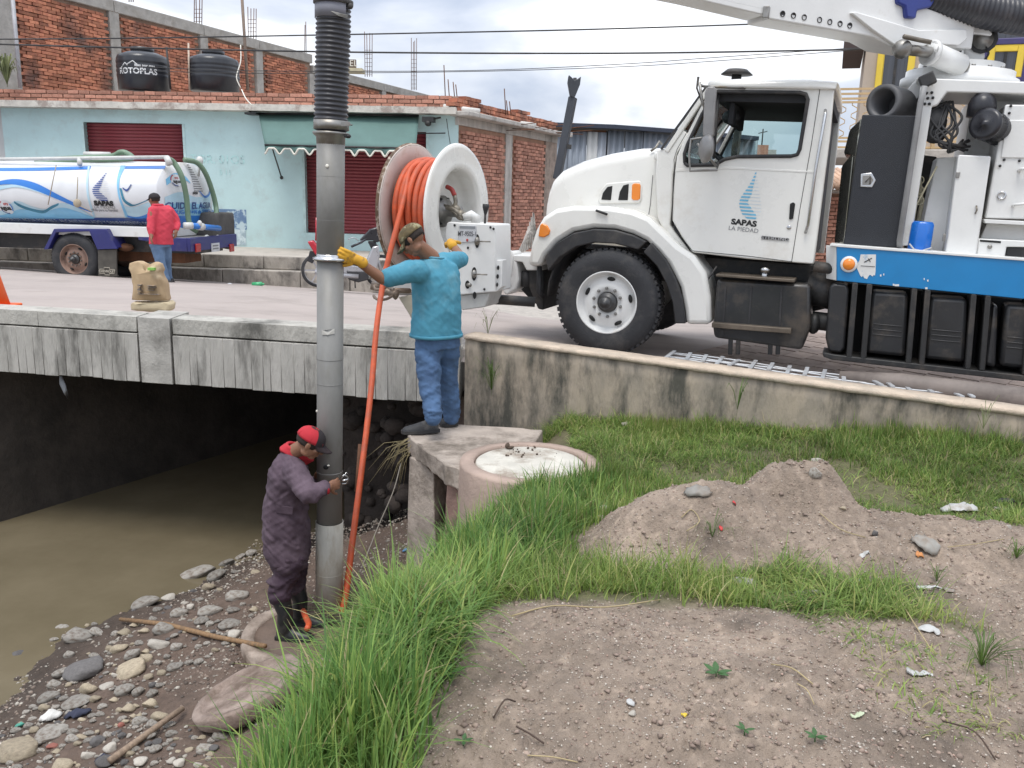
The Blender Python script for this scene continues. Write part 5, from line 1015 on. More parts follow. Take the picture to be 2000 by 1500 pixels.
# blue clamp and ribbed vacuum hose on top
plate([p-bn*.04 for p in bp([(1745, -20), (1835, -20), (1812, 16), (1786, 22), (1783, 38), (1764, 36), (1762, 14), (1748, 8)])], [], bn*.45, 'hose_clamp', mat('deep_blue_paint', (.012, .03, .22), .4, coat=.3, var=.15), truck, .015)
def ribbed(pts, r, pitch, mt, name, parent, n=20):
    P = spline(pts, 10); L_ = [0]
    for a, b_ in zip(P, P[1:]): L_.append(L_[-1]+(b_-a).length)
    N = int(L_[-1]/(pitch/4)); out = []; rr = []
    for i in range(N+1):
        s = L_[-1]*i/N; j = min(max(np.searchsorted(L_, s)-1, 0), len(P)-2); out.append(P[j].lerp(P[j+1], (s-L_[j])/max(L_[j+1]-L_[j], 1e-6))); rr.append(r*(1.0, 1.09, 1.13, 1.07)[i % 4])
    m = MB(); m.tube(out, rr, n); return m.build(name, mt, parent)
RIB = mat('ribbed_black_hose', (.035, .035, .042), .45, var=.3, coat=.15, dirt=(.12, .11, .11), dscale=5, dpos=(.55, .85))
ribbed([BW @ B(1700, -30, .2), BW @ B(1800, -12, .1), BW @ B(1880, 8, 0), BW @ B(1960, 28, -.1), BW @ B(2100, 48, -.2)], .135, .045, RIB, 'roof_hose', truck)
# ---- boom rest post beyond the hood
Yp = 9.9
m = MB(); m.bar(BW @ PY(1088, 350, Yp), BW @ PY(1119, 190, Yp), .085, .085, ref=V3(0, 1, 0)); tp(m, 'boom_rest_post', mat('dark_post_paint', (.045, .05, .06), .5, var=.2), .01)
plate([BW @ PY(u, v, Yp-.06) for u, v in ((1114, 188), (1109, 160), (1111, 146), (1116, 150), (1122, 156), (1128, 154), (1135, 149), (1133, 165), (1124, 187), (1120, 191))], [], BW.to_3x3() @ V3(0, .12, 0), 'boom_rest_fork', mat('dark_post_paint', (.045, .05, .06), .5), truck, .008)
m = MB(); m.tube([BW @ PY(1123, 152, Yp), BW @ PY(1123, 160, Yp)], .02, 6); m.bar(BW @ PY(1100, 286, Yp), BW @ PY(1116, 287, Yp), .03, .05); tp(m, 'boom_rest_pin', DARKM)
# ---- front bumper, hitch and reel carrier
spl('bumper', [(1030, 508), (1062, 514), (1062, 606), (1050, 604), (1032, 560)], -.25, 1.7, DARKM, .02)
spl('bumper_top', [(965, 497), (1058, 500), (1060, 528), (1028, 528), (1020, 512), (968, 506)], -.2, .6, WHITE2, .01)
spl('grille_screen', [(950, 582), (1042, 585), (1040, 598), (950, 594)], -.3, .05, mat('perforated_metal', (.22, .20, .18), .5, metal=.5), .003)
for k in range(2):
    for i in range(20):
        m = MB(); m.lathe([(.010, 0), (.001, .001)], Q(972+i*3.5+1.7*k, 587+k*5+i*.1, -.298), (0, 1, 0), 6); tp(m, 'screen_hole', BLACKV)
spl('hitch_arm', [(985, 497), (992, 490), (1002, 492), (1008, 512), (1013, 545), (1008, 565), (990, 577), (982, 572), (984, 530)], -.2, .25, WHITE2, .02)
m = MB(); m.tube(spline([Q(975, 512, -.15), Q(982, 495, -.12), Q(995, 490, -.12), Q(1000, 505, -.12), Q(996, 540, -.12)], 6), .018, 8); tp(m, 'hitch_hose', WHITE2)
spl('hitch_pin', [(989, 548), (996, 546), (998, 560), (990, 562)], -.19, .06, STEEL, .004)
m = MB(); 
for k in range(7): m.tube([Q(1010+k*5, 500-k*3, -.7), Q(1024+k*3, 470-k*9, -.75), Q(1036+k*2, 448+k*4, -.7)], .012, 6)
tp(m, 'grille_guard', mat('chipped_white_metal', (.55, .52, .48), .6, dirt=(.2, .18, .15), dscale=12))
m = MB(); m.tube([Q(1028, 560, -.3), Q(1030, 530, -.3)], .06, 12); m.tube([Q(1054, 520, -.15), Q(1052, 570, -.15), Q(1060, 580, -.2)], .03, 8); tp(m, 'front_shock', BLACK)
spl('bumper_bracket', [(1012, 512), (1060, 518), (1058, 600), (1040, 590), (1012, 560)], -.6, .2, BLACKV, .01)
# reel carrier in its own frame (swivelled)
def reelY(u, v, Y): return BW @ PY(u, v, Y)
RW = PY(897, 414, 8.15)               # centre of the near flange
nax = Vector((.91, -.42, 0)).normalized()
reel = bpy.data.objects.new('hose_reel', None); COL.objects.link(reel); reel.parent = truck; reel.location = BW @ RW
nl = (BW.to_3x3() @ nax).normalized()
Rr = .615; Wd = .50
BW0 = BW.copy()
def rl(m, name, mt): o = m.build(name, mt, reel); return o
m = MB(); m.lathe([(.385, -.14), (.385, -.12), (.39, -.02), (.41, .012), (.46, .012), (.58, .004), (Rr, .0), (Rr+.012, -.015), (Rr, -.03), (.56, -.02), (.40, -.02), (.40, -.14)], (0, 0, 0), nl, 72, cap=False)
m.lathe([(.385, -.14), (.37, -.22), (.001, -.22)], (0, 0, 0), nl, 72, cap=False); rl(m, 'flange', WHITE)
m = MB(); m.lathe([(.37, .0), (.37, .02), (Rr-.02, .02), (Rr+.005, .015), (Rr+.012, .0), (Rr, -.02), (.001, -.02)], nl*-Wd, nl, 72, cap=False); rl(m, 'flange', mat('dusty_pink_white_paint', (.66, .60, .55), .6, var=.15, dirt=(.42, .33, .26), dscale=4))
m = MB(); m.lathe([(Rr+.014, -.022), (Rr+.014, .006), (Rr-.004, .018)], nl*-Wd, nl, 72, cap=False); rl(m, 'flange_rim', mat('rusty_rim', (.16, .10, .06), .8, var=.5, dirt=(.5, .42, .35), dscale=12, dpos=(.5, .6)))
m = MB(); m.lathe([(.40, -.02), (.40, -Wd+.02)], (0, 0, 0), nl, 48, cap=False); rl(m, 'drum', WHITE2)
for lay, rr0 in ((0, .425), (1, .468)):
    for k in range(7 if lay == 0 else 6):
        off = -.055-.0635*k-(.03 if lay else 0); c_ = circ(nl*off, rr0+.004*math.sin(k*2), nl, 72)
        m = MB(); tilt = .006*math.sin(k*1.7)
        c_ = [p+nl*(.012*math.sin(2*math.pi*i/72+k)) for i, p in enumerate(c_)]
        m.tube(c_, .031, 10, closed=True, cap=False, ref=nl); rl(m, 'hose_coil', ORANGEH)
# hub hardware
m = MB(); m.lathe([(.15, -.21), (.15, -.17), (.12, -.165), (.12, -.13), (.05, -.12), (.05, .02), (.001, .02)], (0, 0, 0), nl, 24); rl(m, 'hub', STEEL)
for i in range(6): a = i*math.pi/3; A_, B_ = frame_from(nl); m = MB(); m.lathe([(.014, 0), (.014, .02), (.001, .02)], (A_*math.cos(a)+B_*math.sin(a))*.135+nl*-.17, nl, 6); rl(m, 'hub_bolt', DARKM)
RH = mat('red_rubber_hose', (.45, .06, .05), .5); GRS = mat('greasy_fitting', (.30, .27, .22), .5, metal=.5, var=.6, scale=20)
Lr = lambda u, v, d: (BW @ PY(u, v, 8.15-d))-(BW @ RW)
m = MB(); m.tube(spline([Lr(873, 365, .0), Lr(882, 370, .05), Lr(888, 382, .06)], 5), .022, 8); rl(m, 'feed_hose', RH)
m = MB(); m.tube(spline([Lr(888, 382, .06), Lr(890, 396, .08), Lr(886, 404, .08)], 4), .02, 8); m.tube([Lr(872, 404, .1), Lr(888, 410, .12), Lr(905, 426, .15)], .026, 8); m.ell(Lr(890, 408, .1), .05, .04, .04); m.ell(Lr(900, 420, .12), .05, .05, .05); m.tube([Lr(868, 400, .08), Lr(905, 430, .18)], .012, 6); rl(m, 'swivel_fitting', GRS)
m = MB(); m.tube([Lr(905, 425, .15), Lr(921, 420, .15), Lr(929, 425, .15), Lr(929, 440, .15)], [.035, .045, .045, .04], 12); rl(m, 'white_elbow', WHITE2)
# control cabinet
YB = 7.95
def cb(name, px, Y_, th, mt, bevel=.01, label=None): return plate([BW @ PY(u, v, Y_) for u, v in px], [], BW.to_3x3() @ Vector((.12*th/.3, th, 0)), name, mt, truck, bevel, label=label)
cb('control_cabinet', [(868, 458), (872, 436), (876, 433), (966, 438), (968, 442), (969, 570), (900, 576), (890, 576), (880, 500)], YB, .35, WHITE2, .012)
cb('cabinet_side_strip', [(969, 508), (981, 508), (980, 560), (969, 570)], YB+.02, .1, WHITE2, .004)
cb('carrier_foot', [(896, 577), (957, 571), (949, 597), (946, 600), (902, 606)], YB+.03, .3, mat('grey_foot_paint', (.50, .50, .48), .5, var=.2, dirt=(.25, .22, .18)), .01)
cb('licence_plate', [(896, 440), (930, 441), (930, 472), (895, 474)], YB-.012, .01, mat('plate_white', (.62, .63, .65), .4), .003)
cb('plate_band', [(898, 441), (928, 442), (928, 447), (898, 446)], YB-.015, .003, mat('plate_grey', (.28, .30, .32), .4), 0)
pc = PY(912.5, 457, YB-.016); put_text('MT-9505-1', 'plate_lettering', .062, lambda x, y, z: BW @ Vector((pc.x+x, pc.y, pc.z+y)), mat('plate_black', (.08, .08, .09), .5), truck, bold=.0008, wscale=.62*1.0)
pc2 = PY(912.5, 469, YB-.016); m = MB(); m.ell(BW @ pc2, .012, .004, .014); tp(m, 'plate_emblem', RH)
for (u, v, w_, h_, lev) in ((932, 471, 9, 26, 1), (926, 535, 10, 26, 1), (913, 556, 9, 16, 0), (927, 577, 7, 14, 0), (973, 523, 5, 9, 0), (972, 540, 5, 9, 0), (971, 556, 4, 8, 0)):
    c_ = PY(u, v, YB-.006); sc = YB/FPX
    m = MB(); A0 = circ(V3(0, 0, 0), 1, (0, 1, 0), 20); pts = [BW @ (c_+Vector((p.x*w_/2*sc, 0, p.z*h_/2*sc))) for p in A0]; pts2 = [BW @ (c_+Vector((p.x*w_/2*sc, .012, p.z*h_/2*sc))) for p in A0]; m.prism(pts, pts2); tp(m, 'lever_slot', BLACKV)
    if lev: m = MB(); m.tube([BW @ (c_+Vector((0, -.02, 0))), BW @ (c_+Vector((.125, -.07, .002)))], .007, 6); m.ell(BW @ c_, .025, .03, .04); tp(m, 'control_lever', STEEL)
    elif h_ > 15: m = MB(); m.tube([BW @ c_, BW @ (c_+Vector((.03, -.03, 0)))], .018, 8); tp(m, 'control_knob', STEEL)
for (u, v) in ((914, 484), (958, 444), (888, 440), (946, 565), (964, 447)): m = MB(); m.ell(BW @ PY(u, v, YB-.005), .012, .006, .012); tp(m, 'bolt', DARKM)
m = MB(); m.tube([BW @ PY(947, 438, YB+.05), BW @ PY(948, 418, YB+.05)], .011, 6); m.lathe([(.01, 0), (.03, .07), (.03, .1), (.001, .1)], BW @ PY(948, 420, YB+.05), (0, 0, 1), 12); tp(m, 'top_lever', BLACK)
# carrier under reel: arms and hose guide
m = MB(); m.bar(BW @ PY(770, 548, 8.2), BW @ PY(900, 560, 8.3), .12, .16); tp(m, 'carrier_arm', WHITE2, .015)
m = MB(); m.hexa([BW @ PY(u, v, Y_) for Y_ in (8.0, 8.25) for u, v in ((778, 580), (812, 575), (812, 640), (800, 615))]); tp(m, 'carrier_leg', mat('dirty_cream_metal', (.42, .38, .30), .6), .008)
m = MB(); m.tube([BW @ PY(722, 545, 7.9), BW @ PY(726, 537, 7.9), BW @ PY(745, 534, 7.9), BW @ PY(758, 541, 7.9)], .014, 7); tp(m, 'hose_guide', STEEL)
m = MB(); m.tube(spline([BW @ PY(731, 558, 7.75), BW @ PY(734, 565, 7.7), BW @ PY(748, 564, 7.62), BW @ PY(758, 558, 7.75), BW @ PY(768, 555, 7.95)], 5), .013, 7); m.tube(spline([BW @ PY(732, 582, 7.75), BW @ PY(730, 578, 7.7), BW @ PY(738, 585, 7.6), BW @ PY(755, 584, 7.6), BW @ PY(767, 578, 7.8)], 5), .013, 7); tp(m, 'hose_guide_ring', mat('worn_guide_steel', (.22, .17, .13), .5, metal=.5))
m = MB(); m.lathe([(.05, -.06), (.035, -.03), (.035, .03), (.05, .06)], BW @ PY(764, 572, 7.85), (1, 0, .2), 14); m.tube([BW @ PY(770, 567, 7.9), BW @ PY(800, 568, 8.05)], .025, 8); m.tube([BW @ PY(725, 558, 7.95), BW @ PY(745, 562, 7.95)], .04, 8); tp(m, 'guide_roller', mat('worn_guide_steel', (.22, .17, .13), .5))
m = MB(); m.tube([BW @ PY(1045, 590, 8.3), BW @ PY(950, 583, 8.3)], .05, 8); tp(m, 'carrier_beam', DARKM)
# ================================================================ ground picker
def G(u, v, z_off=0.0):
    d = ray(u, v); lo = .8; t = lo; n_ = 0
    while t < 25:
        p = CAMP+d*t
        if p.z < float(gz(p.x, p.y, False)): break
        t += .06
    for k in range(10):
        t -= .006; p = CAMP+d*t
        if p.z > float(gz(p.x, p.y, False)): break
    p = CAMP+d*t; return Vector((p.x, p.y, float(gz(p.x, p.y))+z_off))
def bend_prism(m, px, Y, th, mi=0):
    A = [PY(u, v, Y) for u, v in px]; m.prism(A, [p+Vector((0, th, 0)) for p in A], mi)
# ================================================================ tanker lorry
FL = Frame(PY(146, 556, 14.3), 84.5)
LQ = FL.Q
tk = thing('water_tanker', 'parked water tanker lorry with white and blue wave-painted tank in front of the turquoise shop', 'truck', M=FL.M, local=True)
W3 = mat('tank_white_vinyl', (.72, .73, .74), .35, var=.06, scale=2, coat=.3, dirt=(.55, .48, .38), dscale=1.2, dpos=(.55, .8))
TB1 = mat('vinyl_strong_blue', (.03, .20, .62), .35, coat=.3, var=.1); TB2 = mat('vinyl_sky_blue', (.22, .52, .76), .35, coat=.3, var=.15); TB3 = mat('vinyl_pale_blue', (.48, .68, .78), .35, coat=.3, var=.12)
TB4 = mat('vinyl_navy', (.02, .06, .26), .4, coat=.2, var=.2, dirt=(.12, .15, .25), dscale=6); NAVY = mat('navy_lorry_paint', (.025, .028, .16), .4, coat=.2, var=.2, dirt=(.12, .10, .12), dscale=3, dpos=(.55, .8))
TW = mat('vinyl_white_print', (.75, .77, .8), .4)
xr_ = LQ(321, 385, -.3).x; zt_ = LQ(200, 313, -.9).z; zb_ = LQ(200, 447, -.5).z; zc_t = (zt_+zb_)/2; hh = (zt_-zb_)/2
yf = FL.QX(416, 385, xr_).y; ycn = (yf-.05)/2; hb_ = abs(yf+.05)/2
def tsec(x, a, k=1.0):
    c, s = math.cos(a), math.sin(a); e_ = .86
    return Vector((x, ycn+hb_*k*math.copysign(abs(c)**e_, c), zc_t+hh*k*math.copysign(abs(s)**e_, s)))
def tside(x, z, off=.006):
    s = max(min((z-zc_t)/hh, .999), -.999); s1_ = abs(s)**(1/.86); c = math.sqrt(max(1-s1_*s1_, 0))**.86; nrm_ = Vector((0, c/hb_, s/hh)).normalized()
    return Vector((x, ycn+hb_*c, z))+nrm_*off
def thit(u, v):      # survey point onto the near side of the tank
    y = -.3
    for k in range(8): p = LQ(u, v, y); y = tside(p.x, min(max(p.z, zc_t-hh*.98), zc_t+hh*.98), 0).y
    return p.x, min(max(p.z, zc_t-hh*.98), zc_t+hh*.98)
m = MB(); xs_t = [xr_, xr_+.02, xr_+1.2, xr_+2.4, xr_+3.6, xr_+4.8, xr_+4.82]
m.loft([[tsec(x, 2*math.pi*i/64, .985 if x in (xs_t[0], xs_t[-1]) else 1) for i in range(64)] for x in xs_t], cap=False)
for k_, dsh in ((0, -1), (1, 1)):
    base = xs_t[0] if k_ == 0 else xs_t[-1]
    m.loft([[tsec(base+dsh*.14*(1-r_*r_), 2*math.pi*i/64, .985*r_ if r_ else .001) for i in range(64)] for r_ in (1, .8, .6, .4, .2, 0)], cap=False)
m.build('tank', W3, tk)
def ribbon(name, top, bot, mt, off=.006, n_=26):
    T_ = spline([Vector((u, v, 0)) for u, v in top], 8); B_ = spline([Vector((u, v, 0)) for u, v in bot], 8)
    def at(P, s): q = s*(len(P)-1); i = min(int(q), len(P)-2); return P[i].lerp(P[i+1], q-i)
    rows = []
    for j in range(5):
        rows.append([])
        for i in range(n_+1):
            a_, b_ = at(T_, i/n_), at(B_, i/n_); p = a_.lerp(b_, j/4); x, z = thit(p.x, p.y); rows[-1].append(tside(x, z, off))
    m = MB(); m.loft(rows, cap=False, closed=False); return m.build(name, mt, tk)
ribbon('tank_stripe', [(-60, 328), (60, 328), (178, 325)], [(-60, 334), (60, 334), (176, 331)], TB1)
ribbon('tank_stripe', [(246, 325), (324, 324)], [(244, 330), (322, 330)], TB1)
ribbon('lower_wave', [(-60, 398), (0, 412), (30, 392), (60, 402), (90, 408), (120, 396), (150, 404), (184, 424)], [(-60, 424), (0, 424), (60, 424), (110, 424), (184, 424)], TB3, .007)
ribbon('lower_wave', [(-60, 415), (0, 420), (40, 408), (80, 414), (120, 405), (150, 412), (184, 424)], [(-60, 426), (0, 426), (60, 426), (110, 426), (184, 426)], TB2, .009)
ribbon('upper_wave', [(-60, 368), (-10, 356), (30, 350), (70, 358), (110, 378), (150, 398), (178, 412)], [(-60, 376), (-10, 363), (30, 361), (70, 372), (110, 388), (150, 404), (178, 414)], TB1, .008)
ribbon('pale_wave', [(-60, 382), (-10, 366), (30, 361), (70, 372), (100, 384)], [(-60, 390), (-10, 374), (30, 366), (70, 374), (100, 384)], TB3, .0075)
ribbon('splash', [(28, 392), (38, 398), (60, 406), (85, 410), (100, 402), (115, 396)], [(28, 396), (40, 404), (60, 411), (85, 416), (100, 408), (115, 400)], mat('vinyl_teal', (.05, .25, .38), .4, var=.4), .010)
ribbon('curved_edge', [(172, 324), (169, 352), (171, 385), (183, 424)], [(176, 324), (173, 352), (175, 385), (187, 424)], TB3, .008)
ribbon('curved_edge', [(236, 324), (229, 352), (232, 385), (246, 424)], [(246, 324), (234, 352), (236, 385), (252, 424)], TB2, .008)
ribbon('bowl_wave', [(234, 385), (242, 400), (262, 404), (290, 395)], [(244, 424), (262, 424), (280, 424), (318, 422)], TB3, .007)
ribbon('bowl_wave', [(248, 420), (268, 423), (290, 416), (320, 398)], [(250, 424), (268, 426), (290, 424), (322, 412)], TB1, .009)
ribbon('splash', [(234, 368), (240, 390), (250, 400), (262, 402), (288, 392)], [(238, 368), (244, 388), (254, 396), (264, 399), (288, 390)], mat('vinyl_teal', (.05, .25, .38), .4), .010)
ribbon('splash', [(240, 366), (248, 370), (256, 360)], [(240, 369), (249, 374), (258, 362)], TB4, .010)
ribbon('slogan_band', [(-60, 424), (100, 424), (322, 426)], [(-60, 437), (100, 437), (322, 440)], TB4, .008)
def ttext(t, u, v, size, mt, wscale=1, bold=0, off=.012, side=True):
    x0, z0 = thit(u, v); put_text(t, 'tank_lettering', size, lambda x, y, z: tside(x0-x, z0+y, off), mt, tk, bold=bold, wscale=wscale)
ttext('SISTEMA DE AGUA POTABLE, ALCANTARILLADO Y SANEAMIENTO DE LA PIEDAD', 165, 431.5, .078, TW, wscale=1.13, off=.016)
ttext('SAPAS', 203, 397, .10, LBK, 1.2, .008); ttext('LA PIEDAD', 205, 404, .07, LGR, 1.1); ttext('¡Vida para tu Familia!', 205, 410, .055, LGR, 1.0, .001)
x1_, z1_ = thit(200, 392); x2_, z2_ = thit(203, 337)
sail(lambda x, y: tside(x1_-x*(z2_-z1_)*.72, z1_+y*(z2_-z1_), .012), tk, mlb=mat('logo_navy', (.06, .10, .32), .4), mpb=mat('logo_paler', (.55, .6, .68), .4))
def badge(cx_, cz_, r_, fn):
    m = MB(); m.add([fn(0, 0)]+[fn(math.cos(a)*r_*1.1, math.sin(a)*r_) for a in [i*math.pi/12 for i in range(24)]], [(0, i+1, (i+1) % 24+1) for i in range(24)]); m.build('badge', TW, tk)
    for a0_, mt in ((-.6, TB1), (2.0, mat('vinyl_red', (.55, .05, .05), .4)), (3.6, TB4)):
        m = MB(); P = [fn(math.cos(a0_+1.2*i/8)*r_*1.1*k_, math.sin(a0_+1.2*i/8)*r_*k_) for k_ in (1, .84) for i in range(9)]; m.add(P, [(i, i+1, i+10, i+9) for i in range(8)]); m.build('badge_ring', mt, tk)
bx, bz = thit(12, 404)
badge(bx, bz, .11, lambda x, y: tside(bx-x, bz+y, .013+0*x)); ttext('agua', 12, 405, .095, LBK, 1.1, .004, .017); ttext('073', 12, 398, .05, mat('vinyl_red', (.55, .05, .05), .4), 1.1, .002, .017)
# rear end graphics (yy to the right = away from camera: -y)
def rear(y, z, off=.006):
    r2 = min(((y-ycn)/hb_)**2+((z-zc_t)/hh)**2, 1); return Vector((xr_-.14*(1-r2)-off, y, z))
def rhit(u, v): p = FL.QX(u, v, xr_-.05); return p.y, p.z
def rrib(top, bot, mt, off):
    T_ = spline([Vector((u, v, 0)) for u, v in top], 6); B_ = spline([Vector((u, v, 0)) for u, v in bot], 6); n_ = min(len(T_), len(B_)); rows = []
    for j in range(4): rows.append([rear(*rhit(*(T_[min(i, len(T_)-1)].lerp(B_[min(i, len(B_)-1)], j/3).to_2d())), off) for i in range(n_)])
    m = MB(); m.loft(rows, cap=False, closed=False); m.build('rear_wave', mt, tk)
rrib([(325, 350), (340, 338), (356, 343), (364, 356)], [(325, 362), (342, 349), (356, 352), (364, 358)], TB2, .008)
rrib([(322, 385), (345, 375), (375, 385), (410, 378)], [(326, 424), (350, 424), (380, 424), (410, 410)], TB3, .006)
rrib([(324, 402), (345, 396), (375, 398), (408, 402)], [(328, 428), (350, 428), (380, 428), (402, 424)], mat('vinyl_sky2', (.30, .60, .78), .35, coat=.3), .008)
rrib([(380, 372), (392, 382), (404, 378), (411, 364)], [(380, 374), (392, 386), (404, 383), (412, 372)], TB1, .010)
rrib([(330, 424), (355, 421), (380, 421), (402, 420)], [(338, 444), (355, 447), (375, 446), (392, 440)], TB1, .010)
def rtext(t, u, v, size, mt, ws=1, bold=0):
    y0, z0 = rhit(u, v); put_text(t, 'rear_lettering', size, lambda x, y, z: rear(y0-x, z0+y, .014), mt, tk, bold=bold, wscale=ws)
rtext('CUIDA EL AGUA', 369, 402, .155, TB4, 1.45, .004); rtext('Es OBLIGACIÓN de TODOS', 369, 414, .095, TB1, 1.5, .003); rtext('SAPAS', 371, 377, .05, LBK, 1.3, .004)
for k in range(12): y0, z0 = rhit(367+k*.2, 322+k*4.6); m = MB(); w_ = .05+.012*k; m.add([rear(y0+.0, z0-.008, .01), rear(y0-w_*2, z0-.008, .01), rear(y0-w_*2, z0+.008, .01), rear(y0, z0+.008, .01)], [(0, 1, 2, 3)]); m.build('logo_lines', LGR, tk)
y0, z0 = rhit(341, 352); badge(0, 0, .10, lambda x, y: rear(y0-x*1.5, z0+y, .012)); rtext('agua', 341, 354, .075, LBK, 1.5, .003); rtext('073', 341, 348, .045, mat('vinyl_red', (.55, .05, .05), .4), 1.5, .002)
# band hoops, ropes, skirt, rails
m = MB(); m.tube([LQ(110, 322, .0), LQ(104, 350, .04), LQ(94, 400, .03)], .008, 5); m.tube([LQ(152, 345, .03), LQ(150, 395, .04)], .008, 5); m.ell(LQ(151, 397, .05), .07, .04, .07); m.tube([LQ(148, 398, .06), LQ(180, 414, .04)], .008, 5); m.build('rope', mat('dirty_rope', (.45, .38, .28), .9), tk)
m = MB(); m.box((xr_-.02, -1.7, LQ(200, 461, -.1).z), (xr_+4.9, -.1, LQ(200, 441, -.1).z)); m.build('skirt', WHITE2, tk, bevel=.01)
m = MB(); m.box((xr_-.5, -1.35, LQ(200, 490, -.3).z), (xr_+7.5, -.35, LQ(200, 463, -.3).z)); m.build('chassis', DARKM, tk)
RL = mat('rail_white', (.66, .66, .63), .4)
m = MB(); m.tube([LQ(-80, 312, -.35), LQ(325, 307, -.35)], .03, 8); m.build('top_rail', RL, tk)
for u in (-20, 155, 327): m = MB(); m.tube([LQ(u, 309, -.35), LQ(u+1, 322, -.3)], .04, 8); m.build('rail_post', RL, tk)
m = MB(); m.tube([LQ(325, 307, -.35), LQ(332, 320, -.3)], .05, 8); m.ell(LQ(390, 314, -1.4), .06, .06, .08); m.tube([LQ(390, 314, -1.4), LQ(388, 345, -1.4)], .02, 6); m.build('rail_bracket', RL, tk)
GH = mat('green_suction_hose', (.16, .25, .16), .45, var=.2, coat=.2)
yA = -.25
m = MB(); m.tube(spline([LQ(327, 309, -.4), FL.QX(340, 318, xr_-.1), FL.QX(355, 345, xr_-.22), FL.QX(364, 385, xr_-.25), FL.QX(367, 420, xr_-.25), FL.QX(372, 442, xr_-.28), FL.QX(385, 452, xr_-.35)], 8), .045, 12); m.build('green_hose', GH, tk)
m = MB(); m.tube(spline([LQ(360, 312, -1.0), FL.QX(385, 318, xr_-.15), FL.QX(402, 340, xr_-.22), FL.QX(415, 375, xr_-.25), FL.QX(422, 405, xr_-.28), FL.QX(422, 425, xr_-.35)], 8), .045, 12); m.build('green_hose', GH, tk)
m = MB(); m.tube(spline([LQ(70, 315, -.6), LQ(85, 318, -.6), LQ(130, 315, -.6), LQ(200, 311, -.6), LQ(255, 309, -.7), LQ(248, 300, -.8), LQ(235, 298, -.8), LQ(215, 306, -.8), LQ(150, 309, -.8), LQ(72, 314, -.8)], 8), .05, 10); m.build('coiled_green_hose', GH, tk)
m = MB(); m.tube([LQ(165, 301, -.9), LQ(215, 302, -.9)], .045, 8); m.build('rail_box', RL, tk)
# wheels, mudguard
tr_ = .425
wheel(0, -.05, tr_, tr_, .24, 1, tk, mat('dusty_brown_rim', (.34, .22, .17), .7, var=.3, dirt=(.12, .08, .06), dscale=6), False); wheel(0, -1.75, tr_, tr_, .24, -1, tk, MATS['dusty_brown_rim'], False)
wheel(LQ(-95, 510, 0).x, -.05, tr_, tr_, .24, 1, tk, MATS['dusty_brown_rim'], False)
for (P, nm) in (([(85, 487), (105, 447), (208, 447), (228, 484), (190, 488), (174, 452), (109, 454), (94, 487)], 'mudguard'),):
    plate([LQ(u, v, .0) for u, v in P], [], (0, -.5, 0), nm, NAVY, tk, .008)
plate([LQ(u, v, .02) for u, v in ((174, 450), (208, 448), (229, 486), (190, 487))], [], (0, -.04, 0), 'mudguard', NAVY, tk, .004)
plate([LQ(u, v, -.02) for u, v in ((191, 488), (227, 487), (228, 540), (192, 544))], [], (0, -.03, 0), 'mudflap', mat('dirty_mudflap', (.11, .10, .085), .8, var=.4), tk, .004)
fc = LQ(209, 530, .0); CRM = mat('flap_print', (.50, .46, .38), .7)
put_text('CHEVROLET', 'flap_lettering', .052, lambda x, y, z: Vector((fc.x-x, .0, fc.z+y)), CRM, tk, bold=.002)
m = MB(); P = [(-.13, -.035), (-.12, .035), (-.045, .035), (-.045, .065), (.045, .065), (.045, .035), (.13, .035), (.12, -.035), (.04, -.035), (.04, -.06), (-.04, -.06), (-.04, -.035)]; m.tube([Vector((fc.x-a*1.05, .0, fc.z+b_)) for a, b_ in P+P[:1]], .006, 5); m.build('flap_emblem', CRM, tk)
m = MB(); m.box((xr_-.2, -1.1, LQ(240, 510, -.5).z), (xr_+1.0, -.5, LQ(240, 478, -.5).z)); m.ell(LQ(245, 483, -.25), .14, .1, .07); m.build('axle_parts', RUST, tk)
# rear platform: bumper with lights
bz0, bz1 = FL.QX(405, 497, xr_-1.0).z, FL.QX(405, 469, xr_-1.0).z
xrb = LQ(372, 480, -.1).x
m = MB(); m.box((xrb, -1.95, bz0+.0), (xrb+.06, -.1, bz1)); m.build('rear_bumper', NAVY, tk, bevel=.01)
plate([Vector((x, -.1, z)) for x, z in ((xrb+.06, bz0), (xrb+.06, bz1), (xr_+.4, bz1), (xr_+.4, bz1-.06), (xrb+.5, bz1-.1), (xrb+.35, bz0))], [], (0, -.05, 0), 'bumper_side', NAVY, tk, .01)
m = MB(); m.box((xrb+.06, -1.9, bz1-.08), (xr_+.3, -.15, bz1-.02)); m.build('rear_platform', mat('platform_steel', (.35, .33, .3), .6), tk)
for u in (385, 451):
    y, z = FL.QX(u, 484, xrb).y, FL.QX(u, 484, xrb).z; m = MB(); m.box((xrb-.03, y-.09, z-.07), (xrb-.002, y+.09, z+.07)); m.build('tail_lamp', mat('red_lamp_lens', (.45, .02, .02), .3, coat=.3), tk, bevel=.01)
p = FL.QX(420, 483, xrb); m = MB(); m.box((xrb-.012, p.y-.16, p.z-.075), (xrb-.002, p.y+.16, p.z+.075)); m.build('licence_plate', mat('plate_white', (.62, .63, .65), .4), tk)
for z_ in (.03, -.02): m = MB(); m.box((xrb-.015, p.y-.11, p.z+z_-.012), (xrb-.0125, p.y+.11, p.z+z_+.012)); m.build('plate_print', LGR, tk)
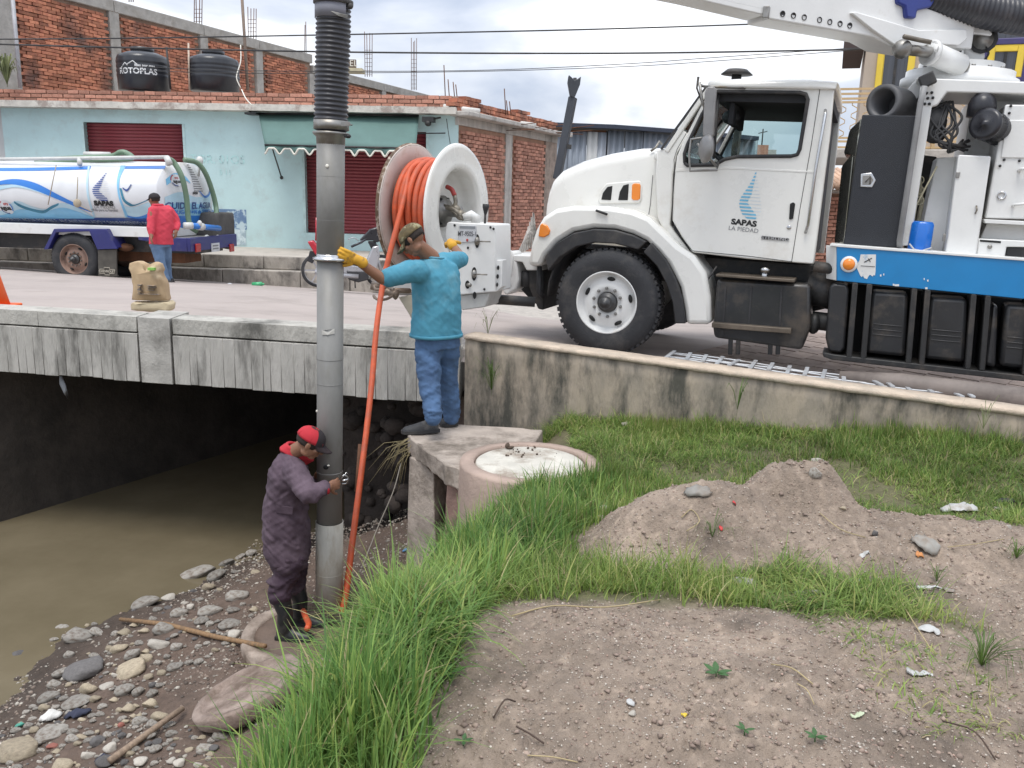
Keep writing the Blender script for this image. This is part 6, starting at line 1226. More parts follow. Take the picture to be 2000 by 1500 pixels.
# motor box under a cloth, blue pipe
TARP = mat('dark_grey_tarp', (.10, .095, .09), .9, var=.4, bump=.3, bscale=20)
c = FL.QX(418, 440, xrb+.35); m = MB(); rs = random.Random(3); rr_ = []
for k, (z_, s_) in enumerate(((-.34, 1.05), (-.15, 1.02), (.05, 1), (.2, .97), (.235, .9), (.24, .3))): rr_.append([c+Vector((math.copysign(abs(math.cos(a))**.4, math.cos(a))*.26*s_+rs.uniform(-.012, .012), math.copysign(abs(math.sin(a))**.4, math.sin(a))*.42*s_+rs.uniform(-.015, .015), z_+(rs.uniform(-.12, .06) if k == 0 else 0))) for a in [i*math.pi/12 for i in range(24)]])
m.loft(rr_); m.build('covered_pump', TARP, tk)
m = MB(); a_ = FL.QX(376, 441, xrb+.05); b_ = FL.QX(428, 446, xrb-.02); m.tube([a_, b_], .05, 12); m.build('blue_pipe', TB1, tk); m = MB(); m.tube([a_.lerp(b_, .2), a_.lerp(b_, .36)], .065, 12); m.tube([a_+Vector((.1, .1, 0)), a_], .06, 10); m.ell(FL.QX(390, 436, xrb), .04, .04, .05); m.build('pipe_valve', RL, tk)
m = MB(); m.ell(FL.QX(404, 464, xrb+.1), .04, .08, .05); m.ell(FL.QX(425, 464, xrb+.1), .04, .06, .05); m.build('pump_feet', RL, tk)
# cab, mostly outside the frame
cx0 = xr_+4.95
plate([Vector((x, -.05, z)) for x, z in ((cx0, .45), (cx0, 2.0), (cx0+.15, 2.2), (cx0+1.1, 2.2), (cx0+1.6, 1.45), (cx0+2.7, 1.3), (cx0+2.8, .5), (cx0+2.4, .45), (cx0+2.2, .9), (cx0+1.7, .9), (cx0+1.5, .45))], [], (0, -1.85, 0), 'cab', NAVY, tk, .04)
plate([Vector((x, -.04, z)) for x, z in ((cx0+.25, 1.45), (cx0+.25, 2.02), (cx0+1.05, 2.02), (cx0+1.4, 1.45))], [], (0, -.02, 0), 'cab_window', DGLASS, tk, .01)
wheel(cx0+1.95, -.1, tr_, tr_, .22, 1, tk, MATS['dusty_brown_rim'], False)
# ================================================================ suction pipe
GSP = mat('dull_galvanised_pipe', (.27, .265, .25), .58, metal=.25, var=.18, scale=5, dirt=(.19, .18, .155), dscale=4, dpos=(.48, .75), stretch=(1, 1, .5), bump=.08, bscale=12)
PYc = 5.95
pb_ = PY(643, 1188, PYc); pt_ = PY(646, 262, PYc); prr = .093
sp = thing('suction_pipe', 'tall grey steel suction pipe with flanges hanging from a ribbed black hose', 'pipe', pb_)
pax = (pt_-pb_).normalized()
def onp(v): # point on pipe axis at image row v
    lo, hi = 0., 1.
    for k in range(30):
        mid_ = (lo+hi)/2; q = pb_.lerp(pt_, mid_)-CAMP; vv = 750-FPX*q.dot(up)/q.dot(fw)
        if vv > v: lo = mid_
        else: hi = mid_
    return pb_.lerp(pt_, lo)
fl_ = onp(505); slv = onp(1018)
m = MB(); m.tube([slv-pax*.1, fl_], prr, 40); m.build('lower_tube', GSP, sp)
m = MB(); m.tube([fl_, pt_], prr*1.02, 40); m.build('upper_tube', GSP, sp)
m = MB(); m.lathe([(prr, -.012), (prr*1.28, -.012), (prr*1.30, -.004), (prr*1.30, .004), (prr*1.05, .012), (prr*1.03, .02), (prr*1.03, .03), (prr, .03)], fl_, pax, 44); m.build('middle_flange', CHROME, sp)
m = MB(); m.lathe([(prr, -.10), (prr*1.05, -.02), (prr*1.25, -.006), (prr*1.30, .0), (prr*1.30, .012), (prr*1.0, .016)], pt_, pax, 44); m.build('top_flange', STEEL, sp)
for v in (345, 430, 700, 748, 920):
    q = onp(v); m = MB(); m.lathe([(prr*1.0, -.004), (prr*1.028, 0), (prr*1.0, .004)], q, pax, 40, cap=False); m.build('weld_seam', GSP, sp)
PVC = mat('stained_pale_pvc_sleeve', (.50, .48, .42), .6, var=.25, scale=6, stretch=(1, 1, .3), dirt=(.24, .19, .13), dscale=5, dpos=(.47, .7))
m = MB(); m.lathe([(prr*1.06, 0), (prr*1.10, 0), (prr*1.10, (slv-pb_).length), (prr*1.04, (slv-pb_).length), (prr*1.04, (slv-pb_).length-.1)], pb_, pax, 40, cap=False); m.build('outer_sleeve', PVC, sp)
m = MB(); m.lathe([(prr*1.09, -.004), (prr*1.13, 0), (prr*1.09, .004)], onp(1117), pax, 40, cap=False); m.build('weld_seam', PVC, sp)
def pface(u, v, off=.0):   # point on the pipe's near surface
    q = onp(v); d = ray(u, v); p = CAMP+d*((q.y-.0)/d.y); dx = p.x-q.x; return Vector((p.x, q.y-math.sqrt(max(prr*prr-dx*dx, 0))-off, p.z))
m = MB(); m.prism([pface(u, v, .006) for u, v in ((634, 641), (644, 640), (658, 639), (658, 648), (646, 650), (635, 650))], [pface(u, v, -.002) for u, v in ((634, 641), (644, 640), (658, 639), (658, 648), (646, 650), (635, 650))]); m.build('sticker', mat('worn_sticker', (.62, .60, .55), .7), sp)
m = MB(); m.ell(pface(642, 905, .002), .02, .008, .018); m.build('pipe_hole', BLACKV, sp); m = MB(); m.ell(pface(647, 901, .008), .01, .008, .006); m.ell(pface(622, 800, .004), .008, .006, .01); m.ell(pface(645, 325, .003), .012, .006, .012); m.build('pipe_plug', AWT, sp)
# ribbed hose on top
hb0 = pt_+pax*.02; top_pts = [hb0, onp(262)+pax*.7+Vector((0, 0, 0)), PY(651, 60, PYc), PY(653, -40, PYc), PY(670, -180, PYc+.05), PY(760, -300, PYc+.2), PY(950, -340, PYc+.5), PY(1250, -200, PYc+.9)]
top_pts[1] = PY(648, 160, PYc)
ribbed(top_pts, .103, .030, RIB, 'ribbed_hose', sp, 28)
m = MB(); m.lathe([(.114, -.03), (.118, -.03), (.118, .03), (.114, .03)], PY(647, 245, PYc), pax, 36, cap=False); m.bar(PY(664, 243, PYc-.07), PY(684, 242, PYc-.06), .03, .025); m.tube([PY(664, 243, PYc-.07), PY(688, 244, PYc-.03)], .006, 6); m.build('hose_clamp', STEEL, sp)
m = MB(); m.tube([PY(672, 266, PYc-.06), PY(684, 268, PYc-.05)], .008, 6); m.ell(PY(680, 266, PYc-.05), .02, .02, .015); m.build('clamp_bolt', DARKM, sp)
m = MB(); m.lathe([(.113, -.05), (.12, -.05), (.12, .05), (.113, .05)], PY(651, 22, PYc), pax, 36, cap=False, a0=2.2, a1=4.6); m.build('hose_label', mat('grey_sleeve_label', (.22, .22, .25), .5), sp)
m = MB(); m.lathe([(.118, -.02), (.13, -.015), (.13, .01), (.118, .015)], PY(651, 4, PYc), pax, 36, cap=False); m.ell(PY(684, 12, PYc-.05), .02, .02, .02); m.build('hose_collar', BLACK, sp)
for q in range(4): m = MB(); m.tube(spline([PY(646+q*2, 22+q, PYc-.12), PY(662, 26+q*1.5, PYc-.12), PY(680, 30+q*2, PYc-.09)], 4), .003, 5); m.build('wire_tie', STEEL, sp)
# clamp being fitted by the worker
cl_ = thing('pipe_clamp', 'small silver metal clip held against the pipe by the crouched hands', 'clamp', PY(675, 938, 5.88))
m = MB(); m.tube(spline([PY(664, 936, 5.83), PY(672, 928, 5.83), PY(680, 933, 5.85), PY(676, 944, 5.85), PY(668, 945, 5.83)], 5), .006, 6); m.tube([PY(672, 930, 5.83), PY(676, 923, 5.84), PY(680, 926, 5.84)], .004, 5); m.tube([PY(666, 940, 5.82), PY(681, 936, 5.84)], .009, 6); m.build('clip', CHROME, cl_)
# ================================================================ running orange hose
oh = spline([RW-nax*.22+Vector((0, 0, .47)), PY(806, 326, 8.05), PY(791, 378, 7.85), PY(778, 432, 7.72), PY(762, 492, 7.62), PY(747, 560, 7.52), PY(735, 645, 7.30), PY(727, 740, 7.05), PY(716, 840, 6.75), PY(701, 960, 6.4), PY(688, 1060, 6.15), PY(676, 1158, 5.95), PY(668, 1195, 5.9)], 8)
tag(MB().tube(oh, .025, 14).build('jetting_hose', ORANGEH), 'orange high-pressure hose running from the reel down beside the steel pipe', 'hose')
m = MB(); m.tube(spline([G(588, 1195)+Vector((0, 0, .08)), PY(596, 1203, 5.75), PY(603, 1218, 5.6), PY(600, 1228, 5.5)], 5), .022, 9); tag(m.build('hose_end', ORANGEH), 'short orange hose piece lying at the rubber boot toe', 'hose')
# ================================================================ ledge, manholes
LC = mat('weathered_ledge_concrete', (.47, .40, .34), .92, bump=.7, bscale=20, scale=4, var=.3, dirt=(.14, .115, .09), dscale=2.2, dpos=(.5, .68))
PINKC = mat('pinkish_manhole_concrete', (.45, .34, .28), .9, bump=.4, bscale=30, scale=4, var=.25, dirt=(.26, .2, .165), dscale=2, dpos=(.52, .75))
lg = thing('concrete_ledge', 'rough concrete slab ledge on a pier that the man in turquoise shirt stands on', 'ledge', (-.5, 6.2, -.3))
zl = -.22
A_ = [PZ(795, 850, zl), PZ(818, 868, zl), PZ(845, 888, zl), PZ(872, 907, zl), PZ(905, 915, zl), PZ(1000, 930, zl), PZ(1060, 838, zl), PZ(960, 832, zl), PZ(860, 826, zl), PZ(805, 838, zl)]
rs = random.Random(5); Aj = []
for i in range(len(A_)):
    for k in range(5): p = A_[i].lerp(A_[(i+1) % len(A_)], k/5); Aj.append(p+Vector((rs.uniform(-.008, .008), rs.uniform(-.008, .008), rs.uniform(-.006, .004))))
m = MB(); m.prism(Aj, [p+Vector((rs.uniform(-.01, .01), rs.uniform(.0, .03), -.15+rs.uniform(-.015, .015))) for p in Aj]); m.build('slab', LC, lg, bevel=.012)
def quadcol(name, px_top, zt0, zb0, th, mt, parent, Y0, Y1):
    (ua, ub) = px_top; a = Vector((PY(ua, 950, Y0).x, Y0, 0)); b = Vector((PY(ub, 950, Y1).x, Y1, 0)); nrm_ = Vector((.5, .85, 0))*th; m = MB(); rings = []
    for k in range(13):
        z = zb0+(zt0-zb0)*k/12; j = lambda s: Vector((.012*mnoise.noise(Vector((z*6, s, 1))), .012*mnoise.noise(Vector((z*6, s, 7))), 0)); fl2 = .03*(1-k/12)
        rings.append([a+Vector((-fl2, -fl2, z))+j(1), b+Vector((fl2, -fl2, z))+j(2), b+nrm_+Vector((0, 0, z)), a+nrm_+Vector((0, 0, z))])
    m.loft(rings); return m.build(name, mt, parent, bevel=.01)
quadcol('pier', (799, 846), zl-.14, -1.5, .35, LC, lg, 6.22, 5.98)
quadcol('pier', (872, 900), zl-.16, -1.3, .3, mat('crumbling_pink_concrete', (.34, .22, .18), .95, bump=1, bscale=12, var=.5, dirt=(.12, .09, .07), dscale=3), lg, 5.72, 5.62)
m = MB(); m.box((-.62, 6.35, -1.5), (-.1, 6.5, -.38)); m.build('pier_infill', LC, lg, bevel=.01)
mh = thing('manhole_collar', 'large round pinkish concrete manhole collar with pale lid beside the ledge', 'manhole', (.12, 5.95, -.2))
c0 = (PZ(898, 908, -.19)+PZ(1166, 897, -.19))/2; Rm = (PZ(898, 908, -.19)-PZ(1166, 897, -.19)).length/2; c0 = Vector((c0.x, c0.y+.0, 0))
m = MB(); m.lathe([(Rm, -1.3), (Rm*1.01, -.9), (Rm*1.01, -.34), (Rm*.995, -.20), (Rm*.985, -.185), (Rm*.80, -.178), (Rm*.79, -.20), (Rm*.79, -.5)], c0, n=72, cap=False)
for i, v_ in enumerate(m.v): p = Vector(v_); f = 1+.012*mnoise.noise(p*5)+.006*mnoise.noise(p*18); m.v[i] = (c0.x+(p.x-c0.x)*f, c0.y+(p.y-c0.y)*f, p.z+.004*mnoise.noise(p*11))
m.build('collar_ring', PINKC, mh)
c1_ = c0+Vector((.0, -.02, 0)); m = MB(); m.lathe([(Rm*.76, -.22), (Rm*.765, -.19), (Rm*.74, -.182), (Rm*.4, -.18), (.001, -.179)], c1_, n=60); m.build('lid', mat('pale_lid_concrete', (.60, .57, .50), .85, var=.2, scale=5, bump=.4, dirt=(.30, .25, .20), dscale=3.5, dpos=(.5, .64)), mh)
rs = random.Random(8)
for i in range(34):
    a = rs.gauss(0, 1); p = PZ(1010+rs.gauss(8, 26), 878+rs.gauss(4, 9), -.178); m = MB(); s_ = rs.choice((.003, .004, .006, .010)); lump(m, p+Vector((0, 0, s_*.5)), s_, s_*.8, s_*.7, rs); m.build('dirt_crumb', mat('dark_dirt_crumb', (.10, .07, .05), .9), mh, kind=None)
m = MB(); p = PZ(991, 876, -.178); lump(m, p+Vector((0, 0, .02)), .018, .016, .022, rs); lump(m, p+Vector((.02, 0, .008)), .03, .02, .010, rs); tag(m.build('mud_clod', mat('dark_dirt_crumb', (.10, .07, .05), .9)), 'dark mud clod lying on the pale manhole lid', 'clod')
# lower collar the worker stands on
lm = thing('lower_manhole', 'muddy round concrete manhole collar on the bank under the rubber boots', 'manhole', PZ(590, 1225, -1.65))
c2_ = PZ(602, 1236, -1.66); m = MB(); m.lathe([(.50, -.35), (.50, -.06), (.485, -.035), (.40, -.03), (.385, -.06), (.385, -.2)], Vector((c2_.x, c2_.y, -1.60)), n=56, cap=False)
for i, v_ in enumerate(m.v): p = Vector(v_); m.v[i] = tuple(p+Vector((.02*mnoise.noise(p*4), .02*mnoise.noise(p*4+Vector((5, 0, 0))), .02*mnoise.noise(p*5))))
m.build('collar_ring', mat('muddy_collar_concrete', (.42, .34, .28), .9, bump=.6, var=.4, dirt=(.16, .12, .09), dscale=3, dpos=(.48, .65)), lm)
m = MB(); m.lathe([(.39, -.2), (.39, -.045), (.2, -.035), (.001, -.03)], Vector((c2_.x, c2_.y, -1.60)), n=40); m.build('mud_fill', mat('wet_mud', (.17, .12, .09), .7, bump=.5, var=.3), lm)
# tilted broken lid
tl_ = thing('broken_lid', 'thick round concrete lid lying tilted on the stones near the grass edge', 'lid', PZ(460, 1355, -1.55))
cc_ = PZ(482, 1348, -1.50); nl_ = Vector((-.38, .06, .92)).normalized()
m = MB(); m.lathe([(.001, -.09), (.33, -.10), (.35, -.08), (.355, -.01), (.345, .0), (.30, .004), (.29, -.02), (.2, -.022), (.001, -.025)], cc_+Vector((.0, 0, .03)), nl_, 90)
for i, v_ in enumerate(m.v): p = Vector(v_); m.v[i] = tuple(p+Vector((.008*mnoise.noise(p*9), .008*mnoise.noise(p*8), .012*mnoise.noise(p*14))))
m.build('lid_slab', mat('muddy_slab', (.40, .31, .26), .9, bump=.6, var=.4, dirt=(.14, .10, .075), dscale=2.2, dpos=(.46, .62)), tl_)
WOOD = mat('muddy_wood', (.30, .18, .09), .8, var=.4, scale=6, stretch=(8, 8, 1), dirt=(.16, .11, .07), dscale=4)
a_ = G(236, 1216, .04); b_ = G(520, 1300, .07); b_.z = -1.585; tag(MB().tube([a_, a_.lerp(b_, .35)+Vector((0, 0, .03)), a_.lerp(b_, .7), b_], [.016, .02, .019, .017], 10).build('wooden_pole', WOOD), 'long brown wooden pole lying across the stones toward the boots', 'pole')
a_ = G(215, 1500, .05); b_ = G(358, 1396, .06); tag(MB().tube([a_, a_.lerp(b_, .5), b_], [.022, .02, .019], 10).build('wooden_pole', mat('grey_wood', (.33, .24, .17), .8, var=.4, stretch=(8, 8, 1), scale=6)), 'short pale wooden pole at the bottom, leaning on the tilted lid', 'pole')
m = MB(); m.tube(spline([PY(783, 905, 6.2), PY(768, 960, 6.1), PY(738, 1030, 6.0), PY(706, 1110, 5.8)], 6), .005, 5); tag(m.build('thin_rope', mat('grey_rope', (.3, .27, .23), .9)), 'thin grey rope hanging from the ledge down to the grass', 'rope')
m = MB(); m.tube([PY(704, 868, 6.9), PY(697, 960, 6.7)], .02, 8); tag(m.build('rusty_tube', RUST), 'short rusty tube standing in the dark behind the orange hose', 'tube')
# ================================================================ sacks, cone, litter on the road
SK = mat('tan_paper_sack', (.50, .36, .215), .85, var=.2, scale=5, bump=.25, bscale=14, dirt=(.62, .5, .34), dscale=3, dpos=(.55, .7))
def sack(px, Y, th, lab, mt=SK, up_=True):
    t = thing('paper_sack', lab, 'sack', PY(px[0][0], px[0][1], Y), group='paper sacks on the road edge')
    F_ = [PY(u, v, Y) for u, v in px]; F_ = [a.lerp(F_[(i+1) % len(F_)], t) for i, a in enumerate(F_) for t in (0, .33, .66)]; n_ = len(F_); c_ = sum(F_, Vector())/n_; rings = []
    for k, (o_, s_) in enumerate(((-.02, .70), (-.04, .84), (0, .92), (th*.5, .95), (th, .92), (th+.03, .84), (th+.02, .7))):
        rings.append([c_+(p-c_)*s_+Vector((0, o_ if k > 1 else -(.02 if k == 0 else .0)-.0, 0))+Vector((.008*mnoise.noise(p*9+Vector((k, 0, 0))), .03*mnoise.noise(p*7), .01*mnoise.noise(p*8+Vector((0, k, 0))))) for p in F_])
    m = MB(); m.loft(rings); o = m.build('sack_body', mt, t)
    return t
s1_ = sack([(256, 590), (258, 560), (255, 536), (249, 524), (250, 512), (266, 509), (278, 514), (284, 528), (290, 516), (300, 511), (311, 514), (315, 526), (312, 532), (320, 550), (325, 580), (327, 590), (290, 592)], 8.75, .14, 'open tan paper sack with two folded ears standing at the road edge')
s2_ = sack([(254, 606), (253, 596), (256, 591), (290, 592), (326, 590), (332, 595), (331, 608), (290, 610)], 8.72, .2, 'flattened pale paper sack under the standing sack', mat('pale_sack', (.60, .50, .33), .85, var=.2))
INK = mat('sack_ink', (.16, .15, .15), .8, dirt=(.5, .36, .215), dscale=40, dpos=(.5, .56))
def inkbox(u, v, w_, h_, mt=INK, par=s1_): m = MB(); a = PY(u, v, 8.675); b = PY(u+w_, v+h_, 8.675); m.box((a.x, a.y-.003, b.z), (b.x, a.y+.05, a.z)); m.build('sack_print', mt, par)
for k in range(6): inkbox(268, 556+k*2.9, random.uniform(5, 8), 1.6)
for k in range(4): inkbox(286, 558+k*2.9, random.uniform(12, 17), .8)
inkbox(268, 574, 42, 1.6); inkbox(288, 523, 13, 5, mat('green_print', (.25, .5, .10), .7))
cn = thing('traffic_cone', 'orange traffic cone at the far left edge behind the bridge curb', 'cone', PY(-8, 600, 8.9))
CO = mat('cone_orange', (.85, .13, .02), .5, var=.1)
b0_ = PY(-10, 600, 8.9); m = MB(); m.lathe([(.15, 0.02), (.03, .55), (.001, .56)], b0_, n=28); m.build('cone_body', CO, cn); m = MB(); m.box((b0_.x-.19, b0_.y-.19, b0_.z), (b0_.x+.19, b0_.y+.19, b0_.z+.03)); m.build('cone_base', CO, cn, bevel=.01)
m = MB(); m.tube([PY(493, 556, 15.5), PY(512, 555, 15.5)], .045, 10); m.tube([PY(512, 555, 15.5), PY(516, 555, 15.5)], .02, 8); tag(m.build('plastic_bottle', mat('green_bottle_plastic', (.08, .5, .22), .3, coat=.3)), 'crushed green plastic bottle lying by the kerb', 'bottle')
m = MB(); m.ell(PY(448, 556, 15.3), .05, .04, .03); tag(m.build('paper_cup', TW), 'small white cup lying by the kerb', 'cup')
# ================================================================ motorcycle behind the pipe
FMo = Frame(PY(700, 560, 14.6), 100)
mo = thing('motorcycle', 'black and silver small motorcycle parked by the kerb behind the hose reel', 'motorcycle', M=FMo.M, local=True)
MQ = FMo.Q
MBK = mat('moto_black_plastic', (.02, .02, .025), .3, coat=.3, var=.1); MSI = mat('moto_silver', (.5, .5, .52), .3, metal=.5, var=.15); MRD = mat('moto_red', (.55, .02, .04), .3, coat=.4)
def mw(u, v, r_):
    m = MB(); c_ = MQ(u, v, 0); m.lathe([(r_*.82, -.04), (r_*.95, -.05), (r_, 0), (r_*.95, .05), (r_*.82, .04)], c_, (0, 1, 0), 36, cap=False); w_ = m.build('wheel', TYRE, mo)
    m = MB(); m.lathe([(r_*.80, -.03), (r_*.84, -.03), (r_*.84, .03), (r_*.80, .03)], c_, (0, 1, 0), 36, cap=False); m.lathe([(.05, -.06), (.05, .06)], c_, (0, 1, 0), 14)
    for k in range(6): a = k*math.pi/3; m.bar(c_, c_+Vector((math.cos(a)*r_*.82, 0, math.sin(a)*r_*.82)), .025, .02, ref=Vector((0, 1, 0)))
    m.build('wheel_rim', MSI, mo)
mw(622, 528, .29); mw(745, 530, .29)
def mp(name, px, y, th, mt, bv=.01): return plate([MQ(u, v, y) for u, v in px], [], (0, -th, 0), name, mt, mo, bv)
mp('seat', [(620, 492), (660, 486), (702, 500), (712, 512), (700, 520), (660, 508), (625, 504)], .12, .24, MBK, .03)
mp('body_panel', [(655, 512), (700, 520), (722, 524), (716, 538), (690, 540), (660, 530)], .12, .24, MSI, .02)
mp('engine', [(676, 528), (716, 530), (722, 546), (700, 552), (680, 546)], .13, .26, mat('engine_dark', (.08, .08, .085), .4, metal=.6), .02)
mp('leg_shield', [(728, 482), (740, 480), (742, 500), (735, 530), (722, 532), (716, 510)], .2, .4, MSI, .02)
mp('headset', [(702, 470), (722, 448), (742, 442), (748, 452), (746, 470), (736, 474), (728, 470)], .12, .24, MBK, .02)
mp('inner_shield', [(718, 472), (734, 472), (740, 490), (728, 492)], .1, .2, MBK, .02)
m = MB(); m.tube([MQ(686, 482, .3), MQ(704, 474, .25), MQ(724, 462, 0), MQ(740, 462, -.3)], .02, 8); m.build('handlebar', MBK, mo)
m = MB(); m.ell(MQ(742, 438, .2), .06, .05, .07); m.tube([MQ(742, 446, .2), MQ(736, 462, .1)], .01, 6); m.tube(spline([MQ(680, 468, .3), MQ(690, 464, .3), MQ(700, 470, .25)], 4), .008, 5); m.build('mirror', MSI, mo)
m = MB(); m.tube([MQ(735, 500, .1), MQ(745, 530, .1)], .025, 8); m.tube([MQ(700, 540, .14), MQ(640, 536, .16), MQ(615, 530, .16)], .04, 10); m.build('fork', MSI, mo)
m = MB(); m.tube([MQ(693, 545, .1), MQ(694, 562, .2)], .012, 6); m.build('kickstand', DARKM, mo)
mp('tail', [(600, 472), (612, 470), (624, 486), (640, 494), (636, 504), (616, 498)], .1, .2, MRD, .02)
mp('rear_mudguard', [(605, 490), (622, 494), (610, 515), (600, 510)], .06, .12, MBK, .01)
m = MB(); m.tube([MQ(618, 425, .0), MQ(617, 470, 0)], .015, 6); m.build('red_whip', MRD, mo)
# small block and stone near the kerb wall behind the man
# ================================================================ people
def remesh(mb, voxel, name, mt, parent, smooth_it=4, fold=None, label=None):
    me = mb.mesh(name+'_raw', mt); o = bpy.data.objects.new(name, me); COL.objects.link(o)
    r = o.modifiers.new('r', 'REMESH'); r.mode = 'VOXEL'; r.voxel_size = voxel
    s = o.modifiers.new('s', 'SMOOTH'); s.iterations = smooth_it; s.factor = .5
    bpy.context.view_layer.update(); ev = o.evaluated_get(bpy.context.evaluated_depsgraph_get()); me2 = bpy.data.meshes.new_from_object(ev)
    o.modifiers.clear(); o.data = me2; me2.name = name; bpy.data.meshes.remove(me)
    n = len(me2.vertices)
    if fold:
        co = np.empty(n*3); me2.vertices.foreach_get('co', co); no = np.empty(n*3); me2.vertices.foreach_get('normal', no); co = co.reshape(-1, 3); no = no.reshape(-1, 3)
        d = fold(co); me2.vertices.foreach_set('co', (co+no*d[:, None]).ravel())
    me2.polygons.foreach_set('use_smooth', np.ones(len(me2.polygons), bool))
    if not me2.materials: me2.materials.append(mt)
    me2.update(); setparent(o, parent); return tag(o, label)
def folds(amp, fx=9, fz=22, seed=0, tilt=.6, lo=4):
    def f(co):
        x, y, z = co[:, 0], co[:, 1], co[:, 2]
        a = fbm(x*fx+z*tilt*6+seed, z*fz+x*tilt*9+y*5, 3, seed); b = fbm(y*fx*1.2+seed+z*4, z*fz*.8-x*6, 3, seed+5)
        r = (1-np.abs(a)*9)+(1-np.abs(b)*9); big = fbm(x*lo+y*3, z*lo, 2, seed+9)
        return amp*(np.clip(r*.5, -1, 1)*.55+big*1.6)
    return f
def limb(m, pts, rs_, n=16, sx=1, ref=Vector((0, 1, 0))):
    P = [Vector(p) for p in pts]; k = len(P); S = []; Rr_ = []
    for i in range(k-1):
        for j in range(5): t = j/5; S.append(P[i].lerp(P[i+1], t)); Rr_.append(rs_[i]*(1-t)+rs_[i+1]*t)
    S.append(P[-1]); Rr_.append(rs_[-1])
    m.tube(S, Rr_, n, sx=sx, ref=ref); m.ell(S[0], Rr_[0], Rr_[0], Rr_[0]); m.ell(S[-1], Rr_[-1], Rr_[-1], Rr_[-1])
def blob(m, c, r, M=None): m.ell(c, r[0], r[1], r[2], M)
def loftpts(m, secs, n=28, p=.8):
    """secs: (centre, side vector*halfwidth, depth vector*halfdepth)"""
    rings = []
    for c, a, b in secs:
        ring = []
        for i in range(n):
            t = 2*math.pi*i/n; cs, sn = math.cos(t), math.sin(t); ring.append(c+a*math.copysign(abs(cs)**p, cs)+b*math.copysign(abs(sn)**p, sn))
        rings.append(ring)
    m.loft(rings)
def hand(m, wrist, d, n_, thumb=1, curl=.35, s=1.0, spread=.03, rad=.009):
    d = d.normalized(); n_ = (n_-d*n_.dot(d)).normalized(); l = d.cross(n_).normalized()
    Mx = Matrix((l, d, n_)).transposed()
    m.ell(wrist+d*.045*s, .040*s, .052*s, .016*s, Mx); m.ell(wrist+d*.015*s, .030*s, .035*s, .019*s, Mx)
    for i, (o_, L_) in enumerate(((-.030, .055), (-.010, .068), (.011, .072), (.031, .064))):
        p = wrist+d*(.078-.006*abs(i-1.6))*s+l*o_*s*-thumb*-1; dd = (d+l*o_*spread*10*thumb*.3).normalized(); pts = [wrist+d*.05*s+l*o_*.8*s, p]
        for j, f in enumerate((.45, .32, .26)):
            a = curl*(1+.4*j)*(1+.1*i); dd = (dd*math.cos(a)+n_*math.sin(a)).normalized(); pts.append(pts[-1]+dd*L_*f*s)
        m.tube(pts, [rad*s, rad*1.05*s, rad*s, rad*.93*s, rad*.85*s], 9); m.ell(pts[-1], rad*.85*s, rad*.85*s, rad*.85*s)
    p0 = wrist+d*.02*s+l*.026*s*thumb; dd = (d*.65+l*.65*thumb+n_*.35).normalized(); p1 = p0+dd*.040*s; p2 = p1+(dd+d*.5+n_*.2).normalized()*.030*s; p3 = p2+(dd*.5+d*.8+n_*.3).normalized()*.024*s
    m.tube([p0, p1, p2, p3], [rad*1.3*s, rad*1.2*s, rad*1.05*s, rad*.9*s], 9); m.ell(p3, rad*.9*s, rad*.9*s, rad*.9*s)
def head(m, c, face, upv, s=1.0):
    """c centre of skull, face = looking direction"""
    f = face.normalized(); u = (upv-f*upv.dot(f)).normalized(); l = u.cross(f).normalized(); Mx = Matrix((l, f, u)).transposed()
    P = lambda a, b, c_: c+(l*a+f*b+u*c_)*s
    m.ell(P(0, -.012, .025), .074*s, .094*s, .088*s, Mx); m.ell(P(0, .018, -.035), .060*s, .070*s, .068*s, Mx)   # skull, face
    m.ell(P(0, .050, -.088), .034*s, .030*s, .022*s, Mx); m.ell(P(.030, .005, -.075), .022*s, .04*s, .025*s, Mx); m.ell(P(-.030, .005, -.075), .022*s, .04*s, .025*s, Mx)  # chin, jaws
    m.tube([P(0, .082, .005), P(0, .098, -.02), P(0, .108, -.036)], [.008*s, .011*s, .014*s], 8); m.ell(P(0, .100, -.038), .015*s, .014*s, .010*s, Mx)
    m.ell(P(0, .082, .020), .045*s, .012*s, .010*s, Mx); m.ell(P(0, .083, -.060), .024*s, .012*s, .006*s, Mx); m.ell(P(0, .080, -.070), .020*s, .012*s, .007*s, Mx)
    for sg in (1, -1):
        m.ell(P(.040*sg, .060, -.022), .022*s, .02*s, .018*s, Mx)
        E0 = Matrix.Rotation(.3*sg, 3, 'X'); m.ell(P(.078*sg, -.005, -.01), .008*s, .018*s, .030*s, Mx); m.ell(P(.083*sg, -.012, -.008), .006*s, .014*s, .026*s, Mx)
    return P, Mx
def eyes(P, Mx, parent, s=1):
    m = MB()
    for sg in (1, -1): m.ell(P(.030*sg, .078, .000), .012*s, .009*s, .008*s, Mx)
    o = m.build('eyes', mat('eye_white', (.6, .58, .55), .3), parent); return o
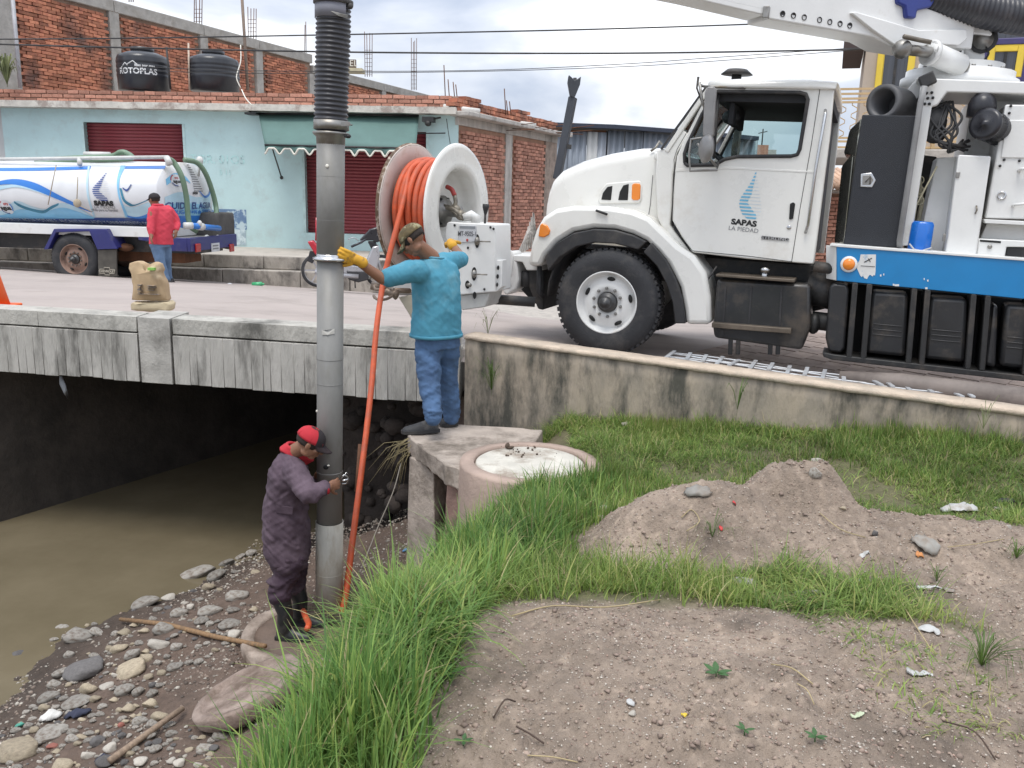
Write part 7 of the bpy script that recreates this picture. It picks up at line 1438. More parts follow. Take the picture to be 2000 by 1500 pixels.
def cap(P, Mx, c, parent, crown, brim, s=1.0, front=None, brimdir=None, label=None):
    cp = MB(); rr = []
    for k in range(9):
        a = (math.pi/2)*k/8; rr.append([P(math.cos(t)*.086*math.cos(a)**.8, -.012+math.sin(t)*.106*math.cos(a)**.8, .022+.088*math.sin(a)) for t in [2*math.pi*i/28 for i in range(28)]])
    cp.loft(rr); cpo = cp.build('cap', crown, parent, label=label); cp2 = MB()
    if front is not None:
        rr = []
        for k in range(9):
            a = (math.pi/2)*k/8; rr.append([P(math.cos(t)*.0875*math.cos(a)**.8, -.012+math.sin(t)*.108*math.cos(a)**.8, .021+.090*math.sin(a)) for t in [math.pi*(.14+.72*i/16) for i in range(17)]])
        cp2.loft(rr, cap=False, closed=False); cp2.build('cap_front_panel', front, cpo)
    b = MB(); rows = []
    for dz in (0, -.005):
        for k in range(6):
            q = k/5; rows.append([P(math.cos(t)*(.080+.004*q)*(1-.12*q), -.012+math.sin(t)*.104+q*.075*math.sin(t)**.7 if math.sin(t) > 0 else -.012, .024-.018*q-.014*abs(math.cos(t))**2*q*1.6+dz) for t in [math.pi*(.12+.76*i/14) for i in range(15)]])
    b.loft(rows[:6], cap=False, closed=False); bo = b.build('cap_brim', brim, cpo); bo.modifiers.new('s', 'SOLIDIFY').thickness = .006
    m = MB(); m.ell(P(0, -.012, .111), .008, .008, .004, Mx); m.build('cap_button', crown, cpo)
    sm = MB()
    for a in (0, math.pi/3, 2*math.pi/3): sm.tube([P(math.cos(a)*.0875*math.cos(q), -.012+math.sin(a)*.107*math.cos(q), .022+.089*math.sin(q)**1.0) for q in [math.pi*(.02+.96*i/18) for i in range(19)]], .0015, 4)
    sm.build('cap_seam', crown, cpo)
    return cpo
SKIN = mat('brown_skin', (.27, .13, .075), .5, var=.15, scale=12, bump=.08, bscale=60); HAIR = mat('black_hair', (.012, .011, .010), .6, bump=.6, bscale=200)
def hairshell(P, parent, mt=HAIR, lo=-.045):
    m = MB(); rr = []
    for k in range(10):
        a = -.55+(math.pi/2+.55)*k/9; rr.append([P(math.cos(t)*.0775*math.cos(a)**.9 if math.cos(a) > 0 else 0, -.014+math.sin(t)*.098*max(math.cos(a), 0)**.9, .022+.09*math.sin(a)) for t in [math.pi*(-1.28+1.56*i/24) for i in range(25)]])
    m.loft(rr, cap=False, closed=False); o = m.build('hair', mt, parent); o.modifiers.new('s', 'SOLIDIFY').thickness = .006; return o
def shoe(m, heel, toe, h=.07, w_=.042, ankle=None):
    d = toe-heel; L_ = d.length; d.normalize(); l = d.cross(Vector((0, 0, 1))).normalized(); U = Vector((0, 0, 1)); rings = []
    for t, ww, hh_ in ((0, .65, .9), (.04, .85, 1.0), (.2, .9, 1.05), (.38, .88, .95), (.55, 1.0, .75), (.75, 1.05, .62), (.92, .85, .52), (1, .45, .34)):
        c_ = heel+d*(t*L_); rings.append([c_+l*(math.cos(a)*w_*ww)+U*(max(math.sin(a), -.0)*h*hh_+.002) for a in [2*math.pi*i/16 for i in range(16)]])
    m.loft(rings)
# ---------------------------------------------------------------- man in the turquoise shirt
pm = thing('person', 'man in turquoise T-shirt, jeans and camouflage cap steadying the steel pipe', 'person', PY(850, 838, 6.35))
JEAN = mat('blue_denim', (.085, .16, .30), .9, var=.35, scale=7, bump=.25, bscale=120, dirt=(.05, .09, .18), dscale=5, dpos=(.5, .75), wr=1)
SHT = mat('turquoise_cotton', (.075, .29, .40), .9, var=.18, scale=5, dirt=(.17, .36, .43), dscale=4, dpos=(.5, .75), bump=.1, bscale=150, wr=.4)
GLV = mat('yellow_leather_glove', (.72, .38, .03), .7, var=.2, dirt=(.28, .15, .04), dscale=18, dpos=(.55, .65))
fdir = Vector((-.62, .78, 0)).normalized(); sdir = Vector((-.78, -.62, 0)).normalized()   # facing away-left ; body's left side
hipc = PY(856, 648, 6.45); shc = PY(848, 512, 6.42)
hdC = PY(806, 468, 6.33)
lookd = Vector((-.62, .18, -.62)).normalized()
b = MB(); P_, Mx_ = head(b, hdC, lookd, Vector((-.45, .10, .9)), 1.0)
limb(b, [hdC+Vector((.045, .01, -.05)), shc+Vector((-.02, 0, .035))], [.056, .062])
shL = PY(800, 531, 6.22); elL = PY(747, 545, 6.10); wrL = PY(700, 511, 5.98)
shR = PY(880, 512, 6.62); elR = PY(902, 505, 6.80); wrR = PY(882, 476, 7.1)
limb(b, [shL, elL, wrL], [.055, .043, .030]); limb(b, [shR, elR, wrR], [.052, .042, .030])
loftpts(b, [(hipc, sdir*.15, fdir*.10), (hipc.lerp(shc, .5), sdir*.15, fdir*.11), (shc-Vector((0, 0, .05)), sdir*.17, fdir*.10), (shc, sdir*.10, fdir*.06)])
remesh(b, .006, 'body', SKIN, pm, 3)
eyes(P_, Mx_, pm); hairshell(P_, pm, mat('dark_short_hair', (.03, .02, .015), .7, bump=.5, bscale=200))
CAMO = mat('camouflage_cloth', (.20, .15, .07), .9, col2=(.075, .06, .035), scale=16, dirt=(.30, .27, .16), dscale=14, dpos=(.52, .56))
cap(P_, Mx_, hdC, pm, CAMO, CAMO)
# shirt
b = MB()
up3 = Vector((0, 0, 1)); tilt = (shc-hipc).normalized()
hem = PY(852, 652, 6.44)
loftpts(b, [(hem-tilt*.01, sdir*.205, fdir*.165), (hem+tilt*.06, sdir*.20, fdir*.165), (hipc.lerp(shc, .35), sdir*.19, fdir*.165), (hipc.lerp(shc, .6), sdir*.195, fdir*.15), (hipc.lerp(shc, .82), sdir*.205, fdir*.135), (shc-tilt*.02, sdir*.185, fdir*.105), (shc+tilt*.03, sdir*.10, fdir*.075)], p=.85)
limb(b, [shL+Vector((.06, .04, .0)), shL, PY(761, 541, 6.13)], [.088, .088, .072]); limb(b, [shR+Vector((-.05, -.06, 0)), shR+Vector((0, 0, 0)), PY(899, 507, 6.78)], [.085, .078, .065])
remesh(b, .009, 'shirt', SHT, pm, 6, folds(.009, 4, 7, 3, 1.4))
m = MB(); nk = shc+tilt*.035; m.tube([nk+(sdir*math.cos(a)*.078+fdir*math.sin(a)*.068)+Vector((0, 0, .006*math.cos(a))) for a in [2*math.pi*i/24 for i in range(24)]], .008, 8, closed=True, cap=False); m.build('collar', SHT, pm)
m = MB(); rr = [(.0, 1.0)]
loftpts(m, [(hem-tilt*.02, sdir*.209, fdir*.170), (hem+tilt*.005, sdir*.209, fdir*.170)], p=.85); m.build('shirt_hem', SHT, pm)
# jeans
ft1 = PY(846, 828, 6.22); ft2 = PY(882, 826, 6.62)
b = MB(); hp = hipc+Vector((0, 0, -.02))
loftpts(b, [(hp-up3*.10, sdir*.17, fdir*.135), (hp, sdir*.178, fdir*.14), (hp+up3*.07, sdir*.165, fdir*.13)], p=.85)
h1 = hp+sdir*.085-up3*.08; h2 = hp-sdir*.085-up3*.08
k1_ = h1.lerp(ft1, .5)+fdir*.02; k2_ = h2.lerp(ft2, .5)+fdir*.02
limb(b, [h1, k1_, ft1+up3*.05], [.105, .085, .066]); limb(b, [h2, k2_, ft2+up3*.05], [.105, .083, .064])
for ff in (ft1, ft2):
    for q in range(3): b.lathe([(.060, -.012), (.071, 0), (.060, .012)], ff+up3*(.055+.026*q), (.1*(-1)**q, .1, 1), 20, cap=False)
remesh(b, .009, 'jeans', JEAN, pm, 5, folds(.014, 7, 16, 11, .8))
BOOTL = mat('dark_work_leather', (.035, .035, .038), .6, var=.3, dirt=(.13, .12, .11), dscale=9, dpos=(.5, .75))
zl_ = -.215
for (hx, tx, yy, y2) in ((856, 791, 6.16, 6.02), (893, 866, 6.66, 6.62)):
    hl = PZ(hx, 842, zl_) if yy < 6.5 else Vector((PY(hx, 830, yy).x, yy, zl_)); to = PZ(tx, 846, zl_) if yy < 6.5 else Vector((PY(tx, 830, y2).x-.03, y2, zl_))
    if yy < 6.5: to = hl+(to-hl).normalized()*.29
    m = MB(); shoe(m, hl, to, .10, .052); o = m.build('shoe', BOOTL, pm); o.modifiers.new('sb', 'SUBSURF').render_levels = 1
    m = MB(); d_ = (to-hl); l_ = d_.cross(up3).normalized(); m.loft([[hl+d_*t+l_*(w_*.056)+up3*z for t, w_ in ((-.02, .7), (.3, .95), (.7, 1.05), (.95, .8), (1.02, .3))]+[hl+d_*t-l_*(w_*.056)+up3*z for t, w_ in ((1.02, .3), (.95, .8), (.7, 1.05), (.3, .95), (-.02, .7))] for z in (0, .024)], smooth=False); m.build('sole', BLACK, pm)
# gloves: left on the pipe, right on the control cabinet
b = MB(); hand(b, PY(697, 508, 5.97), PY(652, 492, 5.84)-PY(697, 508, 5.97), Vector((.25, .95, -.1)), thumb=1, curl=.22, s=1.18, spread=.05, rad=.0115); limb(b, [PY(708, 513, 5.99), PY(694, 506, 5.96)], [.040, .036])
remesh(b, .0045, 'glove', GLV, pm, 1)
b = MB(); hand(b, PY(882, 476, 7.08), PY(868, 464, 7.4)-PY(882, 476, 7.08), Vector((.1, .6, -.7)), thumb=-1, curl=.35, s=1.18, rad=.0115); limb(b, [PY(884, 480, 7.0), PY(880, 474, 7.12)], [.040, .036])
remesh(b, .0045, 'glove', GLV, pm, 1)
# ---------------------------------------------------------------- worker in purple overalls
pw_ = thing('person', 'worker in faded purple overalls, red and black cap and rubber boots gripping the pipe', 'person', PY(560, 1226, 5.8))
OVR = mat('faded_purple_cotton', (.088, .058, .078), .9, var=.25, scale=6, bump=.15, bscale=120, dirt=(.14, .10, .125), dscale=3, dpos=(.5, .7), wr=.7); OVD = mat('purple_trousers', (.062, .037, .055), .9, var=.25, scale=6, bump=.15, bscale=120, dirt=(.12, .09, .10), dscale=4, dpos=(.5, .75), wr=.8)
REDC = mat('red_cloth', (.48, .022, .035), .85, var=.15, scale=10); BLKC = mat('black_cap_cloth', (.022, .016, .018), .8)
hdC2 = PY(607, 864, 5.72); fd = Vector((.93, .12, -.55)).normalized(); Yw = 5.85
b = MB(); P2, Mx2 = head(b, hdC2, fd, Vector((.42, 0, .9)), 1.0)
nkb = PY(572, 886, 5.84); limb(b, [hdC2+Vector((-.055, .03, -.035)), nkb], [.056, .062])
chest = PY(565, 940, 5.86); hip2 = PY(563, 1075, 5.88)
sR = PY(578, 915, 5.70); eR = PY(603, 965, 5.60); wR = PY(641, 951, 5.67)     # near arm (right)
sL = PY(585, 920, 6.0); eL = PY(606, 962, 6.06); wL = PY(622, 930, 6.02)
limb(b, [sR, eR, wR], [.05, .042, .030]); limb(b, [sL, eL, wL], [.05, .042, .030])
fd0 = Vector((.97, .1, 0)).normalized(); sd0 = Vector((.1, -.97, 0)).normalized()
loftpts(b, [(hip2, sd0*.14, fd0*.10), (chest, sd0*.15, fd0*.11), (nkb, sd0*.08, fd0*.06)])
hand(b, PY(641, 951, 5.68), PY(672, 941, 5.80)-PY(641, 951, 5.68), Vector((.1, .9, -.1)), thumb=-1, curl=.30, s=1.05, rad=.0095)
hand(b, PY(618, 932, 6.0), PY(632, 922, 5.95)-PY(618, 932, 6.0), Vector((.2, -.9, -.1)), thumb=1, curl=.4, s=.95, rad=.0095)
remesh(b, .0055, 'body', SKIN, pw_, 2)
eyes(P2, Mx2, pw_); hairshell(P2, pw_, MATS['dark_short_hair'])
cap(P2, Mx2, hdC2, pw_, REDC, mat('dark_maroon_brim', (.03, .018, .02), .8), front=BLKC)
b = MB()
def S(u, v, Y=Yw): return PY(u, v, Y)
loftpts(b, [(S(566, 1088), sd0*.20, fd0*.150), (S(563, 1068), sd0*.205, fd0*.165), (S(559, 1030), sd0*.205, fd0*.17), (S(558, 985), sd0*.195, fd0*.155), (S(561, 950), sd0*.205, fd0*.15), (S(563, 920), sd0*.205, fd0*.140), (S(566, 896), sd0*.155, fd0*.105), (S(572, 878), sd0*.085, fd0*.065)], p=.85)
limb(b, [S(572, 914, 5.74), S(577, 925, 5.68), S(603, 968, 5.58), S(631, 953, 5.65)], [.085, .088, .07, .050]); limb(b, [S(575, 916, 5.98), S(582, 925, 6.02), S(606, 965, 6.07), S(620, 938, 6.02)], [.085, .085, .068, .05])
remesh(b, .009, 'overall_jacket', OVR, pw_, 5, folds(.015, 5, 10, 5, 1.3))
b = MB(); hp2 = S(566, 1075)
loftpts(b, [(hp2-up3*.12, sd0*.185, fd0*.135), (hp2, sd0*.19, fd0*.14)], p=.85)
f1_ = S(546, 1160, 5.74); f2_ = S(578, 1150, 5.96)
limb(b, [hp2+sd0*.09-up3*.05, S(562, 1115, 5.76), f1_], [.118, .098, .085]); limb(b, [hp2-sd0*.09-up3*.05, S(580, 1112, 5.96), f2_], [.115, .092, .08])
for ff in (f1_, f2_):
    for q in range(3): b.lathe([(.070, -.018), (.088, 0), (.070, .018)], ff+up3*(.0+.045*q), (.15*(-1)**q, .1, 1), 20, cap=False)
remesh(b, .009, 'overall_trousers', OVD, pw_, 5, folds(.020, 7, 14, 8, .9))
b = MB(); nk2 = S(574, 884)
for q in range(3): b.tube([nk2+Vector((.02*q, -.0, .012*q-.008))+(sd0*math.cos(a)*.085+fd0*math.sin(a)*.078)+Vector((math.sin(a)*.01, 0, -.055*math.sin(a)+.01*math.cos(2*a))) for a in [2*math.pi*i/24 for i in range(24)]], .017, 8, closed=True, cap=False)
limb(b, [nk2+Vector((.06, -.05, -.03)), nk2+Vector((.085, -.06, -.10))], [.02, .016]); limb(b, [nk2+Vector((-.075, -.03, .02)), nk2+Vector((-.085, -.03, .035))], [.02, .012])
remesh(b, .007, 'red_hood_collar', REDC, pw_, 3, folds(.005, 12, 20, 3))
m = MB(); q_ = wR+(eR-wR)*.12; m.lathe([(.046, -.012), (.05, 0), (.046, .012)], q_, wR-eR, 18, cap=False); m.build('red_cuff', REDC, pw_)
m = MB(); m.box((-.06, -.004, -.03), (.06, .004, .03), M=Matrix.Translation(S(556, 996, 5.655)) @ Matrix.Rotation(.1, 4, 'Y')); m.build('pocket_flap', OVR, pw_, bevel=.004)
BT2 = mat('black_rubber_boot', (.022, .024, .025), .4, var=.3, dirt=(.10, .09, .08), dscale=7, dpos=(.5, .8))
zbt = -1.632
for (hx, tx, yy, top_) in ((533, 594, 5.72, f1_), (564, 605, 5.94, f2_)):
    hl = Vector((PY(hx, 1222, yy).x+.03, yy, zbt)); to = hl+Vector((.27, -.02, 0)); b = MB(); shoe(b, hl, to, .095, .052)
    limb(b, [hl+Vector((.055, 0, .07)), hl+Vector((.065, 0, .2)), Vector((top_.x, top_.y, top_.z+.0))], [.056, .058, .074]); remesh(b, .007, 'rubber_boot', BT2, pw_, 2)
    m = MB(); d_ = to-hl; l_ = d_.cross(up3).normalized(); m.loft([[hl+d_*t+l_*(w_*.055)+up3*z for t, w_ in ((-.03, .7), (.3, .92), (.7, 1.05), (.95, .8), (1.02, .3))]+[hl+d_*t-l_*(w_*.055)+up3*z for t, w_ in ((1.02, .3), (.95, .8), (.7, 1.05), (.3, .92), (-.03, .7))] for z in (-.004, .022)], smooth=False); m.build('boot_sole', BLACK, pw_)
# ---------------------------------------------------------------- man in the pink shirt by the tanker
pk = thing('person', 'man in pink long-sleeved shirt, jeans and black cap standing beside the tanker', 'person', PY(322, 556, 13.3))
Yk = 13.35; K = lambda u, v, Y=Yk: PY(u, v, Y)
PNK = mat('pink_cotton', (.62, .055, .085), .85, var=.15, scale=5, wr=.5); JN2 = mat('pale_jeans', (.13, .21, .34), .9, var=.3, scale=6)
hd3 = K(301, 390); b = MB(); fk = Vector((-.85, .45, -.05)).normalized(); P3, Mx3 = head(b, hd3, fk, Vector((-.05, 0, 1)), .93)
limb(b, [hd3+Vector((.02, 0, -.06)), K(310, 408)], [.05, .056])
limb(b, [K(297, 415, 13.2), K(293, 445, 13.15), K(296, 462, 13.1)], [.045, .038, .028]); limb(b, [K(332, 412, 13.5), K(346, 432, 13.5), K(344, 452, 13.4)], [.045, .038, .028])
sk, fkk = Vector((.75, .3, 0)).normalized(), Vector((-.3, .75, 0)).normalized()
loftpts(b, [(K(314, 476), sk*.14, fkk*.1), (K(313, 420), sk*.17, fkk*.1), (K(310, 406), sk*.08, fkk*.06)])
hand(b, K(296, 461, 13.1), Vector((-.1, -.1, -1)), Vector((1, .2, 0)), 1, .3, .95); hand(b, K(344, 451, 13.4), Vector((-.1, -.1, -1)), Vector((-1, .2, 0)), -1, .3, .95)
remesh(b, .009, 'body', SKIN, pk, 2); hairshell(P3, pk, MATS['dark_short_hair']); eyes(P3, Mx3, pk, .9)
cap(P3, Mx3, hd3, pk, BLKC, BLKC)
b = MB(); loftpts(b, [(K(315, 478), sk*.19, fkk*.14), (K(315, 455), sk*.175, fkk*.14), (K(315, 425), sk*.185, fkk*.13), (K(313, 408), sk*.17, fkk*.10), (K(308, 400), sk*.075, fkk*.07)], p=.85)
limb(b, [K(301, 412, 13.25), K(296, 430, 13.2), K(295, 448, 13.15), K(295, 458, 13.12)], [.08, .07, .06, .045]); limb(b, [K(328, 410, 13.45), K(340, 425, 13.5), K(346, 436, 13.5), K(345, 446, 13.42)], [.08, .07, .06, .045])
remesh(b, .014, 'shirt', PNK, pk, 4, folds(.012, 6, 9, 4)); m = MB(); m.tube([K(308, 400)+(sk*math.cos(a)*.07+fkk*math.sin(a)*.07) for a in [2*math.pi*i/16 for i in range(16)]], .02, 6, closed=True, cap=False); m.build('collar', PNK, pk)
b = MB(); loftpts(b, [(K(314, 482), sk*.17, fkk*.12), (K(314, 474), sk*.165, fkk*.12)])
limb(b, [K(307, 485, 13.3), K(316, 520, 13.3), K(325, 550, 13.3)], [.10, .075, .062]); limb(b, [K(322, 485, 13.45), K(325, 520, 13.5), K(330, 548, 13.55)], [.10, .075, .062])
remesh(b, .014, 'jeans', JN2, pk, 4, folds(.012, 5, 10, 6))
for (u, v, Y) in ((334, 559, 13.25), (338, 555, 13.5)):
    m = MB(); hl = K(u, v, Y); shoe(m, hl, hl+Vector((-.20, .16, 0)), .09, .05); o = m.build('shoe', BOOTL, pk)
# ================================================================ river stones
RS = [mat('stone_grey', (.36, .335, .295), .85, var=.3, scale=6, bump=.4, bscale=25, rnd=.22, dirt=(.13, .095, .07), dscale=3, dpos=(.47, .66)),
      mat('stone_warm', (.42, .35, .25), .85, var=.3, scale=6, bump=.4, bscale=25, rnd=.2, dirt=(.2, .15, .11), dscale=4, dpos=(.54, .74)),
      mat('stone_dark', (.15, .14, .135), .85, var=.3, scale=6, bump=.5, bscale=25, rnd=.2), mat('stone_pale', (.48, .44, .38), .85, var=.2, scale=6, bump=.3, bscale=25, rnd=.12), mat('stone_red', (.32, .12, .09), .85, var=.3, rnd=.1)]
def stone_mesh(seed, mt, sub=3):
    bm = bmesh.new(); bmesh.ops.create_icosphere(bm, subdivisions=sub, radius=1); rs = random.Random(seed); o_ = Vector((rs.uniform(0, 50), rs.uniform(0, 50), 0))
    cuts = [(Vector((rs.gauss(0, 1), rs.gauss(0, 1), rs.gauss(0, 1))).normalized(), rs.uniform(.5, .82)) for k in range(8)]
    for v in bm.verts:
        p = v.co.copy()
        for n_, d_ in cuts:
            e_ = p.dot(n_)-d_
            if e_ > 0: p -= n_*e_*.85
        v.co = p*(1+.14*mnoise.noise(p*1.5+o_)+.06*mnoise.noise(p*5+o_))
    me = bpy.data.meshes.new('river_stone'); bm.to_mesh(me); bm.free(); me.materials.append(mt); me.polygons.foreach_set('use_smooth', np.ones(len(me.polygons), bool)); return me
SM = {(k, j): stone_mesh(k*10+j, RS[k], 3 if j < 3 else 2) for k in range(5) for j in range(5)}
def stone(u, v, wpx, hpx, k, lab, group='loose stones on the muddy river bank', rot=None, name='river_stone'):
    p = G(u, v+hpx*.15); sc = (p-CAMP).dot(fw)/FPX; rx = wpx*sc/2; rz = hpx*sc/2*.85
    o = bpy.data.objects.new(name, SM[(k, random.randrange(3))]); COL.objects.link(o)
    o.scale = (rx, rx*random.uniform(.65, .85), rz); o.location = p+Vector((0, 0, rz*.45)); o.rotation_euler = (random.uniform(-.15, .15), -R(rot) if rot is not None else random.uniform(-.2, .2), random.uniform(-.3, .3))
    return tag(o, lab, 'stone', group), p, rx
placed = []
BIGS = [(1095/2.857, 1000+350/2.857, 80, 40, 0, 'long blue-grey boulder at the water edge left of the worker', 14), (1210/2.857, 1000+365/2.857, 42, 30, 0, 'smooth grey boulder just right of the long one at the water edge', 10), (1265/2.857, 1000+290/2.857, 34, 20, 0, 'third grey stone in the row toward the culvert', 20), (1400/2.857, 1000+225/2.857, 26, 18, 0, 'farthest grey stone of the row beside the culvert mud', 20), (1340/2.857, 1000+250/2.857, 26, 15, 0, 'flat grey stone between the row stones near the culvert', 20),
 (430/2.857, 1000+690/2.857, 64, 32, 0, 'wet brown-grey boulder of the cluster half in the water', -5), (345/2.857, 1000+655/2.857, 30, 28, 0, 'upright wet stone left in the water-edge cluster', 20), (540/2.857, 1000+675/2.857, 30, 18, 0, 'small wet stone at the right end of the water-edge cluster', -20), (110/2.857, 1000+805/2.857, 36, 18, 2, 'dark stone showing above the brown water at the left', 0),
 (480/2.857, 1000+885/2.857, 98, 40, 2, 'long dark pointed boulder with a pale left end', 12), (345/2.857, 1000+895/2.857, 40, 22, 0, 'grey flat stone beneath the left end of the dark boulder', 10),
 (725/2.857, 1000+875/2.857, 78, 34, 1, 'large pale yellowish wedge stone in the middle of the bank', 22), (730/2.857, 1000+795/2.857, 40, 24, 0, 'smooth pale oval stone above the yellowish wedge', 25), (665/2.857, 1000+765/2.857, 38, 22, 1, 'yellowish stone above left of the smooth oval', 15),
 (495/2.857, 1000+980/2.857, 36, 30, 1, 'yellow squarish stone below the dark boulder', 0), (600/2.857, 1000+960/2.857, 34, 16, 3, 'flat white stone right of the yellow squarish one', 0), (695/2.857, 1000+985/2.857, 42, 32, 0, 'round grey cobble below the yellowish wedge', 0), (770/2.857, 1000+985/2.857, 26, 28, 0, 'grey cobble touching the round one on its right', 0),
 (850/2.857, 1000+1010/2.857, 25, 22, 0, 'grey cobble right of the pair below the wedge', 0), (835/2.857, 1000+1070/2.857, 32, 24, 1, 'pale cobble with a rough face below the grey pair', 0), (890/2.857, 1000+1135/2.857, 38, 24, 1, 'smooth egg-shaped stone beside the short pole', 10), (430/2.857, 1000+1060/2.857, 66, 24, 0, 'broad flat grey stone in the lower left pile', 8),
 (270/2.857, 1000+1035/2.857, 44, 24, 0, 'grey slanted stone left of the lower pile', 15), (100/2.857, 1000+1330/2.857, 84, 44, 1, 'big tan boulder in the bottom left corner', 0), (270/2.857, 1000+1230/2.857, 76, 18, 0, 'long thin slab above the tan corner boulder', 10), (620/2.857, 1000+1320/2.857, 32, 26, 3, 'pale speckled cobble near the bottom pole', 0),
 (1135/2.857, 1000+1325/2.857, 42, 22, 0, 'smooth pale stone near the dry grass at the bottom', 0), (1170/2.857, 1000+545/2.857, 48, 28, 0, 'rounded mud-coated boulder above the long pole', 5), (905/2.857, 1000+645/2.857, 50, 30, 0, 'domed grey-brown stone touching the long pole', 0), (1280/2.857, 1000+620/2.857, 46, 24, 0, 'wide low brown stone left of the round collar', 0),
 (1310/2.857, 1000+685/2.857, 36, 22, 3, 'angular pale stone left of the round collar', 0), (885/2.857, 1000+730/2.857, 44, 24, 3, 'whitish angular stone below the long pole', 0), (690/2.857, 1000+665/2.857, 30, 20, 1, 'yellowish angular stone at the upper pole end', 0), (810/2.857, 1000+510/2.857, 56, 28, 0, 'flat wet slab by the white twig at the water edge', 15), (945/2.857, 1000+478/2.857, 34, 16, 3, 'whitish flat stone at the end of the wet slab', 5),
 (1310/2.857, 1000+470/2.857, 54, 26, 0, 'pair-like pale grey stone left of the worker boots', 0), (1065/2.857, 1000+530/2.857, 22, 18, 3, 'pale cobble left of the mud-coated boulder', 0), (965/2.857, 1000+850/2.857, 38, 16, 0, 'flat striped grey stone below the pole middle', 8), (1055/2.857, 1000+830/2.857, 20, 18, 0, 'left of two small round cobbles below the pole', 0), (1110/2.857, 1000+825/2.857, 22, 24, 0, 'right of two small round cobbles below the pole', 0),
 (790/2.857, 1000+1400/2.857, 38, 18, 3, 'pale stone at the bottom edge right of the short pole', 0), (960/2.857, 1000+1395/2.857, 22, 14, 3, 'small pale stone at the bottom edge near the dry grass', 0), (680/2.857, 1000+1190/2.857, 16, 16, 4, 'reddish brick fragment among the lower stones', 0), (290/2.857, 1000+1305/2.857, 24, 14, 4, 'second reddish fragment, near the tan corner boulder', 0)]
random.seed(21)
for (u, v, w_, h_, k, lab, rot) in BIGS:
    o, p, r_ = stone(u, v, w_, h_, k, lab, rot=rot); placed.append((u, v, max(w_, h_)/2))
kinds = {0: 'small rounded grey stone among the loose stones of the muddy bank', 1: 'small tan stone among the loose stones of the muddy bank', 2: 'small dark stone among the loose stones of the muddy bank', 3: 'small whitish stone among the loose stones of the muddy bank'}
cnt = 0
def inpoly(x, y, P):
    c = False
    for i in range(len(P)):
        (x1, y1), (x2, y2) = P[i], P[i-1]
        if (y1 > y) != (y2 > y) and x < (x2-x1)*(y-y1)/(y2-y1)+x1: c = not c
    return c
ZA = [(0, 1510), (0, 1440), (60, 1380), (130, 1290), (100, 1250), (210, 1190), (300, 1150), (350, 1130), (430, 1080), (510, 1045), (510, 1180), (480, 1260), (370, 1290), (300, 1330), (330, 1400), (400, 1430), (450, 1440), (400, 1510)]
ZB = [(0, 1510), (0, 1420), (90, 1360), (170, 1300), (320, 1310), (300, 1420), (230, 1510)]
for t_ in range(9000):
    if cnt >= 290: break
    Z = ZB if random.random() < .5 else ZA
    u, v = random.uniform(0, 520), random.uniform(1040, 1510)
    if not inpoly(u, v, Z): continue
    s = min(random.lognormvariate(2.85, .45), 48)*(.6+.45*(v-1000)/450); 
    if any((u-a)**2+(v-b_)**2 < ((c+s*.5)*.56)**2 for a, b_, c in placed): continue
    if math.hypot((u-575)/95, (v-1240)/55) < 1.05: continue
    if math.hypot((u-480)/100, (v-1350)/50) < 1: continue
    k = random.choices((0, 1, 2, 3), (6, 2.6, 2, .9))[0]; zn = 'around the long wooden pole' if math.hypot(u-380, (v-1260)*1.6) < 110 else 'near the water edge and the culvert' if v < 1230 else 'in the pile at the bottom left' if u < 260 else 'near the short pole and the tilted lid'; stone(u, v, s, s*random.uniform(.5, .8), k, kinds[k].split(' among')[0]+' '+zn, group=('grey', 'tan', 'dark', 'whitish')[k]+' loose stones '+zn); placed.append((u, v, s/2)); cnt += 1
# pebbles as one mass, bank and soil
def scatter_mesh(name, n, sampler, base, mt, smin, smax, flat=.6, seed=1, col=None, kind='stuff'):
    g = np.random.default_rng(seed); xy = sampler(g, n); n = len(xy); z = gz(xy[:, 0], xy[:, 1]); s = np.exp(g.uniform(np.log(smin), np.log(smax), n))
    bv = np.array([(1, 0, 0), (-1, 0, 0), (0, 1, 0), (0, -1, 0), (0, 0, 1), (0, 0, -1)], float); bf = np.array([(0, 2, 4), (2, 1, 4), (1, 3, 4), (3, 0, 4), (2, 0, 5), (1, 2, 5), (3, 1, 5), (0, 3, 5)])
    a = g.uniform(0, 6.28, n); ca, sa = np.cos(a), np.sin(a); V = bv[None]*(s[:, None, None]*g.uniform(.45, 1.4, (n, 6, 1))); V[:, :, 2] *= flat*g.uniform(.6, 1.3, (n, 1))
    X = V[:, :, 0]*ca[:, None]-V[:, :, 1]*sa[:, None]+xy[:, 0:1]; Y = V[:, :, 0]*sa[:, None]+V[:, :, 1]*ca[:, None]+xy[:, 1:2]; Z = V[:, :, 2]+z[:, None]+s[:, None]*.05
    co = np.stack([X, Y, Z], -1).reshape(-1, 3); F_ = (bf[None]+np.arange(n)[:, None, None]*6).reshape(-1, 3)
    me = bpy.data.meshes.new(name); me.vertices.add(len(co)); me.vertices.foreach_set('co', co.ravel()); me.loops.add(F_.size); me.loops.foreach_set('vertex_index', F_.ravel().astype(np.int32)); me.polygons.add(len(F_)); me.polygons.foreach_set('loop_start', np.arange(0, F_.size, 3)); me.update()
    c = np.asarray(base)[g.integers(0, len(base), n)]*g.uniform(.7, 1.25, (n, 1)); c = np.concatenate([c, np.ones((n, 1))], 1).repeat(6, 0)
    at = me.color_attributes.new('Col', 'FLOAT_COLOR', 'POINT'); at.data.foreach_set('color', c.astype(np.float32).ravel()); me.materials.append(mt); o = bpy.data.objects.new(name, me); COL.objects.link(o); return tag(o, kind=kind)
PEB = mat('pebble_mix', (1, 1, 1), .9, var=.2, scale=30, attr='Col')
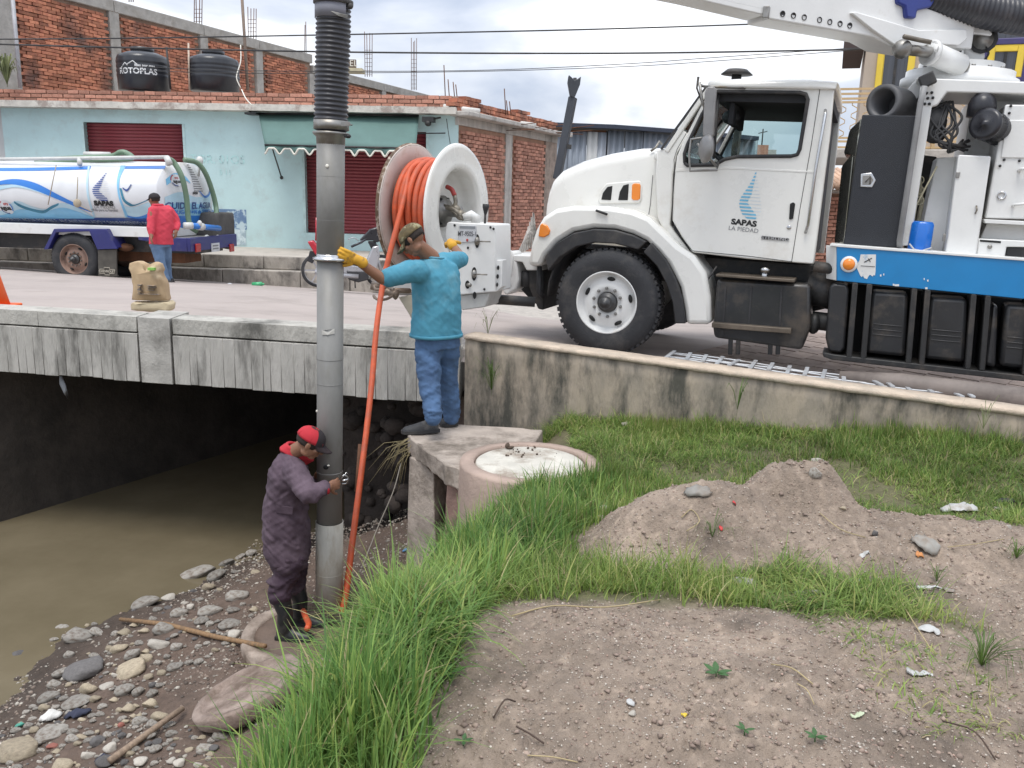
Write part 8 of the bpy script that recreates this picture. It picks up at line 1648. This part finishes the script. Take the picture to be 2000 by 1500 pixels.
def smp_dirt(g, n):
    x = g.uniform(-1.2, 3.8, n*3); y = 1.4+3.6*g.uniform(0, 1, n*3)**1.5; k = g.uniform(0, 1, n*3) < dirtmask(x, y)*(.35+1.2*np.clip(fbm(x*2.5, y*2.5, 3, 8)+.4, 0, 1)); xy = np.stack([x, y], 1)[k]; return xy[:n]
tag(scatter_mesh('gravel', 60000, smp_dirt, [(.46, .39, .32), (.38, .31, .26), (.56, .50, .43), (.36, .25, .20), (.33, .26, .21)], PEB, .0016, .0065, seed=3), 'fine pale gravel and crumbs scattered over the bare soil mound', 'gravel')
tag(scatter_mesh('soil_clods', 7000, smp_dirt, [(.33, .25, .20), (.28, .21, .17)], PEB, .003, .016, seed=4), 'brown soil crumbs and clods over the bare soil mound', 'soil')
def smp_bank(g, n):
    y = g.uniform(2.6, 8.5, n*3); x = g.uniform(-3.9, -.5, n*3); k = (x < bank_x(y)-.15) & (gz(x, y, False) > -2.02) & (g.uniform(0, 1, n*3) < np.clip(.35+1.6*fbm(x*1.5, y*1.5, 3, 5), 0.05, 1)); return np.stack([x, y], 1)[k][:n]
tag(scatter_mesh('bank_gravel', 15000, smp_bank, [(.33, .28, .23), (.26, .2, .16), (.45, .41, .35), (.14, .11, .09)], PEB, .004, .022, seed=5), 'gravel pressed into the muddy river bank between the stones', 'gravel')
# ================================================================ grass
GRM = mat('grass_blades', (1, 1, 1), .5, var=.15, scale=3, attr='Col', trans=.45, spec=.3)
def grass(name, n, sampler, hfun, cols, wts, w0, lean, seed, lab, zf=gz, segs=4):
    g = np.random.default_rng(seed); xy = sampler(g, n); n = len(xy); x, y = xy[:, 0], xy[:, 1]; z = zf(x, y); h = hfun(x, y)*np.clip(g.normal(1, .28, n), .35, 1.7)
    cl = fbm(x*6, y*6, 3, 55)+fbm(x*14, y*14, 2, 56)*.8; h = h*(1+1.1*cl)
    az = g.uniform(0, 2*np.pi, n)+2.5*fbm(x*3, y*3, 2, 66)*2; ln = np.clip(g.normal(lean, .28, n)+1.6*fbm(x*2.3+9, y*2.3, 3, 47), .05, 1.5); w_ = w0*g.uniform(.6, 1.3, n)
    k = segs; ts = np.linspace(0, 1, k+1); dx, dy = np.cos(az), np.sin(az); V = []
    for i, t in enumerate(ts):
        ang = ln*(.35+1.25*t); 
        if i == 0: px, pz = np.zeros(n), np.zeros(n)
        else: px = px+np.sin(np.minimum(ang, 2.3))*h/k; pz = pz+np.cos(np.minimum(ang, 2.3))*h/k
        ww = w_*(1-t**1.6)*.5+.0002; cx, cy, cz = x+dx*px, y+dy*px, z+pz-.005
        V.append(np.stack([cx-dy*ww, cy+dx*ww, cz], 1)); V.append(np.stack([cx+dy*ww, cy-dx*ww, cz], 1))
    V = np.stack(V, 1); m_ = 2*(k+1); idx = np.arange(n)[:, None]*m_
    F_ = np.stack([np.concatenate([idx+2*i, idx+2*i+1, idx+2*i+3, idx+2*i+2], 1) for i in range(k)], 1).reshape(-1, 4)
    me = bpy.data.meshes.new(name); me.vertices.add(n*m_); me.vertices.foreach_set('co', V.ravel()); me.loops.add(F_.size); me.loops.foreach_set('vertex_index', F_.ravel().astype(np.int32)); me.polygons.add(len(F_)); me.polygons.foreach_set('loop_start', np.arange(0, F_.size, 4)); me.polygons.foreach_set('use_smooth', np.ones(len(F_), bool)); me.update()
    pt = fbm(x*1.6, y*1.6, 3, 91); ci = g.choice(len(cols), n, p=np.array(wts)/sum(wts)); c = np.asarray(cols)[ci]*(g.uniform(.75, 1.25, (n, 1)))*(1+1.0*pt[:, None]); yl = np.clip(pt*1.5, 0, .5)[:, None]; c = c*(1-yl)+np.array([.36, .36, .12])*yl
    c = np.concatenate([c, np.ones((n, 1))], 1).repeat(m_, 0); at = me.color_attributes.new('Col', 'FLOAT_COLOR', 'POINT'); at.data.foreach_set('color', c.astype(np.float32).ravel())
    me.materials.append(GRM); o = bpy.data.objects.new(name, me); COL.objects.link(o); return tag(o, lab, 'grass', kind='stuff')
def in_mh(x, y): return ((x-c0.x)**2+(y-c0.y)**2 < (Rm*1.02)**2)
def on_ledge(x, y): return (y > 5.55) & (x < .45) & (y < 6.55+.25*np.clip(x, 0, .5)) & (x+.9 > 0)
def smp_lawn(g, n):
    x = g.uniform(-.8, 5.2, n*3); y = 2.9+4.6*g.uniform(0, 1, n*3)**.9; d = dirtmask(x, y); k = (g.uniform(0, 1, n*3) > d*1.25+.02) & (x > bank_x(y)-.1) & (y < wall_y(x)-.01) & ~in_mh(x, y) & ~on_ledge(x, y) & (np.abs(x/np.maximum(y, .1)) < .72)
    bare = fbm(x*1.4+3, y*1.4, 3, 44); k &= g.uniform(0, 1, n*3) > np.clip((bare-.03)*6, 0, .92); return np.stack([x, y], 1)[k][:n]
GC = [(.21, .32, .08), (.15, .25, .06), (.29, .40, .10), (.42, .43, .15), (.52, .44, .25)]
grass('lawn_grass', 78000, smp_lawn, lambda x, y: .06+.04*sstep(-.1, 1.0, fbm(x*2, y*2, 3, 7)*2+.3)+.05*sstep(4.6, 3.2, y), GC, (5, 4, 3, 1.5, 1), .0052, .75, 31, 'green grass covering the ground between parapet wall and soil mound')
def smp_tall(g, n):
    y = g.uniform(1.7, 5.3, n*3); bx_ = bank_x(y); x = bx_+g.normal(.13, .18, n*3); k = (x > bx_-.17) & (x < bx_+.42+.35*sstep(3.4, 4.4, y)) & (g.uniform(0, 1, n*3) > dirtmask(x, y)*.8) & ~in_mh(x, y); return np.stack([x, y], 1)[k][:n]
grass('bank_grass', 20000, smp_tall, lambda x, y: .19+.03*sstep(3.2, 2.2, y)-.07*sstep(3.8, 5.0, y), [(.20, .34, .09), (.14, .27, .075), (.28, .42, .11), (.38, .46, .13), (.50, .43, .23)], (5, 4, 3, 1.4, .8), .0095, .62, 32, 'tall lush grass on the edge of the river bank', segs=5)
def smp_dry(g, n):
    y = g.uniform(1.8, 5.6, n*3); bx_ = bank_x(y); x = bx_+g.normal(-.24, .09, n*3); k = (x < bx_-.08) & (x > bx_-.48); return np.stack([x, y], 1)[k][:n]
grass('dry_grass', 9000, smp_dry, lambda x, y: .12+0*x, [(.36, .29, .15), (.28, .22, .12), (.16, .16, .06)], (5, 3, 2), .005, .95, 33, 'dry straw-coloured grass hanging down the bank below the green grass')
def smp_wall(g, n):
    x = g.uniform(-.75, 5, n*3); y = wall_y(x)-np.abs(g.normal(0, .16, n*3))-.01; k = (g.uniform(0, 1, n*3) < .35+1.5*np.clip(fbm(x*1.3, y*0+2, 3, 3)+.2, 0, 1)*sstep(-.4, 1, x) + .4*(x < .6)); return np.stack([x, y], 1)[k][:n]
grass('wall_foot_grass', 9000, smp_wall, lambda x, y: .10+.05*sstep(.8, -.2, x)+0*y, GC, (5, 4, 2, 2, 1.2), .0055, .5, 34, 'longer weedy grass along the foot of the parapet wall')
def smp_sparse(g, n):
    x = g.uniform(.2, 3.8, n*4); y = g.uniform(2.2, 4.4, n*4); k = (dirtmask(x, y) > .5) & (fbm(x*2.2, y*2.2, 3, 61) > .13) & (x > 1.2); return np.stack([x, y], 1)[k][:n]
grass('sparse_grass', 3500, smp_sparse, lambda x, y: .055+0*x, GC, (4, 3, 2, 2, 2), .0042, .9, 35, 'sparse creeping grass on the bare soil at the right')
# hanging roots and weeds at ledge corner
rs = random.Random(14)
rt_ = thing('hanging_roots', 'straw-coloured roots and grass hanging off the ledge corner by the shoe', 'roots', PY(795, 860, 6.25))
for i in range(26):
    a = PY(796+rs.uniform(-6, 6), 852+rs.uniform(0, 40), 6.2); L_ = rs.uniform(.1, .35); d = Vector((rs.uniform(-.9, -.1), rs.uniform(-.3, .2), rs.uniform(-1.0, .1))).normalized()
    MB().tube([a, a+d*L_*.5+Vector((0, 0, .02)), a+d*L_+Vector((0, 0, -.08))], [.003, .002, .001], 4).build('root', mat('root_straw', (.34, .28, .15), .9, var=.4), rt_)
# weeds on the kerb by the wheel, seedling plants, dry stems
plant('roadside_weed', PY(953, 652, 7.9), 12, .26, .16, LEAFD, 'sprouting weed on the road edge between the man and the truck wheel', leafw=.003)
plant('wall_weed', PY(960, 762, 7.0), 46, .32, .22, LEAF, 'tall grassy weed tuft at the wall beside the jeans', leafw=.003)
plant('tall_weed', PY(1440, 800, 6.1), 8, .28, .14, LEAF, 'thin tall weed in front of the parapet middle', leafw=.004)
plant('right_weed', PY(1920, 838, 5.5), 9, .26, .2, LEAFD, 'arching grass stalks against the right part of the parapet', leafw=.003)
def seedling(u, v, lab, s=.03, n_=5):
    p = G(u, v); t = thing('seedling', lab, 'plant', p, group='small seedlings on the bare soil'); rs = random.Random(int(u))
    for i in range(n_):
        a = i*6.28/n_+rs.uniform(-.4, .4); d = Vector((math.cos(a), math.sin(a), .25)); l = Vector((-d.y, d.x, 0)); b0 = p+Vector((0, 0, .02)); m = MB(); m.loft([[b0+d*s*t_-l*w_*s, b0+d*s*t_+Vector((0, 0, -.1*s)), b0+d*s*t_+l*w_*s] for t_, w_ in ((.1, .05), (.5, .32), (.9, .36), (1.3, .22), (1.6, .02))], cap=False, closed=False); m.build('leaf', mat('seedling_green', (.07, .17, .05), .5, var=.3, trans=.2), t)
    MB().tube([p-Vector((0, 0, .01)), p+Vector((0, 0, .022))], .002, 5).build('stem', MATS['seedling_green'], t)
seedling(878, 1330, 'green two-leaved seedling left on the soil mound near the grass', .034, 4); seedling(1398, 1328, 'green round-leaved seedling in the middle of the soil mound', .03, 5); seedling(905, 1455, 'tiny pale seedling at the bottom of the soil mound', .018, 4); seedling(1590, 1462, 'pale seedling low on the right of the soil mound', .02, 5); seedling(1452, 1455, 'pale small seedling at the bottom centre', .018, 4)
def tuft(u, v, n_, h_, lab, mt=MATS['leaf_green'], lw=.002, sp=1.0):
    plant('grass_tuft', G(u, v), n_, h_, h_*sp, mt, lab, leafw=lw, group='grass tufts on bare soil')
tuft(1915, 1310, 60, .13, 'green grass tuft at the right of the soil mound', lw=.002, sp=1.3); tuft(1985, 1090, 30, .10, 'light grass tuft at the right edge beside the ridge'); tuft(1390, 1060, 16, .12, 'pulled green grass stems on the left mound', sp=1.4); tuft(1830, 1130, 20, .09, 'yellow-green tuft right of the white litter'); tuft(2000, 980, 20, .14, 'grass tuft beyond the black plastic at the right edge')
STR = mat('dry_straw', (.45, .36, .20), .9, var=.3); TWG = mat('dark_twig', (.09, .06, .045), .9)
def straw(px, mt, r_, lab, nm='straw'):
    P = [G(u, v, .012) for u, v in px]; P[len(P)//2] += Vector((0, 0, .012)); tag(MB().tube(spline(P, 4), r_, 5).build(nm, mt), lab, nm, group='dry stalks on the soil')
straw([(1505, 1308), (1545, 1325), (1587, 1342)], STR, .0025, 'straight dry stalk in the middle of the soil mound'); straw([(1008, 1432), (1035, 1445), (1062, 1458)], TWG, .003, 'brown twig at the lower left of the soil', 'twig'); straw([(963, 1420), (985, 1405), (1006, 1388)], TWG, .0028, 'short black twig on the left of the soil', 'twig'); straw([(1030, 1480), (1080, 1482), (1128, 1488)], STR, .002, 'pale stalk near the bottom of the soil')
straw([(1000, 1200), (1080, 1192), (1180, 1196), (1290, 1180)], STR, .0028, 'long dry runner along the grass edge'); straw([(1555, 1350), (1575, 1362), (1590, 1378)], STR, .002, 'short pale stalk right of the middle'); straw([(1840, 1410), (1900, 1445), (1945, 1480)], TWG, .0025, 'thin brown twig at the lower right', 'twig'); straw([(1745, 1160), (1780, 1230), (1822, 1282)], STR, .0025, 'long stalk pointing to the right grass tuft'); straw([(1330, 1020), (1350, 1000), (1365, 1030), (1340, 1050)], STR, .0028, 'curled dry stalks on the left mound'); straw([(1600, 1010), (1640, 1045), (1690, 1052)], STR, .0025, 'long dry stalk across the ridge'); straw([(1850, 1075), (1900, 1070), (1960, 1055)], STR, .0022, 'dry stalk on the right of the ridge'); straw([(850, 1238), (880, 1220), (915, 1195)], STR, .002, 'dry stem at the tall grass border')
# litter
PLA = mat('white_plastic_film', (.68, .68, .66), .45, var=.2, trans=.25, dirt=(.4, .34, .28), dscale=8, dpos=(.55, .7)); GPL = mat('grey_dirty_plastic', (.42, .40, .36), .5, var=.3, trans=.2, dirt=(.28, .22, .17), dscale=7)
def litter(u, v, w_, h_, mt, lab, cat='plastic litter', nm='litter', rot=0, seed=None, up_=.05):
    p = G(u, v); sc = (p-CAMP).dot(fw)/FPX; a = w_*sc/2; b_ = h_*sc*1.3; rs = random.Random(seed or int(u*7+v)); rows = []; N = 9; M_ = 6
    for j in range(M_+1):
        row = []
        for i in range(N+1):
            x = (i/N*2-1); y = (j/M_*2-1); e_ = 1-.25*rs.random()*(abs(x) > .9 or abs(y) > .9); X = x*a*e_*(1-.35*y*y*rs.uniform(.4, 1)); Y = y*b_*.5*e_*(1-.4*x*x); c, s = math.cos(rot), math.sin(rot); qx, qy = p.x+X*c-Y*s, p.y+X*s+Y*c
            row.append(Vector((qx, qy, float(gz(qx, qy))+.006+up_*min(a, .1)*8*(.5+.5*mnoise.noise(Vector((x*2.5, y*2.5, u))))*(1-x*x*.7)*(1-y*y*.6))))
        rows.append(row)
    m = MB(); m.loft(rows, cap=False, closed=False); o = m.build(nm, mt); o.modifiers.new('s', 'SOLIDIFY').thickness = .002
    return tag(o, lab, cat, 'litter on the ground')
litter(1872, 997, 90, 26, PLA, 'crumpled white plastic wrapper at the right behind the ridge', seed=3, up_=.09); litter(1957, 992, 36, 16, GPL, 'grey rag beside the white wrapper at the right'); litter(1964, 980, 42, 14, BLACK, 'black plastic scrap at the right behind the ridge', up_=.12); litter(1808, 1068, 62, 34, GPL, 'grey plastic film curled at the right of the ridge', rot=-.6, up_=.12); litter(1797, 1083, 18, 12, mat('orange_peel', (.6, .25, .08), .6), 'orange peel scrap beside the curled grey film', 'peel', up_=.15)
litter(1690, 1085, 26, 9, PLA, 'small white scrap right of the ridge centre'); litter(1670, 1138, 26, 26, PLA, 'torn white scrap in the right end of the grass strip', seed=9); litter(1452, 1140, 58, 20, GPL, 'greenish-grey plastic strip in the middle grass', rot=-.5, up_=.1); litter(1582, 1160, 80, 14, GPL, 'long grey plastic half buried behind the soil mound'); litter(1815, 1150, 60, 14, PLA, 'pale cloth strip at the right edge of the grass strip'); litter(1852, 1155, 22, 20, GPL, 'small grey clod-like scrap right of the pale strip')
litter(1812, 1240, 50, 16, PLA, 'white paper strip at the right of the soil', rot=-.4); litter(1792, 1322, 54, 22, PLA, 'white torn plastic on the right of the soil mound', rot=-.5, seed=5); litter(1675, 1400, 30, 9, mat('pale_green_paper', (.55, .62, .42), .6), 'pale green paper scrap low on the soil', 'paper litter'); litter(1335, 1412, 15, 12, mat('yellow_scrap', (.75, .55, .05), .5), 'yellow scrap in the middle of the soil', 'litter', up_=.2); litter(855, 1275, 20, 12, PLA, 'white scrap at the left grass border'); litter(785, 1345, 18, 9, PLA, 'tiny white scrap by the tall grass'); litter(1362, 970, 60, 22, GPL, 'dusty plastic sheet lying on the left mound', rot=-.2, up_=.08); litter(1230, 1395, 18, 12, PLA, 'small pale shell-like scrap on the left of the soil', up_=.1)
litter(1407, 1045, 9, 8, mat('red_scrap', (.6, .05, .05), .5), 'red scrap on the left mound', up_=.2); litter(1433, 996, 9, 8, MATS['red_scrap'], 'red scrap near the mound saddle', up_=.2); litter(994, 812, 22, 14, mat('pale_yellow_scrap', (.70, .68, .25), .5, trans=.3), 'pale yellow plastic scrap in the grass behind the ledge', up_=.25); litter(1690, 859, 34, 8, GPL, 'grey scrap in the grass near the parapet')
litter(795, 1077, 22, 6, mat('light_blue_scrap', (.15, .35, .65), .5), 'light blue scrap at the top of the bank below the ledge', up_=.1)
litter(98, 1402, 46, 26, mat('white_wet_bag', (.70, .68, .64), .5, var=.15), 'white wet bag lying on the lower left stones', 'bag', rot=.2, up_=.14); litter(152, 1395, 60, 22, mat('dark_blue_cloth', (.04, .045, .075), .9, var=.3), 'dark blue cloth rag on the lower left stones', 'rag', up_=.1); litter(38, 1417, 22, 10, mat('green_wrapper', (.1, .4, .3), .5), 'small green and white wrapper at the lower left', 'wrapper', up_=.2); litter(205, 1490, 50, 14, mat('dark_blue_cloth', (.04, .045, .075), .9), 'dark cloth at the bottom beside the short pole', 'rag', up_=.1)
m = MB(); m.tube(spline([G(265, 1168, .02), G(300, 1160, .03), G(335, 1155, .03), G(348, 1145, .03)], 5), .006, 5); tag(m.build('white_twig', AWT), 'thin white twig at the water edge', 'twig')
# loose stones on the lawn and mound
for (u, v, w_, h_, k, lab) in ((1224, 832, 24, 15, 3, 'white stone in the grass near the parapet wall'), (1183, 994, 28, 20, 3, 'upper of two pale stones at the left foot of the mound'), (1172, 1012, 30, 16, 3, 'lower of two pale stones at the left foot of the mound'), (1598, 900, 30, 22, 3, 'pale stone on top of the soil ridge'), (1592, 922, 26, 34, 0, 'grey stone set into the top of the soil ridge'), (1968, 1033, 16, 14, 3, 'small white stone right of the ridge'), (1645, 998, 14, 10, 1, 'small tan stone on the ridge slope'), (1710, 1040, 16, 16, 2, 'small dark stone on the ridge slope'), (1340, 1248, 10, 8, 3, 'tiny pale pebble in the middle of the soil mound'), (1234, 1410, 18, 12, 3, 'pale shell-shaped pebble low on the soil mound')): stone(u, v, w_, h_, k, lab, group='stones in the yard')
